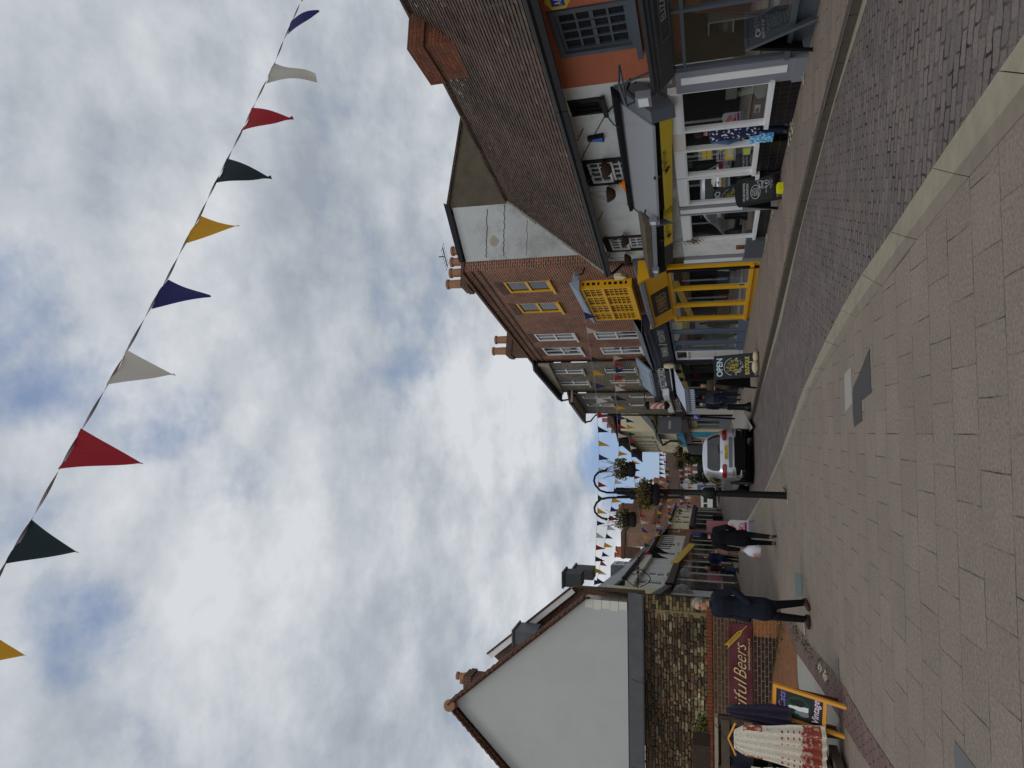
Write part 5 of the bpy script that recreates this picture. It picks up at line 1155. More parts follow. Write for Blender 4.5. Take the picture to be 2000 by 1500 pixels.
mb = MB(); mb.box(FT2, t0 + .1, (t0 + t1) / 2 - .5, z0_ - .1, z1_ - .1, -.05, .3); mb.box(FT2, t0 + .2, t0 + 2.2, .5, z0_ - .1, -.05, .1); mb.build('shopfront', [M('bright_blue_paint', (46, 130, 160), 1.4, .45, .06)], tall)
mb = MB(); mb.box(FT2, (t0 + t1) / 2 - .4, t1, .5, z1_ - .4, -.05, .2); mb.build('shopfront', [MT['dgrey']], tall)
# ------------------------------------------------------------------ left side: gable house over the rubble wall
WY = 16.6
FWL = Frame((0, WY, 0), (1, 0, 0), Z, (0, -1, 0))          # front of the low garden wall
FRB = Frame((0, 17.55, 0), (1, 0, 0), Z, (0, -1, 0))       # rubble wall
FGB = Frame((0, 17.75, 0), (1, 0, 0), Z, (0, -1, 0))       # rendered gable
gable = thing('gable_house', 'house with a big blank pale grey gable above an old rubble wall', 'house', (-8.5, 17.8, gz(17)))
def QX(x, y, d=0): return FGB.sz(x, y, d)
ax_, az_ = QX(888, 1369); ex_, ez_ = QX(1143, 1169); lx_, lz_ = QX(1000, 1500)
lx2 = ax_ - (ex_ - ax_) * 1.05; lz2 = az_ + (lz_ - az_) * (lx2 - ax_) / (lx_ - ax_)
zbm = QX(1227, 1330)[1]
mb = MB(); mb.prism(FGB, [(ex_, zbm), (ex_, ez_), (ax_, az_), (lx2, lz2), (lx2, zbm)][::-1], -.3, .06); mb.build('gable_wall', [MT['gable']], gable)
mb = MB()
hq = (ez_ - zbm) / 5
for k in range(5): mb.box(FGB, ex_ - (.24 if k % 2 else .2), ex_ + .012, zbm + hq * k + .006, zbm + hq * (k + 1) - .006, -.3, .075)
mb.build('quoin', [MT['offw']], gable)
# ledge of lead under the gable, and the rubble wall
zr_ = FRB.sz(1251, 1330)[1]; rxr = FRB.sz(1300, 1163)[0]
mb = MB(); n = 6
for i in range(n):
    u0, u1 = lx2 + (rxr - lx2) * i / n, lx2 + (rxr - lx2) * (i + .995) / n; o = .02 if i % 2 else 0
    mb.hexa([Vector((u, y_, z_)) for (y_, z_) in ((17.70, zbm - .02), (17.5 - o, zr_ - .06), (17.70, zbm - .14), (17.5 - o, zr_ - .1)) for u in (u0, u1)])
MT['wlead'] = M('weathered_lead', (62, 64, 66), 1.25, .6, .3, 3, bump=.3, bs=9, dirt=.5); mb.build('lead_ledge', [MT['wlead']], gable)
mb = MB(); mb.box(FRB, lx2, rxr - .03, 0, zr_ - .1, -.08, -.03); mb.quad(FRB.w(rxr, 0, -.031), FRB.w(rxr - .34 * 7, 0, -7), FRB.w(rxr - .34 * 7, 4.6, -7), FRB.w(rxr, 4.6, -.031)); mb.build('wall_core', [M('dark_mortar', (86, 74, 56), 1.3, .95, .35, 6, bump=.6)], gable)
rr_ = random.Random(2)
def stone(mb, F, a0, a1, b0, b1, c1, col, r=.25):
    """rounded block: bevelled octagonal face"""
    da, db = (a1 - a0) * r * rr_.uniform(.5, 1.1), (b1 - b0) * r * rr_.uniform(.6, 1.2); j = lambda: rr_.uniform(-.008, .008)
    o = [(a0 + da, b0), (a1 - da, b0), (a1, b0 + db), (a1, b1 - db), (a1 - da, b1), (a0 + da, b1), (a0, b1 - db), (a0, b0 + db)]
    o = [(p + j(), q + j()) for p, q in o]; cx, cy = (a0 + a1) / 2, (b0 + b1) / 2
    pts = [F.w(p, q, -.05) for p, q in o] + [F.w(p, q, c1 - .02) for p, q in o] + [F.w(cx + (p - cx) * .82, cy + (q - cy) * .78, c1) for p, q in o]
    fs = [[i, (i + 1) % 8, 8 + (i + 1) % 8, 8 + i] for i in range(8)] + [[8 + i, 8 + (i + 1) % 8, 16 + (i + 1) % 8, 16 + i] for i in range(8)] + [list(range(16, 24))]
    mb.add(pts, fs, 0, col)
SCOL = [(118, 104, 80), (104, 90, 70), (88, 76, 64), (134, 120, 94), (94, 70, 56), (146, 132, 106), (80, 68, 58), (112, 82, 58)]
mb = MB(); z_ = .2; xr = FRB.sz(1320, 1200)[0]
ri = 0
while z_ < zr_ - .12:
    h = rr_.uniform(.055, .095); h = min(h, zr_ - .1 - z_)
    x = xr + rr_.uniform(0, .06)
    while x > lx2:
        w_ = rr_.uniform(.08, .27); big = noise.noise(Vector((x * .5, z_ * .8, 3)))
        c = rr_.choice(SCOL)
        if noise.noise(Vector((x * .45 + 9, z_ * .22, 7))) > .18 and rr_.random() < .7: c = rr_.choice([(150, 84, 52), (136, 72, 46), (120, 66, 44)])
        if rr_.random() < .05: c = (150, 138, 106)
        k = rr_.uniform(.8, 1.15) * (1 + .5 * big)
        top_row = z_ > zr_ - .42
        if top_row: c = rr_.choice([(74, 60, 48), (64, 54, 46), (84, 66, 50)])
        dz = rr_.uniform(-.012, .012)
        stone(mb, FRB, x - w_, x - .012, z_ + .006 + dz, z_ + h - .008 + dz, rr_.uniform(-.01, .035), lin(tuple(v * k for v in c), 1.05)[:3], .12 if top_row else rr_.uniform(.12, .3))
        x -= w_
    z_ += h
mb.build('rubble_stonework', [MT['stonecol']], gable)
mb = MB(); z_ = .2
while z_ < zr_ - .1:
    h = .085; x = rxr
    for w_ in ((.24, .12) if ri % 2 else (.12, .24)):
        c = rr_.choice([(138, 120, 82), (112, 96, 66), (86, 76, 58), (60, 54, 46), (124, 104, 70)]); stone(mb, FRB, x - w_, x - .01, z_, z_ + h - .01, .012, lin(c, 1.1)[:3], .06); x -= w_
    ri += 1; z_ += h
mb.build('brick_quoin', [MT['stonecol']], gable)
mb = MB(); mb.box(FRB, xr - .05, rxr - .37, .2, 3.0, -.03, -.006); mb.build('mortar_patch', [M('tan_mortar', (132, 116, 84), 1.15, .95, .2, 6, bump=.4)], gable)
# roof: verges, ridge, two slopes running back
mb = MB()
SHX = -.36
def slope(x0, z0_, x1, z1_, y0, y1, t, m=0):
    k = SHX * (y1 - y0)
    mb.hexa([Vector((x0, y0, z0_)), Vector((x1, y0, z1_)), Vector((x0 + k, y1, z0_)), Vector((x1 + k, y1, z1_)), Vector((x0, y0, z0_ + t)), Vector((x1, y0, z1_ + t)), Vector((x0 + k, y1, z0_ + t)), Vector((x1 + k, y1, z1_ + t))], m)
slope(ex_ + .12, ez_ - .12, ax_, az_ + .02, 17.55, 25, .1); slope(ax_, az_ + .02, lx2 - .1, lz2 - .1, 17.55, 25, .1)
mb.build('roof', [MT['redtile']], gable)
mb = MB()
for (x0, z0_, x1, z1_, n) in ((ex_ + .1, ez_ - .1, ax_, az_ + .03, 24), (lx2 - .1, lz2 - .1, ax_, az_ + .03, 26)):
    for i in range(n):
        u, v = i / n, (i + 1) / n; p = [(x0 + (x1 - x0) * f, z0_ + (z1_ - z0_) * f) for f in (u, v)]
        mb.hexa([Vector((p[0][0], y_, p[0][1] + .02 + dz)) if q == 0 else Vector((p[1][0], y_, p[1][1] - .012 + dz)) for dz in (.06, .12) for y_ in (17.45, 17.9) for q in (0, 1)])
mb.build('verge_tiles', [MT['redtile']], gable)
mb = MB(); mb.tube([Vector((ax_, 17.45, az_ + .05)), Vector((ax_ + SHX * 7.55, 25, az_ + .05))], .16, 12); mb.build('ridge_tiles', [MT['potbuff']], gable)
FGC = Frame((0, 21, 0), (1, 0, 0), Z, (0, -1, 0))
def far_chimney(root, Y, y0, y1, xb, xt, pots, mat, potm, pr):
    F = Frame((0, Y, 0), (1, 0, 0), Z, (0, -1, 0)); a0, a1 = sorted((F.sz(xt, y0)[0], F.sz(xt, y1)[0])); bt, bb = F.sz(xt, (y0 + y1) / 2)[1], F.sz(xb, (y0 + y1) / 2)[1]
    return chimney(root, F, a0, a1, bb, bt, -.6, 0, [(a0 + (a1 - a0) * f, -.3, h) for f, h in pots], mat, potm, pr=pr)
far_chimney(gable, 22, 1322, 1344, 980, 905, [(.35, .2), (.7, .35)], MT['brickdk'], MT['potbuff'], .12)
# ------------------------------------------------------------------ cream house with the white bargeboard, behind
LP1, LP2, LP3, LP4 = Vector((-7.9, 25.3, 0)), Vector((-10.0, 33.8, 0)), Vector((-11.3, 44.5, 0)), Vector((-12.35, 56.5, 0))
LP5, LP6 = Vector((-12.7, 60.8, 0)), Vector((-13.5, 76, 0))
cream = thing('cream_cottage', 'narrow cream house with white bargeboards and black shopfront under a round nail bar sign', 'house', (LP1 + LP2) / 2)
FCM = face(LP1, LP2); c0, c1 = 0, (LP2 - LP1).length
zc = FCM.sz(1150, 1152)[1]
w = [lr(FCM, 1163, 1180, 1154, 1158), lr(FCM, 1226, 1300, 1158, 1162)]
mb = MB(); wall(mb, FCM, c0, c1, 3.0, zc, w, .1); mb.build('wall', [M('cream_paint', (194, 190, 154), 1.35, .8, .05)], cream)
for r in w: window(FCM, cream, r, [MT['offw']], 2, 1, d=-.07, fr=.08, bar=.05, sill=MT['stone'])
mb = MB(); z3 = FCM.sz(1312, 1152)[1]; mb.box(FCM, c0, c1, 0.2, z3, -.2, 0); mb.box(FCM, c0, c1, z3, z3 + .3, -.2, .2); bs = mb.build('shopfront', [MT['black']], cream)
mb = MB()
for k in range(4): a = c1 - .6 - k * 1.3; mb.box(FCM, a, a + .12, .5, z3 - .2, .001, .06)
mb.build('shopfront_stile', [MT['white']], bs)
FGL = Frame((0, 25.3, 0), (1, 0, 0), Z, (0, -1, 0))
g1_, g2_, g3_ = FGL.sz(1120, 1147), FGL.sz(1004, 1238), FGL.sz(958, 1275)
mb = MB(); mb.prism(FGL, [g1_, g3_, (g3_[0] - (g1_[0] - g3_[0]), g1_[1]), (g3_[0] - (g1_[0] - g3_[0]), 4), (g1_[0], 4)], -.3, 0); mb.build('gable_wall', [MT['brickdk']], cream)
mb = MB(); dx, dz = g3_[0] - g1_[0], g3_[1] - g1_[1]; ln = math.hypot(dx, dz); px_, pz_ = -dz / ln, dx / ln
if pz_ < 0: px_, pz_ = -px_, -pz_
mb.prism(FGL, [(g1_[0] - px_ * .16, g1_[1] - pz_ * .16), (g3_[0] - px_ * .16, g3_[1] - pz_ * .16), (g3_[0] + px_ * .04, g3_[1] + pz_ * .04), (g1_[0] + px_ * .04, g1_[1] + pz_ * .04)], .2, .26)
mb.build('bargeboard', [MT['white']], cream)
mb = MB(); mb.hexa([Vector((p[0] + px_ * q - .4 * (y_ - 25), y_, p[1] + pz_ * q)) for q in (.05, .12) for y_ in (25.0, 33) for p in (g1_, g3_)]); mb.build('roof', [MT['redtile']], cream)
for (y0, y1, xt, xb, Y) in ((1120, 1146, 1101, 1126, 27.5), (1111, 1131, 1121, 1150, 31)):
    mb = MB(); F = Frame((0, Y, 0), (1, 0, 0), Z, (0, -1, 0)); a0, a1 = sorted((F.sz(xt, y0)[0], F.sz(xt, y1)[0])); mb.box(F, a0, a1, F.sz(xb + 8, y0)[1], F.sz(xt, y0)[1], -.8, 0); mb.box(F, a0 - .06, a1 + .06, F.sz(xt, y0)[1], F.sz(xt, y0)[1] + .08, -.86, .06); mb.build('grey_stack', [MT['wlead']], cream)
F = Frame((0, 24, 0), (1, 0, 0), Z, (0, -1, 0)); a0, a1 = sorted((F.sz(1002, 1233)[0], F.sz(1002, 1258)[0])); mb = MB(); mb.box(F, a0, a1, F.sz(1045, 1245)[1], F.sz(1003, 1245)[1], -1, 0); mb.box(F, a0 - .05, a1 + .05, F.sz(1003, 1245)[1], F.sz(1000, 1245)[1], -1.05, .05); mb.build('dormer_cheek', [MT['lead']], cream)
def disc_sign(F, x, y, d, r, label, lines, face_m, z_arm=True):
    c = at(x, y, d); t = thing('round_sign', label, 'sign', c)
    Fs = Frame(c, (1, 0, 0), Z, (0, -1, 0))
    poly = [(r * math.cos(k * PI / 14), r * math.sin(k * PI / 14)) for k in range(28)]
    mb = MB(); mb.prism(Fs, poly, -.04, .04); bd = mb.build('disc', [face_m], t)
    mb = MB()
    for txt, bz, h, wd, sl in lines: mb.text(Fs, txt, -wd, wd, bz, h, .046, slant=sl)
    mb.build('lettering', [MT['gilt']], bd)
    mb = MB(); mb.tube([c + Z * (r * .6), c + Z * (r * .6) + Vector((-.9, 1.0, 0))], .03, 6); mb.build('bracket', [MT['iron']], t); return t
MT['discgrey'] = M('pale_grey_disc', (150, 154, 158), 1.35, .6, .04)
disc_sign(FCM, 1334, 1161, 30.5, .43, 'large pale grey round nail bar sign with gilt script, cut by the rubble wall', [('bury', .02, .2, .3, .05), ('nails', -.3, .26, .36, .05)], MT['discgrey'])
# ------------------------------------------------------------------ white houses further on
def strip_house(name, label, P, Q, wins, eave_x, roof_top, wm, rm, rd=3.0, over=.3, shop=None, kind='house', gutter=True, bars=1):
    """terrace house: eave_x = photo heights of the eave at each end, roof_top = photo heights of the ridge"""
    F = face(P, Q); L = (Q - P).length; t = thing(name, label, kind, (P + Q) / 2)
    yP, yQ = ypix(P), ypix(Q)
    z0_, z1_ = F.sz(eave_x[0], yP)[1], F.sz(eave_x[1], yQ)[1]; zz = (z0_ + z1_) / 2
    rs = [lr(F, *w_) for w_ in wins]
    mb = MB(); wall(mb, F, 0, L, 0.1, zz, rs, .12); mb.quad(F.w(0, 0, 0), F.w(0, zz, 0), F.w(0, zz, -6), F.w(0, 0, -6)); mb.quad(F.w(L, 0, 0), F.w(L, zz, 0), F.w(L, zz, -6), F.w(L, 0, -6)); mb.build('wall', [wm], t)
    for r in rs: window(F, t, r, [MT['white']], 2, bars, d=-.08, fr=.09, bar=.05, sill=MT['offw'])
    if rm:
        Fr = off(F, -rd); q0, q1 = Fr.sz(roof_top[0], yP)[1], Fr.sz(roof_top[1], yQ)[1]; qq = (q0 + q1) / 2
        mb = MB(); c = [F.w(-.02, zz, over), F.w(L + .02, zz, over), F.w(-.02, qq, -rd), F.w(L + .02, qq, -rd)]; mb.hexa(c + [v + Z * .15 for v in c]); mb.quad(F.w(0, zz, 0), F.w(0, zz, -rd), F.w(0, qq, -rd)); mb.quad(F.w(L, zz, 0), F.w(L, zz, -rd), F.w(L, qq, -rd))
        mb.hexa([F.w(-.02, qq, -rd), F.w(L + .02, qq, -rd), F.w(-.02, zz, -2 * rd), F.w(L + .02, zz, -2 * rd)] + [F.w(-.02, qq + .15, -rd), F.w(L + .02, qq + .15, -rd), F.w(-.02, zz + .15, -2 * rd), F.w(L + .02, zz + .15, -2 * rd)])
        mb.build('roof', [rm], t)
    if gutter:
        mb = MB(); mb.tube([F.w(0, zz + .03, over + .08), F.w(L, zz + .03, over + .08)], .09, 6); mb.build('gutter', [MT['iron']], t)
    if shop:
        zs_ = F.sz(shop[0], (yP + yQ) / 2)[1]; mb = MB(); mb.box(F, .1, L - .1, .1, zs_, -.1, .08); mb.box(F, 0, L, zs_, zs_ + .35, -.1, .3); s_ = mb.build('shopfront', [shop[1]], t)
        mb = MB(); gq = MB(); n = shop[2]
        for k in range(n):
            a = .4 + (L - .8) * k / n; b = .4 + (L - .8) * (k + .86) / n; gq.quad(F.w(a, 1.1, .086), F.w(b, 1.1, .086), F.w(b, zs_ - .2, .086), F.w(a, zs_ - .2, .086)); mb.box(F, b, b + .12, .5, zs_ - .1, .081, .12)
        gq.build('pane', [MT['pane']], s_); mb.build('mullion', [shop[3]], s_)
    return t, F, zz, L
def ypix(P):
    v = Vector((P.x, P.y, EYEH)) - EYE; d_ = v.dot(FW); return 750 - FOC * v.dot(RR) / d_
whiteh, FWH, zW, LW = strip_house('white_house', 'white rendered house with black shopfront and pale round sign on the bend', LP2, LP3, [(1229, 1297, 1133, 1139), (1264, 1301, 1118, 1124)], (1226, 1240), (1172, 1198), MT['wallw'], MT['lead'], rd=2.5, shop=(1322, MT['black'], 4, MT['white']))
mb = MB(); mb.box(FWH, 0, LW, zW - .5, zW - .05, .002, .25); mb.build('cornice', [MT['offw']], whiteh)
a, b = off(FWH, -.6).sz(1218, 1101); mb = MB(); mb.box(FWH, a - 1.2, a + 1.0, b - .8, b + .7, -2.2, -.6); dmr = mb.build('dormer', [MT['lead']], whiteh); window(off(FWH, -.6), whiteh, (a - .9, a + .7, b - .6, b + .55), [MT['white']], 2, 2, d=.01, fr=.09, name='dormer_window')
disc_sign(FWH, 1338, 1119, 37.5, .26, 'small pale grey round sign on the black shopfront of the white house', [('Inklets', -.05, .1, .26, 0)], MT['discgrey'])
a, b = FWH.sz(1246, 1121, .8); t = thing('iron_bracket', 'black scrolled iron sign bracket high on the white house', 'bracket', FWH.w(a, b))
mb = MB(); mb.tube([FWH.w(a, b, 0), FWH.w(a, b, 1.6)], .03, 6)
for s_ in (-1, 1):
    mb.tube([FWH.w(a, b + s_ * (.1 + .5 * math.sin(k * .5)), .2 + k * .13) for k in range(8)], .02, 5); mb.tube([FWH.w(a, b + s_ * .18 + .14 * math.sin(k), .9 + .14 * math.cos(k)) for k in [i * .6 for i in range(11)]], .018, 5)
mb.build('scrollwork', [MT['iron']], t)
boarded, FBO, zB, LB = strip_house('boarded_house', 'white jettied house with black brackets and a long yellow sign board', LP3, LP4, [(1290, 1322, 1078, 1083), (1290, 1322, 1060, 1065)], (1262, 1290), (1215, 1258), MT['wallw'], MT['browntile'], rd=4, shop=(1344, M('pink_brown_paint', (122, 92, 84), 1.3, .5, .1), 5, MT['offw']))
for a in (.5, 2.6):
    mb = MB(); mb.prism(Frame(FBO.w(a, zB - 1.5, 0), FBO.ez, Z, FBO.ex), [(0, .3), (.12, .7), (.5, 1.3), (.5, 1.4), (0, 1.4)][::-1], -.06, .06); mb.build('jetty_bracket', [MT['blackw']], boarded)
mb = MB()
for k in range(7): a = 4.6 + k * 1.05; mb.box(FBO, a, a + .1, 4.4, zB - .2, .002, .04)
mb.build('timber_stud', [MT['blackw']], boarded)
def proj_at(x, y, Y): return at(x, y, Y)
Y0, Y1 = proj_at(1317, 1101, 41.0), proj_at(1353, 1063, 45.0); 
yb = thing('sign_board', 'long yellow sign board sticking out from the boarded white house', 'sign', (Y0 + Y1) / 2)
FYB = Frame(Y0, Y1 - Y0, Z.cross(Y1 - Y0).cross(Y1 - Y0) * -1); ly = (Y1 - Y0).length
mb = MB(); mb.box(FYB, 0, ly, -.2, .22, -.05, .05); mb.build('board', [M('yellow_board', (196, 172, 80), 1.4, .5, .05)], yb)
mb = MB(); mb.tube([Y0, FBO.w(.3, Y0.z, 0)], .03, 5); mb.tube([Y1, FBO.w(2, Y1.z, 0)], .03, 5); mb.build('bracket', [MT['iron']], yb)
orangeh, FOH, zO, LO = strip_house('narrow_brick_house', 'narrow orange brick house with a blue door between the white houses', LP4, LP5, [(1306, 1326, 1036, 1039), (1306, 1326, 1030, 1033)], (1300, 1305), (1262, 1268), MT['orangebrick'], MT['browntile'], rd=4)
mb = MB(); a = LO * .3; zd = FOH.sz(1352, 1035)[1]; mb.box(FOH, .4, 2.6, .3, zd, -.05, .06); mb.build('front_door', [M('royal_blue_paint', (38, 54, 120), 1.35, .5, .08)], orangeh)
pale, FPH, zP, LPH = strip_house('pale_house', 'long pale rendered house with dark purple shopfront and hanging baskets', LP5, LP6, [(1316, 1348, 1017, 1021), (1318, 1348, 1007, 1011), (1320, 1350, 997, 1000)], (1309, 1316), (1281, 1296), MT['cream'], MT['redtile'], rd=4.5, shop=(1357, M('dark_purple_paint', (44, 34, 52), 1.3, .5, .1), 5, MT['offw']))
a, b = FPH.sz(1334, 987.5, .1); t = tag((lambda m: (m.box(FPH, a - 1.2, a + 1.2, b - 1.1, b + 1.1, .0, .12), m.build('wall_banner', [M('pink_banner', (176, 150, 158), 1.35, .7, .05)]))[1])(MB()), 'pale pink square banner on the pale rendered house', 'banner')
# roofs and stacks behind the left-hand houses
back = thing('red_roofed_house', 'big house with red tiled gable roof behind the pale house', 'house', (-17, 84, .8))
F = Frame((0, 84, 0), (1, 0, 0), Z, (0, -1, 0)); pts = [F.sz(x, y) for x, y in ((1300, 972), (1258, 972), (1212, 1000), (1230, 1022), (1262, 1045), (1300, 1045))]
mb = MB(); mb.prism(F, [F.sz(1330, 972), F.sz(1262, 972), F.sz(1240, 1045), F.sz(1330, 1045)], -1, 0); mb.build('wall', [MT['brick']], back)
mb = MB(); a, b, c, d_ = [Vector((F.sz(x, y)[0], yy, F.sz(x, y)[1])) for x, y, yy in ((1300, 962, 83.5), (1265, 1062, 83.5), (1240, 962, 88), (1216, 1062, 88))]; mb.hexa([a, b, c, d_] + [v + Z * .2 for v in (a, b, c, d_)]); mb.build('roof', [MT['redtile']], back)
far_chimney(back, 86, 1006, 984, 1275, 1213, [(.3, .3), (.7, .3)], MT['brickdk'], MT['terracotta'], .3)
stk = thing('pink_rendered_house', 'house with a broad pinkish weathered end wall rising behind the boarded house', 'house', (-16, 68, .7))
F = Frame((0, 68, 0), (1, 0, 0), Z, (0, -1, 0)); mb = MB(); mb.prism(F, [F.sz(1330, 1040), F.sz(1222, 1040), F.sz(1222, 1068), F.sz(1330, 1068)], -4, 0); mb.build('end_wall', [M('pinkish_render', (136, 106, 88), 1.3, .9, .3, 3, bump=.4, dirt=.5)], stk)
mb = MB(); a0, a1 = sorted((F.sz(1220, 1038)[0], F.sz(1220, 1071)[0])); zt_ = F.sz(1221, 1055)[1]; mb.box(F, a0, a1, zt_, zt_ + .4, -4.2, .2); mb.build('parapet', [MT['brickdk']], stk)
far_chimney(stk, 60, 1070, 1090, 1250, 1213, [(.2, .6), (.5, .4), (.8, .5)], MT['brickdk'], MT['terracotta'], .22)
# red brick terrace closing the street
ter = thing('red_brick_terrace', 'long red brick terrace with brown tiled roof closing the end of the street', 'building', (-13, 96, .9))
F = Frame((0, 96, 0), (1, 0, 0), Z, (0, -1, 0)); a0, a1 = F.sz(1350, 992)[0], F.sz(1350, 872)[0]; ze_ = F.sz(1330, 940)[1]
wins = [lr(F, 1337, 1348, y - 2.6, y + 2.6) for y in (905, 916, 927, 938, 949, 960, 972)] + [lr(F, 1353, 1362, y - 2.6, y + 2.6) for y in (908, 922, 937)]
mb = MB(); wall(mb, F, a0, a1, .2, ze_, wins, .15); mb.build('wall', [MT['brick']], ter)
for r in wins: window(F, ter, r, [MT['white']], 2, 2, d=-.08, fr=.14, bar=.08)
Fr = off(F, -6); zr0 = Fr.sz(1303, 940)[1]; mb = MB(); c = [F.w(a0, ze_, .4), F.w(a1, ze_, .4), F.w(a0, zr0, -6), F.w(a1, zr0, -6)]; mb.hexa(c + [v + Z * .2 for v in c]); mb.build('roof', [MT['browntile']], ter)
far_chimney(ter, 101, 934, 958, 1310, 1277, [(.2, .1), (.8, .1)], MT['orangebrick'], MT['terracotta'], .2)
mb = MB(); mb.box(F, F.sz(1375, 960)[0], F.sz(1375, 905)[0], .4, F.sz(1362, 930)[1], -.1, .3); mb.build('shopfront', [MT['dgrey']], ter)
shp = thing('white_shop', 'low white fronted shop with pale shutters at the end of the street', 'shop', (-12, 86, .8))
F = Frame((0, 86, 0), (1, 0, 0), Z, (0, -1, 0)); a0, a1 = sorted((F.sz(1350, 962)[0], F.sz(1350, 945)[0])); mb = MB(); mb.box(F, a0, a1, .4, F.sz(1333, 950)[1], -3, 0); mb.build('wall', [MT['wallw']], shp)
mb = MB(); mb.box(F, a0 + .1, a1 - .1, .6, F.sz(1362, 950)[1], 0.001, .1); mb.build('shutter', [MT['bluegrey']], shp)
# right-hand far houses past the cream building
for k, (y0, y1, Y, xe, xr, lab, wm) in enumerate(((884, 893, 74, 1322, 1308, 'small brick house just past the tall cream building', 'orangebrick'), (893, 903, 88, 1330, 1318, 'brown roofed brick house before the far terrace', 'brick'))):
    P, Q = at(1390, y0, Y), at(1390, y1, Y + 10); strip_house('brick_house', lab, P, Q, [(xe + 6, xe + 16, y0 + 2, y0 + 4)], (xe, xe + 4), (xr, xr + 4), MT[wm], MT['browntile'], rd=4, shop=(1356, MT['dgrey'], 2, MT['offw']))
# ------------------------------------------------------------------ low garden wall, banner, paving in front
gw = thing('garden_wall', 'low brown brick garden wall with red brick coping in front of the rubble wall', 'wall', (-7.5, WY, gz(WY)))
zc0, zc1 = FWL.sz(1391, 1300)[1], FWL.sz(1381, 1300)[1]; gx1 = FWL.sz(1400, 1190)[0]; gx0 = -13.0
zmid = FWL.sz(1472, 1300)[1]
mb = MB(); mb.box(FWL, gx0, gx1, zmid, zc0, -.23, 0); mb.build('brickwork', [MT['garden']], gw)
xo = FWL.sz(1500, 1245)[0]; mb = MB(); mb.box(FWL, gx0, xo, 0, zmid - .001, -.23, .004); mb.build('dark_courses', [MT['blackbrick']], gw)
mb = MB(); mb.box(FWL, xo + .002, gx1, 0, zmid - .001, -.23, .004); mb.build('orange_courses', [MT['orangebrick']], gw)
mb = MB(); x = gx1; rr_ = random.Random(6)
while x > gx0: mb.box(FWL, x - .072, x, zc0 + .002, zc1 + rr_.uniform(-.006, .008), -.25, .025, col=lin((rr_.uniform(106, 128), rr_.uniform(58, 70), 46), 1.35)[:3]); x -= .082
mb.build('coping', [MT['stonecol']], gw)
# shelf of soil and ferns between the walls
mb = MB(); mb.box(FWL, gx0, gx1, zc0 - .35, zc0 - .02, -.95, -.23); tag(mb.build('soil', [MT['moss']]), '', '', kind='structure')
def leaves(mb, c, n, sx, sy, sz_, size, cols, rr, droop=.3):
    for _ in range(n):
        p = Vector(c) + Vector((rr.gauss(0, sx), rr.gauss(0, sy), abs(rr.gauss(0, sz_))))
        d = Vector((rr.uniform(-1, 1), rr.uniform(-1, 1), rr.uniform(-droop, 1))).normalized(); u = d.cross(Vector((rr.uniform(-1, 1), rr.uniform(-1, 1), rr.uniform(-1, 1)))).normalized(); L = size * rr.uniform(.5, 1.4)
        c_ = Vector(lin(rr.choice(cols), 1.2)[:3]) * rr.uniform(.6, 1.3)
        q = [p, p + d * L * .5 + u * L * .22, p + d * L, p + d * L * .5 - u * L * .22]; mb.quad(*q, col=c_)
GC = [(92, 96, 44), (70, 80, 38), (118, 118, 60), (60, 72, 40), (132, 128, 70)]
for i, (y, n, lab) in enumerate(((1420, 420, 'bushy yellow green fern spilling over the wall beside the wooden planter'), (1455, 300, 'low yellow green fern on the wall behind the planter boards'), (1487, 260, 'pale green ferny clump on the wall at the picture edge'))):
    a, b = FWL.sz(1384, y, -.15); mb = MB(); leaves(mb, (a, WY + .12, zc1 - .03), n, .17, .1, .14 if i else .2, .09, GC, random.Random(20 + i)); mb.tube([Vector((a, WY + .2, zc0 - .2)), Vector((a, WY + .15, zc1 + .1))], .02, 5, col=(.05, .04, .02))
    tag(mb.build('fern', [MT['leafcol']]), lab, 'fern')
for i, y in enumerate((1216, 1250, 1295, 1340)):
    a, b = FRB.sz(1375, y, .05); mb = MB(); leaves(mb, (a, 17.45, zc1 - .1), 70, .14, .04, .09, .06, [(70, 84, 44), (54, 66, 36), (100, 104, 66)], random.Random(40 + i)); tag(mb.build('wall_weed', [MT['leafcol']]), 'small green weed at the foot of the rubble wall above the coping', 'weed', 'weeds along the rubble wall foot')
# banner
bn = thing('banner', 'maroon vinyl banner with cream script and gold wheat ear tied to the garden wall', 'banner', (-6.5, WY - .02, 1))
b0, b1 = FWL.sz(1469.5, 1300)[1], FWL.sz(1423, 1300)[1]; bx1 = FWL.sz(1440, 1217)[0]; bx0 = FWL.sz(1440, 1487)[0]
mb = MB(); n = 40
def bz(u, v): return .03 + .012 * math.sin(u * 23 + v * 3) * (1 - abs(2 * v - 1)) + .015 * max(0, 1 - abs(u - .93) * 9) * math.sin(v * 6)
for i in range(n):
    for j in range(6):
        q = [FWL.w(bx0 + (bx1 - bx0) * u, b0 + (b1 - b0) * v, bz(u, v)) for u, v in ((i / n, j / 6), ((i + 1) / n, j / 6), ((i + 1) / n, (j + 1) / 6), (i / n, (j + 1) / 6))]; mb.quad(*q)
sheet_ = mb.build('sheet', [M('maroon_vinyl', (86, 30, 36), 1.3, .38, .05, spec=.5)], bn, 'all')
MT['creamink'] = M('cream_ink', (206, 186, 132), 1.35, .6, .03)
mb = MB(); px2 = lambda y: FWL.sz(1440, y)[0]; hb = b1 - b0
mb.text(FWL, 'Beautiful', px2(1462), px2(1331), b0 + hb * .26, hb * .52, .062, slant=.5, bold=-.012); mb.text(FWL, 'Beers', px2(1322), px2(1259), b0 + hb * .26, hb * .52, .062, slant=.5, bold=-.012)
mb.text(FWL, 'www.beautifulbeers.co.uk', px2(1304), px2(1243), b0 + hb * .1, hb * .1, .062)
mb.build('lettering', [MT['creamink']], sheet_)
mb = MB(); cx_, cz_ = px2(1236), b0 + hb * .6
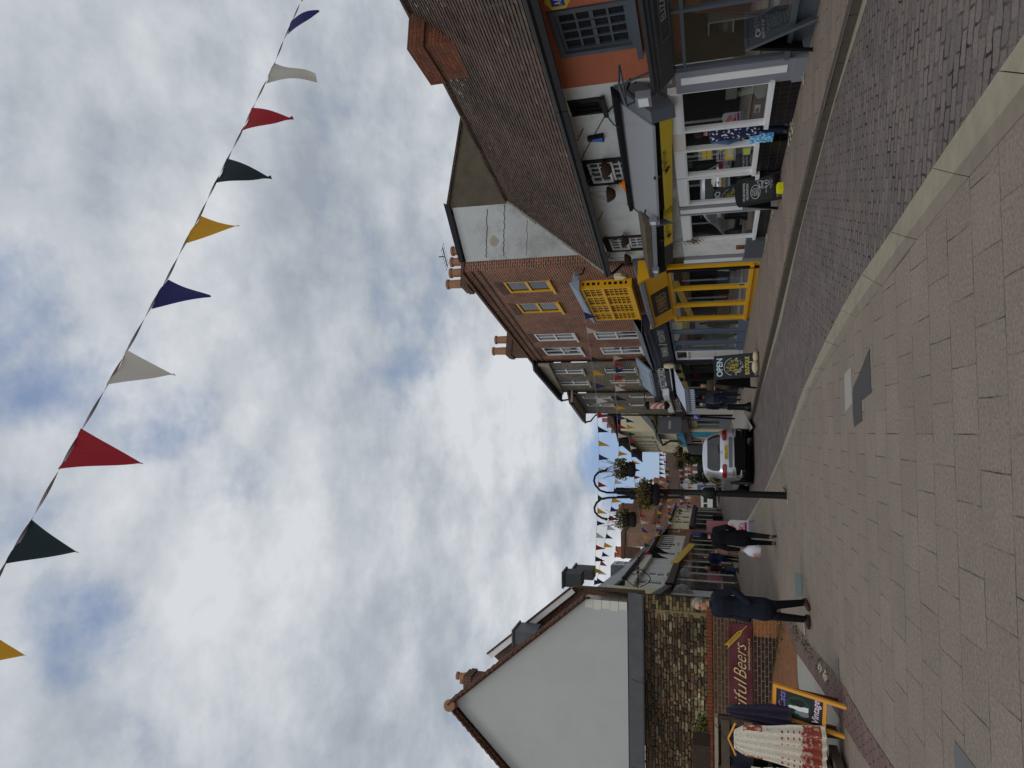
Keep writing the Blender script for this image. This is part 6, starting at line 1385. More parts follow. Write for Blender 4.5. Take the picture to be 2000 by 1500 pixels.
for k in range(8):
    for s_ in (-1, 1):
        u = k / 7; p = Vector((cx_ - .2 + u * .3, cz_ + .16 - u * .26)); d_ = Vector((-.75, .62)); nn2 = Vector((.62, .75)) * s_
        q = [p, p + d_ * .07 + nn2 * .035, p + d_ * .17 + nn2 * .06, p + d_ * .1 + nn2 * .0]; mb.prism(FWL, [(v.x, v.y) for v in q], .058, .064)
mb.tube([FWL.w(cx_ - .25, cz_ + .2, .06), FWL.w(cx_ + .2, cz_ - .2, .06)], .008, 4)
mb.build('wheat_ear', [M('gold_ink', (190, 152, 60), 1.4, .5, .05)], sheet_)
mb = MB()
for y in (1222, 1262, 1302, 1342, 1382): 
    for z_ in (b0 + .03, b1 - .03): mb.lathe(FWL.w(px2(y), z_, .06), [(.012, 0), (.012, .008)], 8, ax=(FWL.ex, FWL.ey, FWL.ez))
mb.tube([FWL.w(bx1 - .03, b0 + .03, .05), FWL.w(bx1 + .04, b0 + .06, .04), FWL.w(bx1 + .06, b0 + .12, .02)], .006, 4); mb.build('eyelet', [MT['lead']], sheet_)
# raised orange paving, concrete patch, pink brick edging strip
MT['orangepave'] = MBrick('orange_block_paving', (126, 84, 56), (112, 76, 54), (80, 62, 44), .2, .1, .006, 1.35, rot=.5, stain=(92, 84, 58), stk=.4, vary=.2)
MT['pinkpave'] = MBrick('pink_block_edging', (112, 88, 82), (96, 78, 74), (62, 52, 48), .21, .105, .008, 1.35, rot=-.6, stain=(84, 84, 60), stk=.3, vary=.2)
def wp_(x, y): a, b = FWL.sz(x, y, .02); return FWL.w(a, b, .02)
mb = MB(); mb.quad(gp(1529, 1207, .004), gp(1557, 1277, .004), gp(1557, 1290, .004), wp_(1509, 1315)); mb.quad(wp_(1509, 1315), gp(1557, 1290, .004), gp(1559, 1345, .03), gp(1568, 1520, .06), wp_(1496, 1520)); structure(mb.build('brick_paving', [MT['orangepave']]))
mb = MB(); mb.quad(gp(1557, 1290, .004), gp(1557, 1277, .004), gp(1605, 1345, .004), gp(1640, 1405, .004), gp(1640, 1560, .004), gp(1568, 1520, .055), gp(1559, 1345, .026)); structure(mb.build('concrete_patch', [MT['lslab']]))
mb = MB(); E1 = [gp(1545, 1206, .006), gp(1577, 1256, .006), gp(1622, 1305, .006), gp(1652, 1348, .006), gp(1692, 1420, .006), gp(1745, 1500, .006), gp(1800, 1580, .006)]; E2 = [gp(1530, 1208, .006), gp(1557, 1276, .006), gp(1580, 1310, .006), gp(1604, 1345, .006), gp(1640, 1405, .006), gp(1700, 1500, .006), gp(1745, 1580, .006)]
for i in range(6): mb.quad(E1[i], E2[i], E2[i + 1], E1[i + 1])
structure(mb.build('brick_edging', [MT['pinkpave']]))
mb = MB()
for pts in ([(1602, 1293), (1607, 1310), (1600, 1314), (1596, 1300)], [(1612, 1306), (1617, 1325), (1611, 1334), (1606, 1318)], [(1570, 1209), (1573, 1240), (1571, 1241), (1568, 1210)]): mb.quad(*[gp(x, y, .012) for x, y in pts])
structure(mb.build('mortar_patch', [MT['stone']]))
rr_ = random.Random(77); mb = MB()
for i in range(150):
    f = rr_.random(); p = wp_(1527 - 18 * f, 1211 + 110 * f).lerp(gp(1540, 1240, .01), rr_.random() ** 3 * .6) if rr_.random() < .6 else E1[0].lerp(E1[2], rr_.random()) + Vector((rr_.uniform(-.25, .02), rr_.uniform(-.1, .1), .0))
    leaves(mb, p, 7, .025, .025, .02, .035, [(64, 84, 34), (84, 100, 44), (50, 66, 28)], rr_)
tag(mb.build('weeds', [MT['leafcol']]), 'green weeds growing in the joints of the orange paving', 'weeds', kind='stuff')
patch('drain_cover', [(1551, 1118), (1566, 1122), (1567, 1163), (1554, 1166)], M('grey_metal_cover', (84, 92, 90), 1.3, .6, .15), .006)
patch('drain_cover', [(1631, 1286), (1637, 1286), (1639, 1330), (1634, 1330)], MT['lead'], .006)
mb = MB()
for (x0, y0, x1, y1, w_) in ((1462, 1078, 1464, 1135, .05), (1486, 1080, 1490, 1130, .06), (1560, 1170, 1563, 1196, .05), (1465, 1135, 1466, 1190, .03)):
    p, q = gp(x0, y0, .005), gp(x1, y1, .005); n_ = Vector((0, 1, 0)) * w_; mb.quad(p, q, q + n_, p + n_)
structure(mb.build('pale_joint', [MT['granite']]))
# ------------------------------------------------------------------ lamp post with hanging baskets
def zray(x, y, z): r = ray(x, y); return EYE + r * ((z - EYEH) / r.z)
DEAD = [(120, 92, 54), (98, 74, 46), (140, 112, 66), (84, 66, 40), (112, 96, 60), (90, 92, 50)]
MT['bowl'] = M('dark_plastic_bowl', (22, 19, 18), 1.2, .6, .3)
def basket(loc, r, h, label, seed, green=.15, group='hanging baskets on the near lamp post', chain=.55, n=520):
    t = thing('hanging_basket', label, 'basket', loc, group); rr = random.Random(seed)
    mb = MB(); mb.lathe(loc, [(r * .55, 0), (r * .86, .02), (r * .95, h * .18), (r * .95, h * .42), (r * .82, h * .46), (r * .86, h * .5), (r * 1.0, h), (r * .92, h), (r * .5, h * .8)], 18); mb.build('bowl', [MT['bowl']], t, True)
    mb = MB(); top = Vector(loc) + Z * h
    for _ in range(n):
        a = rr.uniform(0, 2 * PI); q = rr.random() ** .5 * r * 1.15; p = top + Vector((math.cos(a) * q, math.sin(a) * q, rr.uniform(-.12, .12) + (r - q) * .35))
        d = Vector((math.cos(a) * rr.uniform(0, 1), math.sin(a) * rr.uniform(0, 1), rr.uniform(-.5, 1))).normalized(); L = r * rr.uniform(.15, .42); u = d.cross(Vector((rr.uniform(-1, 1), rr.uniform(-1, 1), .3))).normalized()
        c = Vector(lin(rr.choice([(84, 98, 44), (104, 116, 52)]) if rr.random() < green else rr.choice(DEAD), 1.15)[:3]) * rr.uniform(.6, 1.25); w_ = L * rr.uniform(.12, .4)
        mb.quad(p, p + d * L * .5 + u * w_, p + d * L, p + d * L * .5 - u * w_, col=c)
    for _ in range(26):
        a = rr.uniform(0, 2 * PI); p = top + Vector((math.cos(a) * r * .7, math.sin(a) * r * .7, .05)); e = p + Vector((math.cos(a) * r * rr.uniform(.2, .8), math.sin(a) * r * rr.uniform(.2, .8), rr.uniform(-.25, .45)))
        mb.tube([p, p.lerp(e, .5) + Z * .06, e], .004, 3, col=lin(rr.choice(DEAD), 1.0)[:3])
    mb.build('plant', [MT['leafcol']], t)
    if chain:
        mb = MB()
        for k in range(4): a = k * PI / 2 + .4; mb.tube([top + Vector((math.cos(a) * r * .95, math.sin(a) * r * .95, 0)), top + Z * chain], .006, 4)
        mb.build('chain', [MT['iron']], t)
    return t
lb = gnd(1537, 968); LY = lb.y
post = thing('lamp_post', 'tall black post with two swan neck basket arms on the slabs', 'post', lb)
def LP(x, y, dy=0): p = at(x, y, LY + dy); return p
zt_ = LP(1203, 967).z
mb = MB(); mb.lathe(lb, [(.085, 0), (.075, .05), (.07, .9), (.068, 1.05)], 14); z1 = LP(1396, 967).z - lb.z; z2 = LP(1372, 967).z - lb.z
mb.lathe(lb + Z * z1, [(.068, -.4), (.068, -.02), (.12, 0), (.13, .05), (.12, z2 - z1 - .05), (.08, z2 - z1), (.062, z2 - z1 + .03), (.055, zt_ - lb.z - z1)], 14); mb.build('shaft', [MT['iron']], post, True)
for sgn, pts in ((1, [(1330, 962.5), (1215, 962.5), (1185, 962), (1172, 958), (1163, 948), (1160, 939), (1162, 930), (1168, 923), (1176, 920), (1183, 919)]), (-1, [(1330, 971.5), (1215, 971.5), (1190, 972), (1175, 974), (1165, 982), (1161, 991), (1162, 1000), (1168, 1007), (1176, 1012), (1184, 1014)])):
    mb = MB(); mb.tube([LP(x, y) for x, y in pts], .024, 8); mb.ball(LP(*pts[-1]), .035, .035, .035, 8, 6); mb.build('basket_arm', [MT['iron']], post, True)
mb = MB(); mb.tube([LP(1205, 964), LP(1232, 966)], .02, 6); mb.tube([LP(1232, 966), LP(1236, 966, -.25)], .018, 6); mb.tube([LP(1205, 970), LP(1232, 968)], .02, 6); mb.lathe(LP(1236, 967), [(.1, -.05), (.1, .05)], 12); mb.lathe(LP(1300, 967), [(.1, -.04), (.1, .04)], 12); mb.build('clamp', [MT['iron']], post)
px_ = lambda: 1
def basket_px(xb, xt, y, wpx, label, seed, dy=0, **kw):
    c = LP(xb, y, dy); top = LP(xt, y, dy); r = abs(LP(xb, y - wpx / 2, dy).x - c.x); return basket(c, r, top.z - c.z, label, seed, **kw)
basket_px(1241, 1213, 917, 32, 'basket of dead brown plants hanging on the arm nearer the silver car', 5, chain=.34)
basket_px(1243, 1217, 1015, 32, 'basket with green shoots hanging on the arm nearer the gable house', 6, green=.35, chain=.34)
basket_px(1289, 1262, 966, 46, 'widest basket of dead plants fixed low against the black post', 7, dy=-.35, green=.25, chain=.4, n=700)
patch('pale_footing', [(1534, 955), (1538, 955), (1541, 984), (1537, 984)], MT['granite'], .006)
mb = MB(); leaves(mb, lb + Vector((.1, -.02, 0)), 50, .06, .03, .03, .05, [(64, 84, 34), (84, 100, 44)], random.Random(9)); tag(mb.build('weed', [MT['leafcol']]), 'tuft of green weed at the base of the black basket post', 'weed')
# smaller, farther basket post by the cream building
b2 = gnd(1436, 893); p2 = thing('lamp_post', 'distant black basket post standing beyond the silver car', 'post', b2); Y2_ = b2.y
Q = lambda x, y, dy=0: at(x, y, Y2_ + dy)
mb = MB(); mb.tube([b2, Q(1335, 889)], .06, 8); mb.tube([Q(1345, 889), Q(1325, 888), Q(1322, 884), Q(1325, 880), Q(1330, 879)], .03, 6); mb.tube([Q(1345, 890), Q(1325, 892), Q(1322, 897), Q(1325, 901), Q(1330, 903)], .03, 6); mb.build('shaft', [MT['iron']], p2)
for i, (xb, xt, y, w_, lab) in enumerate(((1334, 1326, 880, 15, 'distant basket of yellow green foliage in front of the cream building'), (1348, 1339, 892, 16, 'distant basket with yellow flowers beyond the silver car'), (1333, 1325, 908, 15, 'distant dark basket before the red brick terrace'))):
    c = Q(xb, y, -.3 if i == 1 else 0); basket(c, w_ / 2 / FOC * Y2_ * 1.02, Q(xt, y).z - c.z, lab, 30 + i, green=.7, group='hanging baskets on the distant post', chain=.3, n=260)
# ------------------------------------------------------------------ bunting
FLAGC = {'g': (40, 58, 62), 'y': (206, 152, 32), 'b': (38, 40, 96), 'w': (196, 190, 180), 'r': (158, 34, 44)}
FLAGN = {'g': 'dark green', 'y': 'yellow', 'b': 'navy blue', 'w': 'white', 'r': 'red'}
for k, c in FLAGC.items():
    m, nt_, pp = _new('flag_' + FLAGN[k].replace(' ', '_')); col = lin(c, 1.15 if k != 'g' else .8); pp.inputs['Base Color'].default_value = col; pp.inputs['Roughness'].default_value = .8
    tr = nt_.nodes.new('ShaderNodeBsdfTranslucent'); tr.inputs[0].default_value = col; mx = nt_.nodes.new('ShaderNodeMixShader'); mx.inputs[0].default_value = .4
    nt_.links.new(pp.outputs[0], mx.inputs[1]); nt_.links.new(tr.outputs[0], mx.inputs[2]); nt_.links.new(mx.outputs[0], nt_.nodes['Material Output'].inputs[0]); MT['flag' + k] = m
MT['tape'] = M('bunting_tape', (150, 142, 142), 1.3, .8, .1)
def flag_mesh(p0, p1, tip, seed, curl=.12):
    rr = random.Random(seed); mb = MB(); n, k = 8, 9; ax = (p1 - p0); out = ax.cross(tip - p0).normalized(); L = (tip - (p0 + p1) / 2).length; ph = rr.uniform(0, 6); rows = []
    for i in range(k + 1):
        f = i / k; c0, c1 = p0.lerp(tip, f), p1.lerp(tip, f); row = []
        for j in range(n + 1):
            u = j / n; row.append(c0.lerp(c1, u) + out * (math.sin(f * 3.0 + ph + u * 1.5) * curl * .5 * L * f + .03 * L * math.sin(u * PI * 2 + ph) * (1 - f)) + (c1 - c0) * .0)
        rows.append(row)
    # edges bow in slightly, as limp cloth does
    for i in range(k + 1):
        f = i / k; sh = math.sin(PI * f) * .07
        c = (rows[i][0] + rows[i][n]) / 2
        rows[i] = [c + (q - c) * (1 - sh) for q in rows[i]]
    for i in range(k):
        for j in range(n): mb.quad(rows[i][j], rows[i][j + 1], rows[i + 1][j + 1], rows[i + 1][j])
    return mb
def tape(mb, pts, w_, tw):
    """flat twisting tape"""
    n = len(pts)
    for i in range(n - 1):
        q = []
        for k in (i, i + 1):
            d = (pts[min(k + 1, n - 1)] - pts[max(k - 1, 0)]).normalized(); u = d.cross(Vector((0, 1, .2))).normalized(); v = d.cross(u); a = k * tw; q.append((u * math.cos(a) + v * math.sin(a)) * w_)
        mb.quad(pts[i] - q[0], pts[i] + q[0], pts[i + 1] + q[1], pts[i + 1] - q[1])
# the near string, overhead from the right towards the upper left
NF = [('y', (600, -27), (588, 2), (612, -8)), ('b', (571, 41), (554, 79), (618, 14)), ('w', (537, 122), (518, 162), (618, 152)), ('r', (493, 213), (471, 259), (569, 222)), ('g', (444, 312), (419, 361), (527, 338)), ('y', (391, 420), (362, 474), (469, 444)), ('b', (327, 543), (294, 601), (413, 581)), ('w', (248, 685), (209, 754), (341, 730)), ('r', (160, 839), (115, 919), (277, 902)), ('g', (62, 1015), (10, 1102), (154, 1080)), ('y', (-50, 1213), (-112, 1310), (54, 1283))]
bt = thing('bunting', 'near string of large coloured pennants slanting across the open sky', 'bunting', at(300, 600, 5))
ta, tb = 9.0, 3.5; ya_, yb_ = 41, 1102
def tdep(y):            # straight string: inverse depth varies linearly along its picture
    f = (y - ya_) / (yb_ - ya_); return 1 / ((1 - f) / ta + f / tb)
def npt(x, y, k=1.0): return EYE + ray(x, y) * tdep(y) * k
pts = []
P_ = [(640, -110)] + [q for f in NF for q in (f[1], f[2])] + [(-190, 1440)]
for i in range(len(P_) - 1):
    for k in range(8): f = k / 8; pts.append(npt(P_[i][0] + (P_[i + 1][0] - P_[i][0]) * f, P_[i][1] + (P_[i + 1][1] - P_[i][1]) * f))
mb = MB(); tape(mb, pts, .0085, .42); mb.build('tape', [MT['tape']], bt)
for i, (c, a, b, t_) in enumerate(NF): 
    p0, p1 = npt(*a), npt(*b); m_ = (a[1] + b[1]) / 2; tp = EYE + ray(*t_) * tdep(m_) * .985; flag_mesh(p0, p1, tp, i, .1 if i > 4 else .25).build('flag', [MT['flag' + c]], bt, 'all')
def far_bunting(label, P, n, cols, size, sag, seed, drop=1.55, lead=.5, drift=-.25, skip=()):
    """string through the 3D points P with n small pennants"""
    rr = random.Random(seed); t = thing('bunting', label, 'bunting', P[len(P) // 2]); m = 60; path = resample([Vector(p) for p in P], m)
    L = sum((path[i + 1] - path[i]).length for i in range(m))
    path = [p - Z * sag * (1 - (2 * i / m - 1) ** 2) for i, p in enumerate(path)]
    mb = MB(); mb.tube(path, .006 * max(1, path[m // 2].y / 25), 3, caps=False); mb.build('string', [MT['tape']], t)
    for k in range(n):
        if k in skip: continue
        f = (k + lead) / n; i = min(int(f * m), m - 1); p = path[i].lerp(path[i + 1], f * m - i); d = (path[i + 1] - path[i]).normalized(); w_ = size * rr.uniform(.92, 1.06)
        if rr.random() < .12 and size < .3: w_ *= .5
        tip = p - Z * w_ * drop * rr.uniform(.85, 1.05) + d * w_ * (drift * -1 + rr.uniform(-.25, .25)) + Vector((0, rr.uniform(-.1, .1), 0)); c = cols[k % len(cols)]
        flag_mesh(p - d * w_ / 2, p + d * w_ / 2, tip, seed * 50 + k, .12).build('flag', [MT['flag' + c]], t, 'all')
    return t
far_bunting('long bunting string from the yellow oriel across the street over the basket arms', [at(1130, 540, 22.3), at(1164, 760, 25), at(1170, 880, 26), at(1167, 1000, 27), at(1160, 1148, 28.5)], 23, 'gybwr', .27, .0, 3)
far_bunting('second bunting string, hung from the flint building just above the baskets', [at(1197, 690, 31), at(1204, 790, 32), at(1209, 880, 33), at(1200, 950, 33.5), at(1185, 1040, 34), at(1164, 1142, 34.5)], 25, 'ybrwg', .3, .0, 4)
far_bunting('third bunting string from the barber corner down past the cream roof to the white house', [at(1220, 800, 42), at(1232, 880, 43), at(1242, 960, 43), at(1258, 1060, 43), at(1262, 1118, 42.5)], 22, 'wbygr', .3, .0, 5)
far_bunting('fourth bunting string in front of the far red roofs', [at(1288, 884, 50), at(1288, 960, 50.5), at(1281, 1040, 51), at(1268, 1090, 50)], 24, 'rwbyg', .26, .0, 6)
far_bunting('fifth bunting string low before the far terrace roof', [at(1295, 880, 58), at(1303, 960, 58), at(1305, 1030, 58)], 24, 'ygwrb', .27, .0, 7)
far_bunting('sixth bunting string across the far terrace windows', [at(1322, 878, 66), at(1330, 960, 66), at(1322, 1035, 66)], 26, 'bwryg', .28, .0, 8)
far_bunting('farthest bunting string at the end of the street', [at(1342, 900, 74), at(1345, 960, 74), at(1340, 1010, 74)], 18, 'gwyrb', .3, .0, 9)
far_bunting('short bunting string on the front of the navy shop', [at(1198, 692, 30.6), at(1203, 730, 31.5), at(1212, 765, 33)], 7, 'wrgby', .3, .0, 10)
# ------------------------------------------------------------------ pavement boards
def aboard(label, BL, BR, TL, TR, frame_m, panel_m, draw=None, back=None, fw=.05, legs=.09, round_top=False, back_m=None):
    """A-shaped board; corners as seen from the street: bottom/top left and right"""
    t = thing('pavement_sign', label, 'sign', (BL + BR) / 2)
    ex = BR - BL; up = (TL + TR) / 2 - (BL + BR) / 2; W_ = ex.length; H_ = up.length
    F = Frame(BL, ex, up - ex.normalized() * up.dot(ex.normalized())); 
    if F.ez.dot(EYE - BL) < 0: F = Frame(F.o, F.ex, F.ey, -F.ez)
    H_ = up.dot(F.ey); sk = up.dot(F.ex)      # small lean kept by moving the frame
    mb = MB(); mb.box(F, 0, fw, 0, H_, -.025, .012); mb.box(F, W_ - fw, W_, 0, H_, -.025, .012); mb.box(F, fw, W_ - fw, H_ - fw, H_, -.025, .012); mb.box(F, fw, W_ - fw, legs, legs + fw, -.025, .012)
    if round_top: mb.prism(F, [(W_ / 2 + W_ / 2 * math.cos(a), H_ + .09 * math.sin(a)) for a in [PI * k / 12 for k in range(13)]], -.025, .012)
    mb.build('frame', [frame_m], t)
    mb = MB(); mb.box(F, fw, W_ - fw, legs + fw, H_ - fw, -.02, .002); pn = mb.build('panel', [panel_m], t)
    if draw: draw(F, fw, W_ - fw, legs + fw, H_ - fw, pn)
    hz = Vector((up.x, up.y, 0)); b0, b1 = BL + hz * 2, BR + hz * 2
    if back: b0, b1 = back
    FB_ = Frame(b0, b1 - b0, (TL + TR) / 2 - (b0 + b1) / 2); hb = ((TL + TR) / 2 - (b0 + b1) / 2).length - .02; wb = (b1 - b0).length
    mb = MB(); sg = .02 if FB_.ez.dot(EYE - b0) > 0 else -.02
    mb.box(FB_, 0, fw, 0, hb, -abs(sg), abs(sg)); mb.box(FB_, wb - fw, wb, 0, hb, -abs(sg), abs(sg)); mb.box(FB_, fw, wb - fw, legs + fw, hb - fw, -.008, .008); mb.build('back_leaf', [back_m or frame_m], t)
    return t
MT['chalk'] = M('chalk', (196, 200, 204), 1.3, .9, .15, 30); MT['chalkb'] = M('pale_blue_chalk', (176, 200, 220), 1.35, .9, .1, 30); MT['chalky'] = M('yellow_chalk', (186, 174, 82), 1.35, .9, .15, 30)
MT['board'] = M('chalkboard', (40, 42, 45), 1.15, .7, .25, 4)
def draw_eliz(F, a0, a1, b0, b1, pn):
    w_, h_ = a1 - a0, b1 - b0; mb = MB()
    rows = [('OPEN', .78, .1, .62, .02), ('ELIZABETH GASH', .72, .035, .82, .0), ('Mama b', .6, .06, .5, .2), ('ORIZAS', .54, .042, .42, 0), ('ERIBE', .48, .045, .38, 0), ('VETONO', .42, .045, .5, 0), ('Idonight', .36, .05, .36, .0), ('St Edwards', .305, .04, .42, .1), ('Capri', .25, .05, .34, 0), ('SEASALT', .2, .04, .42, 0), ('ROBELL', .148, .042, .46, 0), ('Gift ideas', .1, .035, .36, .1), ('Kali Shoes', .055, .035, .4, .15), ('01284 766045', .0, .03, .62, 0)]
    for tx, b, hh_, ww, sl in rows: mb.text(F, tx, a0 + w_ * (.5 - ww / 2), a0 + w_ * (.5 + ww / 2), b0 + h_ * (.04 + b * .93), h_ * hh_ * .95, .006, slant=sl)
    mb.build('lettering', [MT['chalk']], pn)
zE = 1.14 + gz(9)
BL, BR = gnd(1600, 36, .065), gnd(1583, -26, .065); bk = gnd(1589, 98, .065); TL = at(1455, 96, (BL.y + bk.y) / 2); TR = TL + (BR - BL)
aboard('tall dark grey OPEN sign with serif list standing outside the orange house', BL, BR, TL, TR, MT['grey'], MT['grey'], draw_eliz, fw=.05, back_m=MT['nearblack'], back=(gnd(1589, 98, .065), gnd(1589, 98, .065) + (BR - BL)))
def draw_wait(F, a0, a1, b0, b1, pn):
    w_, h_ = a1 - a0, b1 - b0; mb = MB(); q = lambda tx, u0, u1, v, hh_: mb.text(F, tx, a0 + w_ * u0, a0 + w_ * u1, b0 + h_ * v, h_ * hh_, .005)
    q('WE ARE WAITING', .1, .9, .88, .07); q('FOR DONATIONS', .14, .86, .77, .07); q('IF YOU', .3, .55, .62, .045); q('WANT TO', .24, .6, .56, .045); q('DONATE', .26, .58, .50, .045); q('SOMETHING', .2, .64, .44, .045); q('ask inside', .3, .6, .2, .04); q('thank you for', .45, .9, .07, .03); q('caring', .5, .8, .02, .03)
    mb.tube([F.w(a0 + w_ * (.42 + .3 * math.cos(k)), b0 + h_ * (.55 + .15 * math.sin(k)), .005) for k in [i * PI / 10 for i in range(21)]], .005, 4)
    pts = [(.55, .2), (.52, .32), (.6, .42), (.72, .43), (.85, .5), (.86, .38), (.8, .3), (.84, .2), (.76, .12), (.64, .12), (.55, .2)]; mb.tube([F.w(a0 + w_ * u, b0 + h_ * v, .005) for u, v in pts], .006, 4)
    for u, v in ((.63, .34), (.75, .33)): mb.tube([F.w(a0 + w_ * u + .02 * math.cos(k), b0 + h_ * v + .02 * math.sin(k), .005) for k in [i * PI / 4 for i in range(9)]], .005, 4)
    mb.tube([F.w(a0 + w_ * u, b0 + h_ * v, .005) for u, v in ((.66, .2), (.72, .24), (.76, .2), (.7, .17), (.66, .2))], .008, 4); mb.build('chalk_drawing', [MT['chalk']], pn)
BL, BR = gnd(1527, 388, .07), gnd(1526, 333, .07); bk = gnd(1520, 409, .07); TL = at(1444, 404, (BL.y + bk.y) / 2); TR = TL + (BR - BL)
aboard('black round topped chalkboard with white drawing outside the charity shop', BL, BR, TL, TR, MT['black'], MT['board'], draw_wait, round_top=True, legs=.12, back=(gnd(1520, 409, .07), gnd(1520, 409, .07) + (BR - BL)))
c = gnd(1529, 367, .07); mb = MB(); mb.box(Frame(c, FR.ex, Z, FR.ez), -.1, .1, 0, .1, -.08, .08); mb.box(Frame(c + Z * .1, FR.ex, Z, FR.ez), -.085, .085, .0, .02, -.065, .065); tag(mb.build('doorstop', [M('bright_yellow_plastic', (226, 196, 20), 1.5, .4, .04)]), 'bright yellow block on the footway under the chalkboard', 'block')
def draw_open(F, a0, a1, b0, b1, pn):
    w_, h_ = a1 - a0, b1 - b0; mb = MB(); mb.text(F, 'OPEN', a0 + w_ * .06, a0 + w_ * .94, b0 + h_ * .8, h_ * .17, .006, bold=.015); mb.build('open_lettering', [MT['chalkb']], pn)
    mb = MB(); mb.text(F, 'BOUTIQUE', a0 + w_ * .08, a0 + w_ * .92, b0 + h_ * .05, h_ * .14, .006, bold=.02); rr = random.Random(3)
    for k in range(60): a, r = rr.uniform(0, 6.3), rr.random() ** .6; p = (a0 + w_ * (.5 + .34 * r * math.cos(a)), b0 + h_ * (.5 + .2 * r * math.sin(a))); d = rr.uniform(0, 6.3); mb.tube([F.w(p[0], p[1], .005), F.w(p[0] + .05 * math.cos(d), p[1] + .05 * math.sin(d), .005), F.w(p[0] + .06 * math.cos(d + .9), p[1] + .06 * math.sin(d + .9), .005)], .0055, 4)
    mb.build('yellow_drawing', [MT['chalky']], pn)
    mb = MB(); mb.tube([F.w(a0 + w_ * (.5 + .42 * math.cos(k)), b0 + h_ * (.5 + .26 * math.sin(k)), .005) for k in [.2 + i * .18 for i in range(16)]], .008, 4)
    for k in range(34): a = rr.uniform(3.3, 6.1); r = rr.uniform(.7, 1.0); p = (a0 + w_ * (.5 + .4 * r * math.cos(a)), b0 + h_ * (.5 + .25 * r * math.sin(a))); mb.tube([F.w(p[0], p[1], .005), F.w(p[0] + .04 * math.cos(a + 1), p[1] + .05 * math.sin(a + 1), .005)], .007, 4)
    mb.build('wreath_drawing', [MT['chalk']], pn)
BL, BR = gnd(1482, 736, .07), gnd(1481, 688, .07); bk = gnd(1477, 759, .07); TL = at(1395, 751, (BL.y + bk.y) / 2); TR = TL + (BR - BL) * 1.0
aboard('black chalkboard with blue OPEN and yellow lettering at the kerb by the podiatry shop', BL, BR, TL, TR, MT['black'], MT['board'], draw_open, legs=.14, back=(gnd(1477, 759, .07), gnd(1477, 759, .07) + (BR - BL)))
c = gnd(1482, 708, .07); mb = MB(); mb.ball(c + Vector((-.12, -.05, .1)), .2, .13, .1, 12, 8); mb.ball(c + Vector((.18, -.02, .085)), .17, .12, .085, 12, 8); mb.tube([c + Vector((.02, -.06, .12)), c + Vector((.02, 0, .3))], .015, 5); tag(mb.build('sandbag', [M('pale_canvas', (186, 174, 146), 1.3, .9, .1, 9)], None, True), 'pale canvas weight bag on the foot of the OPEN chalkboard', 'sandbag')
# easel of the vintage clothes stall
def draw_cats(F, a0, a1, b0, b1, pn):
    w_, h_ = a1 - a0, b1 - b0
    mb = MB(); mb.text(F, 'Cats', a0 + w_ * .3, a0 + w_ * .92, b0 + h_ * .8, h_ * .15, .006, slant=.2, bold=.01); mb.build('mauve_lettering', [M('mauve_paint', (128, 106, 168), 1.35, .7, .05)], pn)
    mb = MB(); mb.text(F, 'Vintage', a0 + w_ * .05, a0 + w_ * .95, b0 + h_ * .03, h_ * .19, .006, slant=.25, bold=.012); mb.build('pink_lettering', [M('pale_pink_paint', (208, 186, 204), 1.35, .7, .05)], pn)
    el = lambda u, v, ru, rv, c, n=26: [(a0 + w_ * (u + ru * math.cos(2 * PI * k / n)), b0 + h_ * (v + rv * math.sin(2 * PI * k / n))) for k in range(n)]
    mb = MB(); mb.prism(F, el(.5, .52, .4, .27, 0), .002, .005); mb.build('green_disc', [M('bottle_green', (28, 62, 48), 1.3, .6, .08)], pn)
    mb = MB(); mb.prism(F, el(.66, .5, .14, .12, 0), .0055, .0075); mb.prism(F, el(.66, .64, .08, .06, 0, 14), .0055, .0076); mb.prism(F, [(a0 + w_ * .59, b0 + h_ * .67), (a0 + w_ * .62, b0 + h_ * .73), (a0 + w_ * .65, b0 + h_ * .69)], .0055, .0075); mb.prism(F, [(a0 + w_ * .68, b0 + h_ * .69), (a0 + w_ * .71, b0 + h_ * .73), (a0 + w_ * .73, b0 + h_ * .67)], .0055, .0075); mb.build('black_cat', [MT['black']], pn)
    mb = MB(); mb.prism(F, [(a0 + w_ * u, b0 + h_ * v) for u, v in ((.4, .3), (.58, .3), (.56, .5), (.5, .62), (.5, .7), (.44, .74), (.38, .7), (.4, .62), (.36, .52))], .0055, .0075); mb.build('white_cat', [MT['white']], pn)
    mb = MB(); mb.prism(F, el(.29, .4, .1, .12, 0, 18), .0055, .0075); mb.prism(F, el(.3, .54, .06, .05, 0, 12), .0055, .0076); mb.build('grey_cat', [MT['mgrey']], pn)
BR, BL = gnd(1654, 1380), gnd(1650, 1443); bk = gnd(1638, 1366); TR = at(1510, 1336, (BR.y + bk.y) / 2); TL = TR + (BL - BR)
aboard('orange wooden easel sign for vintage clothes with painted cats on a green disc', BL, BR, TL, TR, MT['oak'], MT['board'], draw_cats, fw=.045, legs=.22, back_m=M('brown_wood', (96, 56, 32), 1.3, .6, .2, 8), back=(gnd(1638, 1366) + (BL - BR), gnd(1638, 1366)))
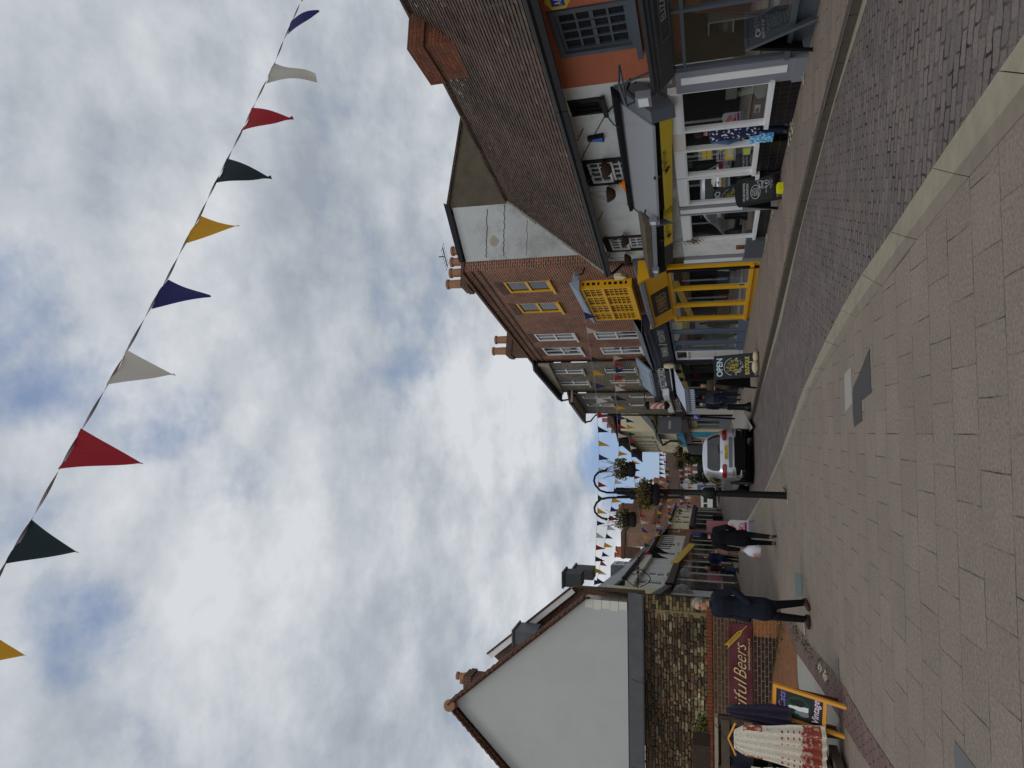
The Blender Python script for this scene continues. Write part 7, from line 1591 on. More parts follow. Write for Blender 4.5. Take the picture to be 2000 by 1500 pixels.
# nail bar board beside the walker, and the small signs beyond
t = thing('pavement_sign', 'white framed pink and white nail bar sign on a grey base beside the walking man', 'sign', gnd(1473, 1036))
c = gnd(1473, 1036); Fn = Frame(c, (1, .05, 0), Z); Fn = Fn if Fn.ez.dot(EYE - c) > 0 else Frame(c, (1, .05, 0), Z, -Fn.ez)
hN_ = at(1424, 1036, c.y).z - c.z; hw = .31
mb = MB(); mb.tube([Fn.w(-hw, .18, 0), Fn.w(-hw, hN_ - .06, 0), Fn.w(-hw + .06, hN_, 0), Fn.w(hw - .06, hN_, 0), Fn.w(hw, hN_ - .06, 0), Fn.w(hw, .18, 0)], .022, 8); mb.build('frame', [MT['white']], t)
mb = MB(); mb.box(Fn, -hw + .02, hw - .02, .2, hN_ - .02, -.012, .012); pn = mb.build('poster', [M('white_poster', (200, 196, 200), 1.35, .5, .03)], t)
mb = MB(); mb.text(Fn, 'NAILS', -hw + .06, hw - .06, hN_ * .42, .1, .014, bold=.02); mb.box(Fn, -hw + .04, hw - .04, .24, .32, .0121, .016); mb.box(Fn, -.03, .03, .36, .44, .0121, .016); mb.build('magenta_print', [M('magenta_ink', (150, 30, 104), 1.4, .5, .04)], pn)
mb = MB(); mb.prism(Fn, [(-.2, hN_ * .62), (-.05, hN_ * .6), (.2, hN_ * .9), (.1, hN_ * .93), (-.22, hN_ * .75)], .0121, .0155); mb.prism(Fn, [(-.1, hN_ * .56), (.1, hN_ * .52), (.22, hN_ * .6), (.02, hN_ * .62)], .0121, .0153); mb.build('pink_print', [M('salmon_ink', (206, 120, 112), 1.35, .5, .1)], pn)
mb = MB(); mb.hexa([Fn.w(a, b, c_) for b, k in ((0, 1.05), (.17, .85)) for c_ in (-.2 * k, .2 * k) for a in (-hw * k * 1.05, hw * k * 1.05)]); mb.build('base', [MT['mgrey']], t)
c = gnd(1424, 1030); mb = MB(); Fp = Frame(c, (1, 0, 0), Z, (0, -1, 0)); hh_ = at(1380, 1030, c.y).z - c.z; ww = abs(at(1400, 1017, c.y).x - at(1400, 1040, c.y).x) / 2
mb.box(Fp, -ww, ww, .1, hh_, -.03, .03); mb.box(Fp, -ww, ww, 0, .1, -.3, .3); tag(mb.build('pink_sign', [M('pink_board', (186, 124, 132), 1.35, .6, .05)]), 'plain pink pavement board by the blue door, behind the walker', 'sign')
c = gnd(1413, 1012); Fp = Frame(c, (1, 0, 0), Z, (0, -1, 0)); hh_ = at(1394, 1012, c.y).z - c.z; ww = abs(at(1400, 1008, c.y).x - at(1400, 1017, c.y).x) / 2; mb = MB(); mb.box(Fp, -ww, ww, .06, hh_, -ww, ww); mb.box(Fp, -ww * 1.1, ww * 1.1, hh_, hh_ + .08, -ww * 1.1, ww * 1.1); tag(mb.build('litter_bin', [MT['black']]), 'square black litter bin by the purple shopfront', 'bin')
# bollard and two poles on the right-hand footway
c = gnd(1467, 795, .06); hB = at(1418, 796, c.y).z - c.z; mb = MB(); mb.lathe(c, [(.17, 0), (.17, .1), (.13, .16), (.11, .22), (.1, hB * .8), (.13, hB * .83), (.1, hB * .86), (.11, hB * .94), (.06, hB), (.01, hB + .01)], 14); tag(mb.build('bollard', [MT['iron']], None, True), 'black cast bollard at the end of the right-hand kerb', 'bollard')
c = gnd(1427, 807, .06); mb = MB(); mb.tube([c, Vector((c.x, c.y, at(1333, 806, c.y).z))], .06, 8); t = tag(mb.build('pole', [MT['iron']]), 'plain black pole against the barber shop corner', 'pole')
c = gnd(1436, 818, .06); t = thing('sign_post', 'thin leaning black post with a small blue parking sign', 'sign', c); mb = MB(); top = at(1335, 812, c.y); mb.tube([c, top], .045, 8); mb.build('post', [MT['iron']], t)
s_ = at(1360, 815, c.y - .1); Fp = Frame(s_, (1, 0, 0), Z, (0, -1, 0)); mb = MB(); mb.box(Fp, -.16, .16, -.18, .18, -.01, .01); pl = mb.build('plate', [M('sign_blue', (52, 56, 130), 1.35, .5, .04)], t); mb = MB(); mb.text(Fp, 'P', -.06, .08, -.1, .2, .014); mb.build('lettering', [MT['white']], pl)
# flowers, planter and board on the left-hand pavement
c = gnd(1419, 1076); t = thing('flower_stand', 'grey tub of pink and red flowers outside the boarded house', 'flowers', c); hF_ = at(1405, 1076, c.y).z - c.z; rF = abs(at(1410, 1070, c.y).x - at(1410, 1083, c.y).x) / 2
mb = MB(); mb.lathe(c, [(rF * .7, 0), (rF, hF_), (rF * .8, hF_)], 14); mb.build('tub', [MT['mgrey']], t, True)
mb = MB(); leaves(mb, c + Z * hF_, 160, rF * .6, rF * .4, .25, .25, GC, random.Random(3)); mb.build('foliage', [MT['leafcol']], t)
mb = MB(); rr_ = random.Random(5)
for k in range(46): 
    p = c + Vector((rr_.gauss(0, rF * .75), rr_.gauss(0, rF * .4), hF_ + .2 + rr_.random() ** .7 * (at(1372, 1076, c.y).z - c.z - hF_ - .2))); r = rr_.uniform(.07, .14); mb.ball(p, r, r, r * .8, 7, 5, col=lin(rr_.choice([(170, 40, 60), (196, 110, 130), (140, 40, 70), (204, 170, 176), (180, 70, 90)]), 1.2)[:3])
mb.build('blooms', [MT['leafcol']], t)
c = gnd(1437, 1123); t = thing('planter', 'square dark planter with a bushy plant by the black shopfront', 'planter', c); Fp = Frame(c, (1, 0, 0), Z, (0, -1, 0)); mb = MB(); mb.box(Fp, -.3, .3, 0, .5, -.3, .3); mb.box(Fp, -.34, .34, .5, .56, -.34, .34); mb.build('box', [MT['dgrey']], t); mb = MB(); leaves(mb, c + Z * .55, 160, .18, .18, .25, .14, [(50, 62, 40), (66, 80, 46), (40, 50, 36)], random.Random(8)); mb.build('plant', [MT['leafcol']], t)
BL, BR = gnd(1445, 1152), gnd(1443, 1137); TL = at(1411, 1151, BL.y + .2); TR = TL + (BR - BL)
aboard('small wooden framed chalkboard outside the nail bar', BL, BR, TL, TR, M('pale_pine', (150, 122, 84), 1.35, .6, .1), MT['board'], None, legs=.1)
# trees and greenery at the far end
def far_tree(x, y, wpx, hpx, Y, label, seed, cols, xb=1400, n=900):
    b = at(xb, y, Y); b.z = gz(Y); c = at(x, y, Y); r = wpx / FOC * Y / 2; h = hpx / FOC * Y / 2; t = thing('tree', label, 'tree', b); rr = random.Random(seed); mb = MB()
    for k in range(26):
        a = Vector((rr.gauss(0, .45) * r, rr.gauss(0, .45) * r, rr.gauss(0, .5) * h)); shade = rr.uniform(.6, 1.3)
        for q in range(n // 26):
            p = c + a + Vector((rr.gauss(0, .17) * r, rr.gauss(0, .17) * r, rr.gauss(0, .15) * h)); d = Vector((rr.uniform(-1, 1), rr.uniform(-1, 1), rr.uniform(-.6, 1))).normalized(); u = d.cross(Vector((rr.uniform(-1, 1), rr.uniform(-1, 1), .2))).normalized(); L = .28
            mb.quad(p, p + d * L * .5 + u * L * .3, p + d * L, p + d * L * .5 - u * L * .3, col=Vector(lin(rr.choice(cols), 1.1)[:3]) * shade)
    mb.build('crown', [MT['leafcol']], t); mb = MB(); mb.tube([b, b.lerp(c, .6), c + Vector((.2, 0, 0))], [.16, .12, .05], 7); mb.tube([b.lerp(c, .6), c + Vector((r * .5, 0, h * .4))], [.08, .03], 5); mb.tube([b.lerp(c, .6), c + Vector((-r * .5, .2, h * .3))], [.08, .03], 5); mb.build('trunk', [MT['wood']], t)
far_tree(1363, 894, 26, 44, 68, 'mid green bushy tree beyond the silver car', 3, [(70, 84, 44), (54, 68, 36), (88, 98, 56)])
far_tree(1372, 932, 24, 32, 80, 'dark green tree before the far brick terrace', 4, [(40, 54, 34), (52, 64, 40), (34, 44, 30)])
# ------------------------------------------------------------------ the vintage clothes stall by the picture edge
PY = 9.75; FP = Frame((0, PY, 0), (1, 0, 0), Z, (0, -1, 0)); X_ = lambda x, y, d=0: FP.sz(x, y, d)
stall = thing('clothes_stand', 'weathered pallet wood stand with rails and a planked plinth', 'stand', (-5.4, PY, gz(PY)))
x1 = X_(1400, 1398)[0]; x0 = x1 - 3.2; g0_ = gz(PY)
def bd(mb, a0, a1, b0, b1, c0, c1, m=0): mb.box(FP, a0, a1, b0, b1, c0, c1, m)
zt_ = X_(1396, 1430)[1]
mb = MB(); bd(mb, x0, x1, zt_ - .04, zt_, -.06, .06); mb.build('top_rail', [MT['woodl']], stall)
for a in (x1 - .1, x1 - .75, x1 - 1.5): mb = MB(); bd(mb, a, a + .09, g0_, zt_ - .041, -.05, .03); mb.build('upright', [MT['wood']], stall)
for b in (1.42, 1.12, .82, .5): mb = MB(); bd(mb, x0, x1 - .02, b + g0_ - .055, b + g0_ + .055, .031, .055); mb.build('slat', [MT['wood'] if b != 1.12 else MT['woodl']], stall)
mb = MB(); mb.hexa([FP.w(a, b, c) for c in (.056, .08) for a, b in ((x1 - 1.6, .95 + g0_), (x1 - .5, .5 + g0_), (x1 - 1.6, 1.07 + g0_), (x1 - .5, .62 + g0_))]); mb.build('brace', [MT['woodl']], stall)
for k in range(3): mb = MB(); bd(mb, x0, x1 - .35 + .1 * k, g0_ + .0 + .28 - .12 * k, g0_ + .1 + .28 - .12 * k, .1 + .0, .3 + .2 * k); mb.build('plinth_plank', [MT['wood']], stall)
mb = MB(); bd(mb, x0, x1 - .5, zt_ + .06, zt_ + .3, -.5, -.12); mb.build('planter_board', [M('dark_planter_wood', (58, 46, 36), 1.25, .85, .3, 6)], stall)
mb = MB(); bd(mb, x0, x1 - .02, g0_ + .3, zt_ - .05, -.12, -.09); mb.build('backing_board', [M('dark_back_wood', (52, 42, 34), 1.2, .9, .3, 5)], stall)
PRD = Frame((0, PY, 0), (1, 0, 0), Z, (0, -1, 0))
def patd(f, u):
    h = noise.noise(Vector((u * 11, f * 34, 1))); g_ = noise.noise(Vector((u * 5, f * 8, 9)))
    if f > .95: return (206, 196, 176)
    if f > .87: return (146, 78, 62) if h > -.35 else (190, 162, 142)
    if f > .74 + .05 * g_: return (142, 70, 60) if h > -.02 - (f - .74) * 2 else (186, 160, 142)
    if .5 < f <= .74: return (140, 64, 56) if (abs((u * 3.2) % 1 - .5) < .12 and abs((f * 16) % 1 - .5) < .14) else (205, 195, 179)
    if .1 < f < .32 and abs(u) > .78: return (146, 70, 54) if h > -.1 else (196, 176, 152)
    return (206, 197, 182) if noise.noise(Vector((u * 26, f * 60, 4))) < .5 else (170, 116, 104)
da, dz = FP.sz(1432, 1443, .38); db_ = FP.sz(1612, 1447, .38)[1]
dress = thing('hanging_dress', 'cream patterned dress with rust red hem on a wooden hanger at the clothes stand', 'dress', FP.w(da, db_, .38))
hang_cloth('cloth', FP, da, dz, db_, .42, .62, .38, (204, 196, 180), '', '', 5, 2, pat=patd, parent=dress, neck=.12, res=(80, 130))
mb = MB(); mb.tube([FP.w(da - .21, dz - .03, .38), FP.w(da, dz + .06, .38), FP.w(da + .21, dz - .03, .38)], .014, 6); mb.build('hanger', [MT['oak']], dress)
mb = MB(); mb.tube([FP.w(da, dz + .06, .38), FP.w(da, dz + .12, .36), FP.w(da, dz + .15, .2), FP.w(da, zt_ + .0, .065)], .005, 5); mb.build('hook', [MT['iron']], dress)
a2_, z2_ = FP.sz(1418, 1398, .2); zb2 = FP.sz(1545, 1394, .2)[1]
hang_cloth('velvet_dress', FP, a2_ + .08, z2_, zb2, .16, .34, .2, (48, 44, 60), 'dark mottled velvet dress hung edge on at the end of the clothes stand', 'dress', 3, 5)
a3_, z3_ = FP.sz(1425, 1450, .12); hang_cloth('black_jacket', FP, a3_ - .12, z3_, FP.sz(1470, 1450, .12)[1], .55, .6, .14, (26, 28, 38), 'black jacket hanging behind the cream dress', 'jacket', 2, 6)
a3_, z3_ = FP.sz(1505, 1462, .12); hang_cloth('black_trousers', FP, a3_ - .1, z3_, FP.sz(1553, 1462, .12)[1], .42, .45, .15, (24, 26, 34), 'dark folded trousers over the lower slat of the clothes stand', 'trousers', 2, 7)
a4_, z4_ = FP.sz(1455, 1500, .3); hang_cloth('zebra_top', FP, a4_ - .12, z4_, FP.sz(1540, 1500, .3)[1], .34, .4, .32, (180, 176, 160), 'black and cream zebra striped top at the picture edge', 'top', 3, 8, pat=lambda f, u: (20, 20, 20) if math.sin(f * 42 + 5 * noise.noise(Vector((u * 3, f * 5, 0)))) > -.1 else (206, 200, 176))
# ------------------------------------------------------------------ people
from mathutils.bvhtree import BVHTree
from mathutils.geometry import intersect_point_line
MT['hairg'] = M('grey_hair', (130, 126, 122), 1.3, .8, .2, 40); MT['hairb'] = M('dark_brown_hair', (46, 34, 28), 1.2, .8, .2, 40); MT['hairw'] = M('pale_grey_hair', (168, 164, 158), 1.3, .8, .15, 40)
def cloth(name, c, var=.12): return M(name, c, 1.25, .92, var, 7, bump=.25, bs=30, spec=.15)
def seg_d(p, a, b):
    ab = b - a; t = max(0, min(1, (p - a).dot(ab) / max(ab.length_squared, 1e-9))); return (p - (a + ab * t)).length, t
def person(label, pos, yaw, H, J=None, top=(40, 44, 60), legs=(24, 26, 34), shoes=(60, 44, 36), coat=None, hair='hairg', hair_len=0.0, hat=None, voxel=.013, glasses=False, head_yaw=0.0, bulk=1.0, fingers=True, top_pat=None, lower=None, name='person', skirt_r=None, skin=None):
    """J overrides joints (metres for a 1.75 m figure facing +y, x to the figure's right)"""
    k = H / 1.75
    j = {'pel': (0, 0, .96), 'sp': (0, 0, 1.12), 'ch': (0, .01, 1.31), 'nk': (0, -.005, 1.46), 'hd': (0, .02, 1.54)}
    for s, n in ((1, 'R'), (-1, 'L')):
        j.update({'sh' + n: (.175 * s, 0, 1.4), 'el' + n: (.235 * s, -.05, 1.12), 'wr' + n: (.225 * s, .05, .89), 'hp' + n: (.085 * s, 0, .92), 'kn' + n: (.095 * s, .03, .5), 'an' + n: (.095 * s, -.02, .09), 'to' + n: (.11 * s, .14, .035)})
    j.update(J or {})
    rot = Matrix.Rotation(yaw, 3, 'Z'); P = {n: Vector(v) * k for n, v in j.items()}
    prims = []   # (a, b, ra, rb, squash_y, group)
    b = bulk
    def cap(a, c, ra, rb, g, sq=1.0): prims.append((P[a] if isinstance(a, str) else a * k, P[c] if isinstance(c, str) else c * k, ra * k, rb * k, sq, g))
    cap('pel', 'sp', .165 * b, .155 * b, 'leg' if not coat else 'top', .72); cap('sp', 'ch', .155 * b, .185 * b, 'top', .68); cap('ch', 'nk', .17 * b, .07, 'top', .66); cap('shR', 'shL', .075 * b, .075 * b, 'top')
    cap('nk', 'hd', .058, .055, 'skin')
    for n in 'RL':
        cap('sh' + n, 'el' + n, .072 * b, .055 * b, 'top'); cap('el' + n, 'wr' + n, .056 * b, .042 * b, 'top')
        cap('hp' + n, 'kn' + n, .098 * b, .07, 'leg'); cap('kn' + n, 'an' + n, .068, .052, 'leg')
        an, to = P['an' + n] / k, P['to' + n] / k; heel = an + Vector((0, -.05, -.045)) + (an - to) * .05; cap(heel, to, .042, .036, 'shoe'); cap(an, heel, .045, .042, 'shoe')
        wr, el = P['wr' + n] / k, P['el' + n] / k; d = (wr - el).normalized(); s = 1 if n == 'R' else -1
        side = d.cross(Vector((s, 0, 0))).normalized(); 
        if side.y < 0: side = -side
        if fingers and ('pocket' + n) not in j:
            palm = wr + d * .075; cap(wr, palm, .026, .034, 'skin')
            inn = Vector((-s, 0, 0))
            for q in range(4):
                o = side * (.030 - .02 * q); l = (.068, .078, .074, .058)[q]; kn = palm + o + d * .012; mid = kn + d * l * .55 + inn * .012; cap(kn, mid, .0115, .0105, 'skin'); cap(mid, mid + d * l * .35 + inn * .03, .0105, .009, 'skin')
            th = wr + d * .025 + side * .028; cap(th, th + side * .028 + d * .03, .0125, .011, 'skin'); cap(th + side * .028 + d * .03, th + side * .032 + d * .062 + inn * .012, .011, .009, 'skin')
        elif ('pocket' + n) not in j: cap(wr, wr + d * .12, .032, .024, 'skin')
    if coat:
        hz = coat; pl = P['pel'] / k; lk = (P['knR'] + P['knL']) / 2 / k; lowp = Vector((lk.x * .8, lk.y * .8, hz)); cap(pl, lowp, .17 * b, (skirt_r or .19) * b, 'top', .74)
    mb = MB()
    for a, c, ra, rb, sq, g in prims:
        n, m_ = 12, 6; ax = (c - a); L = ax.length; ax = ax.normalized() if L > 1e-6 else Vector((0, 0, 1))
        u = Vector((1, 0, 0)) - ax * ax.x; u = u.normalized() if u.length > .2 else ax.cross(Vector((0, 1, 0))).normalized(); w_ = ax.cross(u)
        prof = [(math.sin(t) * ra, -math.cos(t) * ra * .8) for t in (.02, .5, 1.0, PI / 2)] + [(math.sin(t) * rb, L + math.cos(t) * rb * .8) for t in (PI / 2, 1.0, .5, .02)]
        mb.lathe(a, prof, n, ax=(u, w_, ax), squash=sq)
    o = mb.build('body', [MT['skin']], None, origin=(0, 0, 0))
    md = o.modifiers.new('r', 'REMESH'); md.mode = 'VOXEL'; md.voxel_size = voxel; sm = o.modifiers.new('s', 'SMOOTH'); sm.iterations = 3; sm.factor = .5
    bpy.context.view_layer.update(); me = bpy.data.meshes.new_from_object(o.evaluated_get(bpy.context.evaluated_depsgraph_get())); old = o.data; o.modifiers.clear()
    gi = {'skin': 0, 'top': 1, 'leg': 2, 'shoe': 3}
    mats_ = [skin or MT['skin'], cloth('jacket_cloth', top) if not isinstance(top, bpy.types.Material) else top, cloth('trouser_cloth', legs), M('shoe_leather', shoes, 1.25, .55, .15)]
    V = [Vector(v.co) for v in me.vertices]; Fs = [list(p.vertices) for p in me.polygons]; MI = []
    for p in me.polygons:
        c0 = p.center; best = (9, 'top')
        for a, c, ra, rb, sq, g in prims:
            d, t = seg_d(c0, a, c); d -= ra + (rb - ra) * t
            if g == 'top' and coat: d -= .004
            if d < best[0]: best = (d, g)
        g = best[1]
        MI.append(gi[g])
    bpy.data.objects.remove(o); bpy.data.meshes.remove(me); bpy.data.meshes.remove(old)
    # head: rings from chin to crown
    hm = Matrix.Rotation(head_yaw, 3, 'Z'); hc = P['hd'] + Vector((0, 0, -.01)) * k
    rings = [(-.005, .02, .07, .02), (.008, .04, .09, -.005), (.04, .056, .097, -.05), (.08, .066, .1, -.08), (.12, .073, .098, -.094), (.16, .075, .094, -.098), (.195, .068, .08, -.09), (.222, .05, .055, -.066), (.238, .018, .02, -.025)]
    hb = MB(); n = 18; pts = []
    for z_, wx, yf, yb in rings:
        for q in range(n):
            a = 2 * PI * q / n; x_, y_ = math.sin(a) * wx, math.cos(a); y_ = y_ * yf if y_ > 0 else -y_ * yb
            pts.append((x_, y_, z_))
    fs = [[i * n + q, (i + 1) * n + q, (i + 1) * n + (q + 1) % n, i * n + (q + 1) % n] for i in range(len(rings) - 1) for q in range(n)] + [list(range(n)), [(len(rings) - 1) * n + q for q in range(n)][::-1]]
    nose = [(-.014, .092, .085), (.014, .092, .085), (.0, .125, .088), (.0, .1, .13), (-.012, .092, .12), (.012, .092, .12)]
    o1 = len(pts); pts += nose; fs += [[o1, o1 + 1, o1 + 2], [o1, o1 + 2, o1 + 3, o1 + 4], [o1 + 1, o1 + 5, o1 + 3, o1 + 2]]
    m0 = [0] * len(fs)
    def blob(c, r, mi, sx=1, sy=1, sz_=1):
        t = MB(); t.ball(c, r * sx, r * sy, r * sz_, 8, 5); o2 = len(pts); pts.extend([tuple(v) for v in t.v]); fs.extend([[o2 + i for i in f] for f in t.f]); m0.extend([mi] * len(t.f))
    for s in (-1, 1): blob((.031 * s, .088, .122), .011, 3, 1, .8, .7); blob((.031 * s, .09, .138), .016, 4, 1.1, .6, .25); blob((.076 * s, -.005, .105), .02, 0, .4, .8, 1.3)
    blob((0, .094, .05), .022, 5, 1, .5, .25)
    T_ = lambda p: hm @ (Vector(p) * k) + hc
    base = len(V); V += [T_(p) for p in pts]; Fs += [[base + i for i in f] for f in fs]; MI += [{0: 0, 3: 4, 4: 5, 5: 6}[m_] for m_ in m0]
    mats_ += [MT['black'], MT[hair], M('lips', (150, 92, 84), 1.2, .5, .05)]
    R_ = lambda p: rot @ p + Vector(pos)
    root = thing(name, label, 'person', pos)
    fb = MB(); fb.v = [R_(p) for p in V]; fb.f = Fs; fb.m = MI; fb.col = [None] * len(Fs)
    if top_pat: 
        fb.col = [lin(top_pat(V[f[0]]), 1.25)[:3] if m_ == 1 else None for f, m_ in zip(Fs, MI)]; mats_[1] = MT['cloth']
    body = fb.build('body', mats_, root, 'all')
    # hair or hat shell
    hh = MB(); pts = []; lo = .06 - hair_len
    hr = [(max(lo, -.2), .066 if hair_len else .06), (.06, .074), (.1, .081), (.14, .083), (.18, .08), (.215, .063), (.24, .034), (.25, .006)]
    for z_, wx in hr:
        for q in range(n):
            a = 2 * PI * q / n; x_, c_ = math.sin(a) * wx, math.cos(a); yf = {True: .098, False: .06}[z_ > .185] if z_ < .22 else .05; yb = .105 if .08 < z_ < .2 else (.08 if z_ >= .2 else .095)
            if z_ > .235: yf, yb = .03, .03
            hl = .2 if hat is None else .155
            y_ = c_ * yf if c_ > 0 else c_ * yb
            if c_ > .15 and z_ < hl: y_ = min(y_, .02); x_ *= (.9 if abs(x_) < .06 else 1.0)
            pts.append((x_, y_, z_))
    fs = [[i * n + q, (i + 1) * n + q, (i + 1) * n + (q + 1) % n, i * n + (q + 1) % n] for i in range(len(hr) - 1) for q in range(n)]
    hh.add([R_(T_((p[0] * 1.02, p[1], p[2]))) for p in pts], fs); hh.build('hat' if hat else 'hair', [hat or MT[hair]], root, 'all')
    if glasses:
        gm = MB()
        for s in (-1, 1): gm.tube([R_(T_((.033 * s + .024 * math.cos(a), .106, .12 + .018 * math.sin(a)))) for a in [i * PI / 5 for i in range(11)]], .004, 5); gm.tube([R_(T_((.057 * s, .104, .125))), R_(T_((.078 * s, 0, .12)))], .003, 5)
        gm.build('glasses', [MT['black']], root)
    return root, {n: R_(v) for n, v in P.items()}
SK2 = M('pale_skin', (206, 160, 136), 1.25, .55, .08, 20)
p1 = gnd(1582, 1194); pk = {'pocketR': (0, 0, 0), 'pocketL': (0, 0, 0)}
man1, _ = person('grey haired man in a long navy coat and glasses walking past the garden wall', p1, PI - .5, 1.86, {'wrR': (.19, .1, .9), 'wrL': (-.19, .1, .9), 'elR': (.27, -.06, 1.14), 'elL': (-.27, -.06, 1.14), 'knR': (.08, .08, .5), 'anR': (.075, .1, .08), 'toR': (.08, .26, .05), 'knL': (-.08, .0, .5), 'anL': (-.07, -.1, .1), 'toL': (-.08, .04, .03), **pk}, top=(29, 32, 42), legs=(21, 22, 28), shoes=(74, 48, 38), coat=.66, hair='hairg', glasses=True, head_yaw=-.25, bulk=1.1, voxel=.011)
p2_ = gnd(1516, 1055)
man2, j2 = person('man in black jacket and black cap walking away with a white carrier bag', p2_, .12, 1.76, {'wrL': (-.27, .0, .86), 'elL': (-.26, -.03, 1.12), 'wrR': (.2, .12, .95), 'elR': (.27, -.08, 1.14), 'pocketR': (0, 0, 0), 'knR': (.09, .02, .5), 'anR': (.09, -.22, .16), 'toR': (.1, -.1, .03), 'knL': (-.09, .1, .5), 'anL': (-.09, .14, .08), 'toL': (-.1, .3, .04)}, top=(22, 22, 26), legs=(20, 20, 24), shoes=(92, 78, 64), coat=.74, hair='hairb', hat=cloth('black_knit_cap', (20, 20, 22)), bulk=1.12, voxel=.011)
# carrier bag in his hand
hp = j2['wrL'] + Vector((-.01, -.02, -.12)); bag = thing('carrier_bag', 'white plastic carrier bag with red print held by the man in black', 'bag', hp - Z * .5)
mb = MB(); prof = [(.02, 0), (.05, -.04), (.11, -.1), (.14, -.2), (.145, -.34), (.12, -.385), (.02, -.39)]; mb.lathe(hp, prof[::-1], 16, squash=.6); rr_ = random.Random(3)
mb.v = [v + Vector((rr_.uniform(-.012, .012), rr_.uniform(-.012, .012), rr_.uniform(-.008, .008))) for v in mb.v]; bo = mb.build('sack', [M('white_plastic', (196, 198, 206), 1.35, .4, .05)], bag, True)
Fbg = Frame(hp + Vector((-.1, -.095, -.33)), (.9, -.3, 0), Z); Fbg = Fbg if Fbg.ez.y < 0 else Frame(Fbg.o, Fbg.ex, Z, -Fbg.ez)
mb = MB()
for k in range(3): mb.tube([Fbg.w(-.05 + .02 * math.cos(a) + k * .05, .05 + k * .02 + .03 * math.sin(a), .015) for a in [i * .7 for i in range(9)]], .007, 4)
mb.text(Fbg, 'SALE', -.07, .1, -.02, .05, .02, bold=.02); mb.build('red_print', [M('red_ink', (176, 50, 44), 1.35, .5, .05)], bo)
mb = MB(); mb.tube([hp + Vector((-.04, 0, -.03)), j2['wrL'] + Vector((-.01, 0, -.07)), hp + Vector((.04, 0, -.03))], .012, 6); mb.build('handle', [MT['white']], bag)
person('man in a navy jacket and black trousers in the strolling group by the black shopfront', gnd(1442, 1093), PI + .6, 1.72, {'knR': (.09, .1, .5), 'toR': (.1, .2, .04)}, top=(34, 40, 66), legs=(22, 22, 26), coat=.8, hair='hairb', fingers=False, voxel=.016, bulk=1.08, head_yaw=.3)
person('grey haired woman in brown jacket and blue jeans in the strolling group', gnd(1443, 1113), PI - .7, 1.64, {'knL': (-.09, .12, .48), 'anL': (-.09, .16, .08), 'toL': (-.09, .3, .04), 'wrR': (.12, .2, 1.1), 'anR': (.09, -.12, .09), 'toR': (.09, .02, .03)}, top=(62, 44, 38), legs=(52, 70, 104), coat=.86, hair='hairw', fingers=False, voxel=.016, head_yaw=-.2)
person('small figure in pink with bare legs partly behind the navy jacketed man', gnd(1441, 1082), PI + .2, 1.35, {}, top=(176, 140, 128), legs=(176, 130, 112), coat=.66, hair='hairb', fingers=False, voxel=.018, shoes=(40, 40, 44))
person('man in a grey jumper and dark jeans walking away by the barber shop', gnd(1447, 776, .06), -.1, 1.8, {'knR': (.09, .06, .5), 'anR': (.09, .12, .09), 'toR': (.09, .26, .04), 'anL': (-.09, -.16, .12), 'toL': (-.09, -.04, .03)}, top=(78, 82, 88), legs=(40, 46, 62), shoes=(30, 30, 32), hair='hairb', fingers=False, voxel=.015, bulk=1.1)
person('balding man in a dark navy jacket walking away beside the bollard', gnd(1440, 789, .06), .1, 1.74, {}, top=(34, 37, 52), legs=(44, 52, 72), shoes=(30, 30, 32), coat=.82, hair='hairw', fingers=False, voxel=.015, bulk=1.08)
person('dark haired woman in an olive brown coat looking down behind the OPEN chalkboard', gnd(1452, 752, .07), PI - .4, 1.7, {'wrR': (.08, .26, 1.15), 'wrL': (-.08, .26, 1.15)}, top=(74, 66, 56), legs=(26, 26, 30), coat=.7, hair='hairb', hair_len=.12, fingers=False, voxel=.015)
# shopper in the charity shop doorway
dp = FR.w(Sx(266), 0, -.12); dp.z = gz(dp.y) + .085
def flor(p):
    if abs(p.x) > .15: return (74, 96, 132)
    h = noise.noise(Vector((p.x * 22, p.y * 22, p.z * 22))); return (196, 198, 206) if h > .28 else (36, 40, 70)
dw, jd = person('woman in a blue denim jacket over a floral dress stepping into the charity shop', dp, -1.1, 1.68, {'wrL': (-.25, .06, .86), 'wrR': (.22, .1, .88)}, top=(60, 84, 124), legs=(32, 36, 56), shoes=(40, 40, 52), coat=.62, hair='hairb', top_pat=flor, fingers=True, voxel=.013, head_yaw=.2)
hp = jd['wrL'] + Vector((0, 0, -.14)); bg2 = thing('shopping_bag', 'bright blue patterned shopping bag carried by the woman in denim', 'bag', hp - Z * .4)
Fb = Frame(hp, FR.ex, Z, FR.ez); blu, nt_, pp = _new('blue_pattern'); tn = nt_.nodes.new('ShaderNodeTexCoord'); nz = nd(nt_, 'ShaderNodeTexNoise', Scale=22.0, Detail=3.0); nt_.links.new(tn.outputs['Object'], nz.inputs[0]); nt_.links.new(ramp(nt_, nz.outputs['Fac'], [(.42, lin((40, 110, 190), 1.4)), (.5, lin((70, 160, 210), 1.4)), (.6, lin((170, 210, 224), 1.4))]), pp.inputs[0])
mb = MB(); mb.hexa([Fb.w(a, b, c) for c in (-.05, .09) for b, q in ((-.42, 1), (0, .92)) for a in (-.17 * q, .17 * q)]); mb.build('sack', [blu], bg2)
mb = MB(); mb.tube([Fb.w(-.1, 0, .02), Fb.w(-.06, .12, .02), Fb.w(.06, .12, .02), Fb.w(.1, 0, .02)], .01, 6); mb.build('handle', [MT['offw']], bg2)
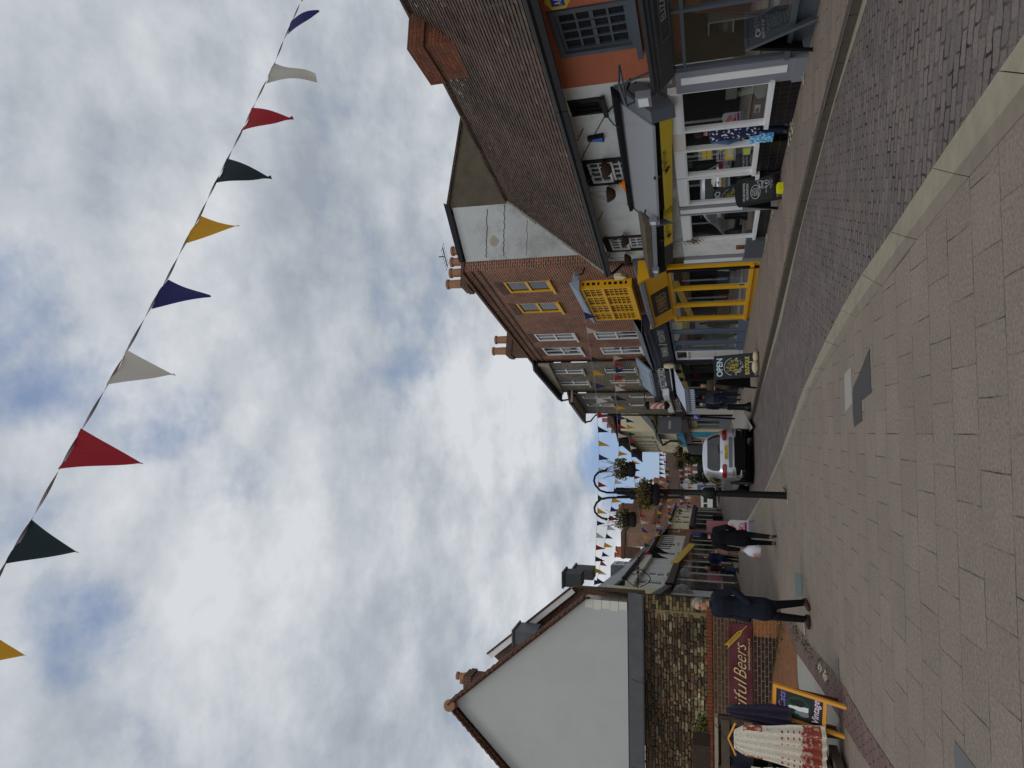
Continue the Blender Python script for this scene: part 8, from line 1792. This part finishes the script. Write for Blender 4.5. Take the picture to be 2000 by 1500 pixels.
# ------------------------------------------------------------------ silver car seen from behind, and a far white van
def make_car():
    base = gnd(1474, 884, -.05); a = math.radians(15.5); ey = Vector((-math.sin(a), math.cos(a), SLOPE)).normalized(); ex = Vector((math.cos(a), math.sin(a), 0))
    car = thing('parked_car', 'silver estate car with black lower bumper standing at the kerb, seen from behind', 'car', base)
    W = lambda x, y, z: base + ex * x + ey * y + Z * z
    yr = lambda z: .0 + (.03 if z < .45 else 0) + max(0, z - .62) * .16 + max(0, z - 1.12) * .55
    sec = {  # y : [(x, z)] from sill to roof centre
        0.55: [(.82, .30), (.93, .42), (.95, .72), (.925, 1.02), (.84, 1.14), (.70, 1.56), (.60, 1.69), (.3, 1.745), (0, 1.76)],
        1.3: [(.84, .30), (.94, .40), (.96, .72), (.94, 1.03), (.86, 1.13), (.715, 1.6), (.61, 1.715), (.3, 1.76), (0, 1.775)],
        2.3: [(.84, .30), (.94, .40), (.96, .72), (.94, 1.02), (.86, 1.11), (.715, 1.57), (.61, 1.69), (.3, 1.735), (0, 1.745)],
        3.0: [(.84, .30), (.94, .40), (.95, .72), (.93, 1.0), (.86, 1.08), (.76, 1.3), (.66, 1.36), (.33, 1.4), (0, 1.41)],
        3.5: [(.84, .30), (.93, .40), (.94, .70), (.91, .95), (.85, 1.02), (.76, 1.06), (.6, 1.1), (.3, 1.12), (0, 1.13)],
        4.3: [(.78, .30), (.88, .40), (.89, .66), (.84, .86), (.78, .93), (.66, .97), (.5, .99), (.25, 1.0), (0, 1.01)]}
    rear = [(.78, .30), (.88, .42), (.92, .72), (.89, 1.0), (.80, 1.13), (.66, 1.52), (.56, 1.67), (.28, 1.725), (0, 1.74)]
    V, Fc = [], []
    def loop(pts, yf): return [(x, yf(z), z) for x, z in pts] + [(-x, yf(z), z) for x, z in pts[-2::-1]]
    rings = [loop(rear, yr)] + [loop(p, lambda z, y=y: y) for y, p in sec.items()] + [loop([(x * .9, z * .9 + .02) for x, z in sec[4.3]], lambda z: 4.55)]
    n = len(rings[0])
    for r in rings: V += r
    for i in range(len(rings) - 1):
        for k in range(n - 1): Fc.append([i * n + k, (i + 1) * n + k, (i + 1) * n + k + 1, i * n + k + 1])
        Fc.append([i * n, i * n + n - 1, (i + 1) * n + n - 1, (i + 1) * n])
    # end caps as ladders between mirrored points, with two inner columns
    for i, sgn in ((0, 1), (len(rings) - 1, -1)):
        cols = [[i * n + k for k in range(9)]]
        for u in (.5, -.5):
            c = []
            for k in range(8): x, y, z = rings[i][k]; V.append((x * u / 1.0, y - .05 * sgn, z if k < 8 else z)); c.append(len(V) - 1)
            c.append(i * n + 8); cols.append(c)
        cols.append([i * n + n - 1 - k for k in range(9)])
        for q in range(3):
            for k in range(8):
                f = [cols[q][k], cols[q + 1][k], cols[q + 1][k + 1], cols[q][k + 1]]; f = [v for m_, v in enumerate(f) if v not in f[:m_]]; Fc.append(f if sgn < 0 else f[::-1])
    me = bpy.data.meshes.new('cage'); me.from_pydata(V, [], Fc); o = bpy.data.objects.new('cage', me); sc.collection.objects.link(o)
    bm = bmesh.new(); bm.from_mesh(me); bmesh.ops.recalc_face_normals(bm, faces=bm.faces); bm.to_mesh(me); bm.free()
    md = o.modifiers.new('s', 'SUBSURF'); md.levels = md.render_levels = 2
    bpy.context.view_layer.update(); dg = bpy.context.evaluated_depsgraph_get(); ev = bpy.data.meshes.new_from_object(o.evaluated_get(dg))
    vs = [Vector(v.co) for v in ev.vertices]; fs = [list(p.vertices) for p in ev.polygons]; bvh = BVHTree.FromPolygons(vs, fs)
    bpy.data.objects.remove(o); bpy.data.meshes.remove(me); bpy.data.meshes.remove(ev)
    paint, nt_, pp = _new('silver_paint'); pp.inputs['Base Color'].default_value = lin((200, 203, 210), 1.0); pp.inputs['Metallic'].default_value = .6; pp.inputs['Roughness'].default_value = .3; pp.inputs['Coat Weight'].default_value = .6; pp.inputs['Coat Roughness'].default_value = .05
    mb = MB(); mb.add([W(*v) for v in vs], fs); body = mb.build('body', [paint], car, 'all')
    def from_rear(x, z, off_):
        h = bvh.ray_cast(Vector((x, -3, z)), Vector((0, 1, 0))); y = h[0].y if h[0] is not None else yr(z); return W(x, y - off_, z)
    def from_left(y, z, off_):
        h = bvh.ray_cast(Vector((-3, y, z)), Vector((1, 0, 0))); x = h[0].x if h[0] is not None else -.9; return W(x - off_, y, z)
    def panel(name, rows, m, off_, parent, proj=from_rear, n_=14, sub=4, thick=.012):
        """rows: [(z, lo, hi)] -> a skin lying on the body"""
        R = []
        for i in range(len(rows) - 1):
            for s in range(sub + (i == len(rows) - 2)): f = s / sub; R.append(tuple(rows[i][q] + (rows[i + 1][q] - rows[i][q]) * f for q in range(3)))
        mb = MB(); g = [[proj(lo + (hi - lo) * j / n_, z, off_) for j in range(n_ + 1)] for z, lo, hi in R]; g2 = [[proj(lo + (hi - lo) * j / n_, z, off_ - thick) for j in range(n_ + 1)] for z, lo, hi in R]
        for i in range(len(R) - 1):
            for j in range(n_): mb.quad(g[i][j], g[i][j + 1], g[i + 1][j + 1], g[i + 1][j])
        for i in range(len(R) - 1):
            for j in (0, n_): mb.quad(g[i][j], g[i + 1][j], g2[i + 1][j], g2[i][j])
        for i in (0, len(R) - 1):
            for j in range(n_): mb.quad(g[i][j], g[i][j + 1], g2[i][j + 1], g2[i][j])
        return mb.build(name, [m], parent, True)
    dk = M('car_dark_glass', (30, 33, 38), 1.0, .04, .1, spec=.8); pl = M('black_bumper_plastic', (15, 15, 17), 1.0, .65, .15, spec=.2)
    panel('rear_window', [(1.16, -.62, .62), (1.2, -.66, .66), (1.4, -.63, .63), (1.55, -.56, .56), (1.59, -.5, .5)], dk, .012, car)
    panel('rear_bumper', [(.29, -.80, .80), (.34, -.86, .86), (.52, -.88, .88), (.6, -.86, .86), (.64, -.55, .55), (.68, -.52, .52)], pl, .022, car)
    panel('tailgate_shade_panel', [(.74, -.52, .52), (.80, -.55, .55), (.865, -.53, .53)], M('silver_shadow_panel', (120, 124, 130), 1.0, .4, .05, metal=.5), .01, car)  # recess shade painted as a darker silver skin on the tailgate
    red = M('tail_light_red', (120, 14, 20), 1.3, .12, .15, 9, spec=.7)
    for s in (-1, 1):
        rows = [(.93, .46, .86), (.96, .42, .88), (1.04, .42, .885), (1.08, .47, .86)]
        panel('tail_light', [(z, min(s * a_, s * b_), max(s * a_, s * b_)) for z, a_, b_ in rows], red, .014, car)
        panel('reflector', [(.70, min(s * .6, s * .84), max(s * .6, s * .84)), (.72, min(s * .6, s * .84), max(s * .6, s * .84))], red, .014, car)
        mb = MB(); mb.tube([from_rear(s * .62, .44, .03), from_rear(s * .8, .45, .03)], .03, 8); mb.build('exhaust_trim', [M('chrome', (170, 172, 176), 1.0, .15, .05, metal=1.0)], car)
    plate = panel('number_plate', [(.895, -.26, .26), (1.0, -.26, .26)], M('yellow_plate', (206, 170, 44), 1.4, .5, .03), .028, car)
    P0, P1 = from_rear(-.24, .91, .03), from_rear(.24, .91, .03); Fp = Frame(P0, P1 - P0, from_rear(-.24, .985, .03) - P0); sg = 1 if Fp.ez.dot(EYE - P0) > 0 else -1
    mb = MB(); mb.text(Fp, 'KR20 DTX', .01, (P1 - P0).length - .01, .003, .075, .006 * sg, bold=.012); mb.build('lettering', [MT['black']], plate)
    mb = MB(); c = from_rear(0, 1.105, .012); mb.tube([c + ex * .05 * math.cos(t) + Z * .03 * math.sin(t) for t in [i * PI / 8 for i in range(17)]], .006, 5); mb.tube([c + ex * -.02 - Z * .02, c + ex * .02 + Z * .02], .006, 5); mb.build('badge', [M('badge_chrome', (176, 178, 184), 1.0, .2, .05, metal=1.0)], car)
    panel('side_window', [(1.12, .75, 2.95), (1.2, .8, 2.95), (1.4, 1.0, 2.75), (1.52, 1.15, 2.5)], dk, .01, car, from_left)
    panel('side_cladding', [(.3, .4, 4.0), (.36, .3, 4.1), (.46, .3, 4.1)], pl, .014, car, from_left)
    for yy, sx in ((.92, -1), (3.55, -1), (.92, 1), (3.55, 1)):
        c = W(sx * .82, yy, .36); wh = (Vector((0, 0, 1)), ey, ex * sx)
        mb = MB(); mb.lathe(c, [(.2, -.1), (.35, -.08), (.365, 0), (.365, .1), (.34, .145), (.24, .15), (.2, .12)], 28, ax=wh); tyre = mb.build('wheel', [MT['black']], car, True)
        mb = MB(); mb.lathe(c, [(.22, .1), (.235, .14), (.05, .135), (.01, .14)], 20, ax=wh); mb.build('rim', [M('alloy', (120, 122, 126), 1, .35, .05, metal=.8)], tyre, True)
        mb = MB(); 
        for q in range(18): t0, t1 = PI * q / 18 - .15, PI * (q + 1) / 18 - .15; mb.hexa([c + ex * sx * o_ + ey * r * math.cos(t) + Z * r * math.sin(t) for o_ in (.0, .142) for r in (.37, .44) for t in (t0, t1)])
        mb.build('wheel_arch', [pl], car)
    mb = MB(); mb.ball(W(-1.02, 2.75, 1.14), .12, .09, .085, 10, 7, ax=(ex, ey, Z)); mb.tube([W(-.9, 2.72, 1.1), W(-1.0, 2.75, 1.12)], .03, 6); mb.build('wing_mirror', [MT['black']], car, True)
    mb = MB()
    for y0 in (1.25, 2.2): mb.tube([from_left(y0, 1.02, .03), from_left(y0 + .2, 1.02, .03)], .016, 6)
    mb.build('door_handle', [paint], car)
    mb = MB(); mb.tube([W(-.62, .6, 1.72), W(-.63, 1.4, 1.76), W(-.62, 2.3, 1.73)], .018, 6); mb.tube([W(.62, .6, 1.72), W(.63, 1.4, 1.76), W(.62, 2.3, 1.73)], .018, 6); mb.build('roof_rail', [M('rail_silver', (150, 152, 156), 1.0, .3, .05, metal=.8)], car)
    mb = MB(); mb.tube([from_rear(-.05, 1.19, .03), from_rear(.28, 1.23, .03)], .012, 5); mb.build('wiper', [MT['black']], car)
    mb = MB(); mb.box(Frame(W(0, .6, .2), ex, Z, ey), -.78, .78, .0, .14, 0, 3.2); mb.build('underbody', [MT['nearblack']], car)
    return car
make_car()
v = gnd(1405, 984, -.05); t = thing('parked_van', 'small white van with dark lower rear far down the street beside the basket post', 'van', v); FV = Frame(v, (1, -.15, 0), Z); FV = FV if FV.ez.y < 0 else Frame(v, (1, -.15, 0), Z, -FV.ez)
hv = at(1369, 984, v.y).z - v.z; wv_ = abs(at(1390, 967, v.y).x - at(1390, 1001, v.y).x) / 2
mb = MB(); mb.profile(Frame(v, FV.ez, Z, FV.ex), -4.2, 0, [(-wv_, .35), (-wv_, hv * .6), (-wv_ * .9, hv * .95), (-wv_ * .75, hv), (wv_ * .75, hv), (wv_ * .9, hv * .95), (wv_, hv * .6), (wv_, .35)]); mb.build('body', [MT['white']], t)
mb = MB(); mb.box(FV, -wv_ * .95, wv_ * .95, .3, hv * .36, .002, .06); mb.build('rear_bumper', [MT['black']], t)
for s in (-1, 1):
    mb = MB(); mb.box(FV, min(s * .08, s * wv_ * .8), max(s * .08, s * wv_ * .8), hv * .66, hv * .86, .002, .02); mb.build('rear_window', [MT['pane']], t)
    mb = MB(); mb.box(FV, s * wv_ * .9 - .08, s * wv_ * .9 + .08, hv * .38, hv * .55, .002, .03); mb.build('tail_light', [M('van_light', (120, 20, 20), 1.2, .2, .1)], t)
    mb = MB(); mb.lathe(FV.w(s * wv_ * .82, .34, -.8), [(.1, -.1), (.34, -.1), (.34, .1), (.1, .1)], 16, ax=(Vector((0, 0, 1)), FV.ez, FV.ex)); mb.build('wheel', [MT['black']], t)
SPOTS_BLUE = [(40, 560, 10, 130, .11), (255, 770, 10, 170, .12), (420, 900, 10, 170, .08), (20, 760, 10, 110, .07), (130, 1230, 10, 130, .11), (30, 1010, 10, 110, .07), (1270, 900, 60, 170, .25)]
SPOTS_DARK = [(620, 420, 40, 260, .07), (700, 1330, 60, 260, .07), (880, 560, 30, 200, .02), (800, 120, 40, 220, .05), (1110, 1000, 20, 130, .12), (620, 900, 60, 200, .05), (300, 80, 60, 300, .03),(560,620,30,140,.05),(880,930,30,140,.04), (500, 1200, 60, 260, -.04), (980, 800, 40, 200, -.10), (400,480,40,200,-.05), (420,960,15,60,-.06)]
SUN_E = .5
EXPO = 0.0
LDX, LDY = .02, -.05
# ------------------------------------------------------------------ sky, sun, camera
SUN_EL, SUN_AZ = math.radians(52), math.radians(205)   # azimuth measured from +Y clockwise: behind the camera, a little to the left
w = bpy.data.worlds.new('World'); sc.world = w; w.use_nodes = True
nt = w.node_tree; bg = nt.nodes['Background']; bg.inputs[1].default_value = 0.10
sky = nt.nodes.new('ShaderNodeTexSky'); sky.sky_type = 'NISHITA'; sky.sun_disc = False; sky.sun_elevation = SUN_EL; sky.sun_rotation = SUN_AZ
sky.air_density = 1.0; sky.dust_density = 1.5
tc = nt.nodes.new('ShaderNodeTexCoord'); sep = nt.nodes.new('ShaderNodeSeparateXYZ'); nt.links.new(tc.outputs['Generated'], sep.inputs[0])
def mth(op, a, b=None, c=None):
    n = nd(nt, 'ShaderNodeMath', operation=op)
    for i, v in enumerate((a, b, c)):
        if v is None: continue
        if hasattr(v, 'is_linked'): nt.links.new(v, n.inputs[i])
        else: n.inputs[i].default_value = v
    return n.outputs[0]
zc = mth('MAXIMUM', mth('ADD', sep.outputs[2], .34), .03)
cx, cy = mth('DIVIDE', sep.outputs[0], zc), mth('DIVIDE', sep.outputs[1], zc)
comb = nt.nodes.new('ShaderNodeCombineXYZ'); nt.links.new(cx, comb.inputs[0]); nt.links.new(cy, comb.inputs[1])
def cn(scale, det, rough, ofs, dist=0.0):
    mp = nt.nodes.new('ShaderNodeMapping'); mp.inputs['Location'].default_value = ofs; nt.links.new(comb.outputs[0], mp.inputs[0])
    n = nd(nt, 'ShaderNodeTexNoise', Scale=scale, Detail=det, Roughness=rough, Distortion=dist); nt.links.new(mp.outputs[0], n.inputs['Vector']); return n.outputs['Fac']
def spot(x, y, r0, r1):
    """soft patch of sky round the direction seen at a photo point"""
    dv = ray(x, y).normalized()
    dt = nd(nt, 'ShaderNodeVectorMath', operation='DOT_PRODUCT'); nrm = nd(nt, 'ShaderNodeVectorMath', operation='NORMALIZE')
    nt.links.new(tc.outputs['Generated'], nrm.inputs[0]); nt.links.new(nrm.outputs[0], dt.inputs[0]); dt.inputs[1].default_value = dv
    mr = nd(nt, 'ShaderNodeMapRange', interpolation_type='SMOOTHSTEP'); nt.links.new(dt.outputs['Value'], mr.inputs[0])
    mr.inputs[1].default_value = math.cos(math.atan(r1 / FOC)); mr.inputs[2].default_value = math.cos(math.atan(r0 / FOC))
    return mr.outputs[0]
n1 = cn(1.25, 9, .56, (3.1, 1.7, 0))           # big masses, light against dark
n2 = cn(2.9, 9, .6, (7.7, 2.2, 0))            # holes and lumps
n2b = cn(2.9, 9, .6, (7.7 + LDX, 2.2 + LDY, 0))
n1b = cn(1.25, 9, .56, (3.1 + LDX * 1.8, 1.7 + LDY * 1.8, 0))
n3 = cn(11.0, 8, .65, (1.2, 9.1, 0))
relief = mth('ADD', mth('MULTIPLY', mth('SUBTRACT', n2, n2b), .55), mth('MULTIPLY', mth('SUBTRACT', n1, n1b), .55))   # sunlit rims and shaded undersides
hole = mth('ADD', mth('MULTIPLY', n2, .55), mth('MULTIPLY', n1, .45))
bias = None
def addb(v, k):
    global bias
    t = mth('MULTIPLY', v, k); bias = t if bias is None else mth('ADD', bias, t)
for (x, y, a, b, k) in SPOTS_BLUE: addb(spot(x, y, a, b), k)
cov = nd(nt, 'ShaderNodeMapRange', interpolation_type='SMOOTHSTEP'); nt.links.new(mth('SUBTRACT', hole, bias), cov.inputs[0])
cov.inputs[1].default_value = .30; cov.inputs[2].default_value = .47
bias = None
for (x, y, a, b, k) in SPOTS_DARK: addb(spot(x, y, a, b), k)
shade = mth('SUBTRACT', mth('ADD', mth('ADD', mth('MULTIPLY', n1, .55), relief), mth('ADD', mth('MULTIPLY', n2, .3), mth('MULTIPLY', n3, .15))), bias)
ccol = ramp(nt, shade, [(.30, (3.3, 3.7, 4.25, 1)), (.42, (4.3, 4.7, 5.2, 1)), (.51, (5.3, 5.65, 6.1, 1)), (.64, (6.8, 7.05, 7.4, 1))])
blue = mixc(nt, .55, sky.outputs[0], (2.6, 3.7, 6.2, 1))
skc = mixc(nt, cov.outputs[0], blue, ccol)
nt.links.new(skc, bg.inputs[0])
sun = bpy.data.lights.new('sun', 'SUN'); sun.energy = SUN_E; sun.angle = math.radians(18); sun.color = (1, .96, .9)
so = bpy.data.objects.new('sun', sun); sc.collection.objects.link(so)
sd = Vector((math.sin(SUN_AZ) * math.cos(SUN_EL), math.cos(SUN_AZ) * math.cos(SUN_EL), math.sin(SUN_EL)))
so.rotation_euler = sd.to_track_quat('Z', 'Y').to_euler(); so.location = sd * 50
cam = bpy.data.cameras.new('camera'); cam.sensor_width = 36; cam.lens = 36 * FOC / 2000; cam.clip_start = .1; cam.clip_end = 2000
co = bpy.data.objects.new('camera', cam); sc.collection.objects.link(co)
m3 = Matrix((DD, RR, -FW)).transposed(); co.matrix_world = Matrix.Translation(EYE) @ m3.to_4x4()
sc.camera = co
sc.view_settings.view_transform = 'Standard'; sc.view_settings.look = 'None'; sc.view_settings.exposure = EXPO; sc.view_settings.gamma = 1
sc.cycles.use_denoising = True
sc.cycles.max_bounces = 6; sc.cycles.transparent_max_bounces = 12
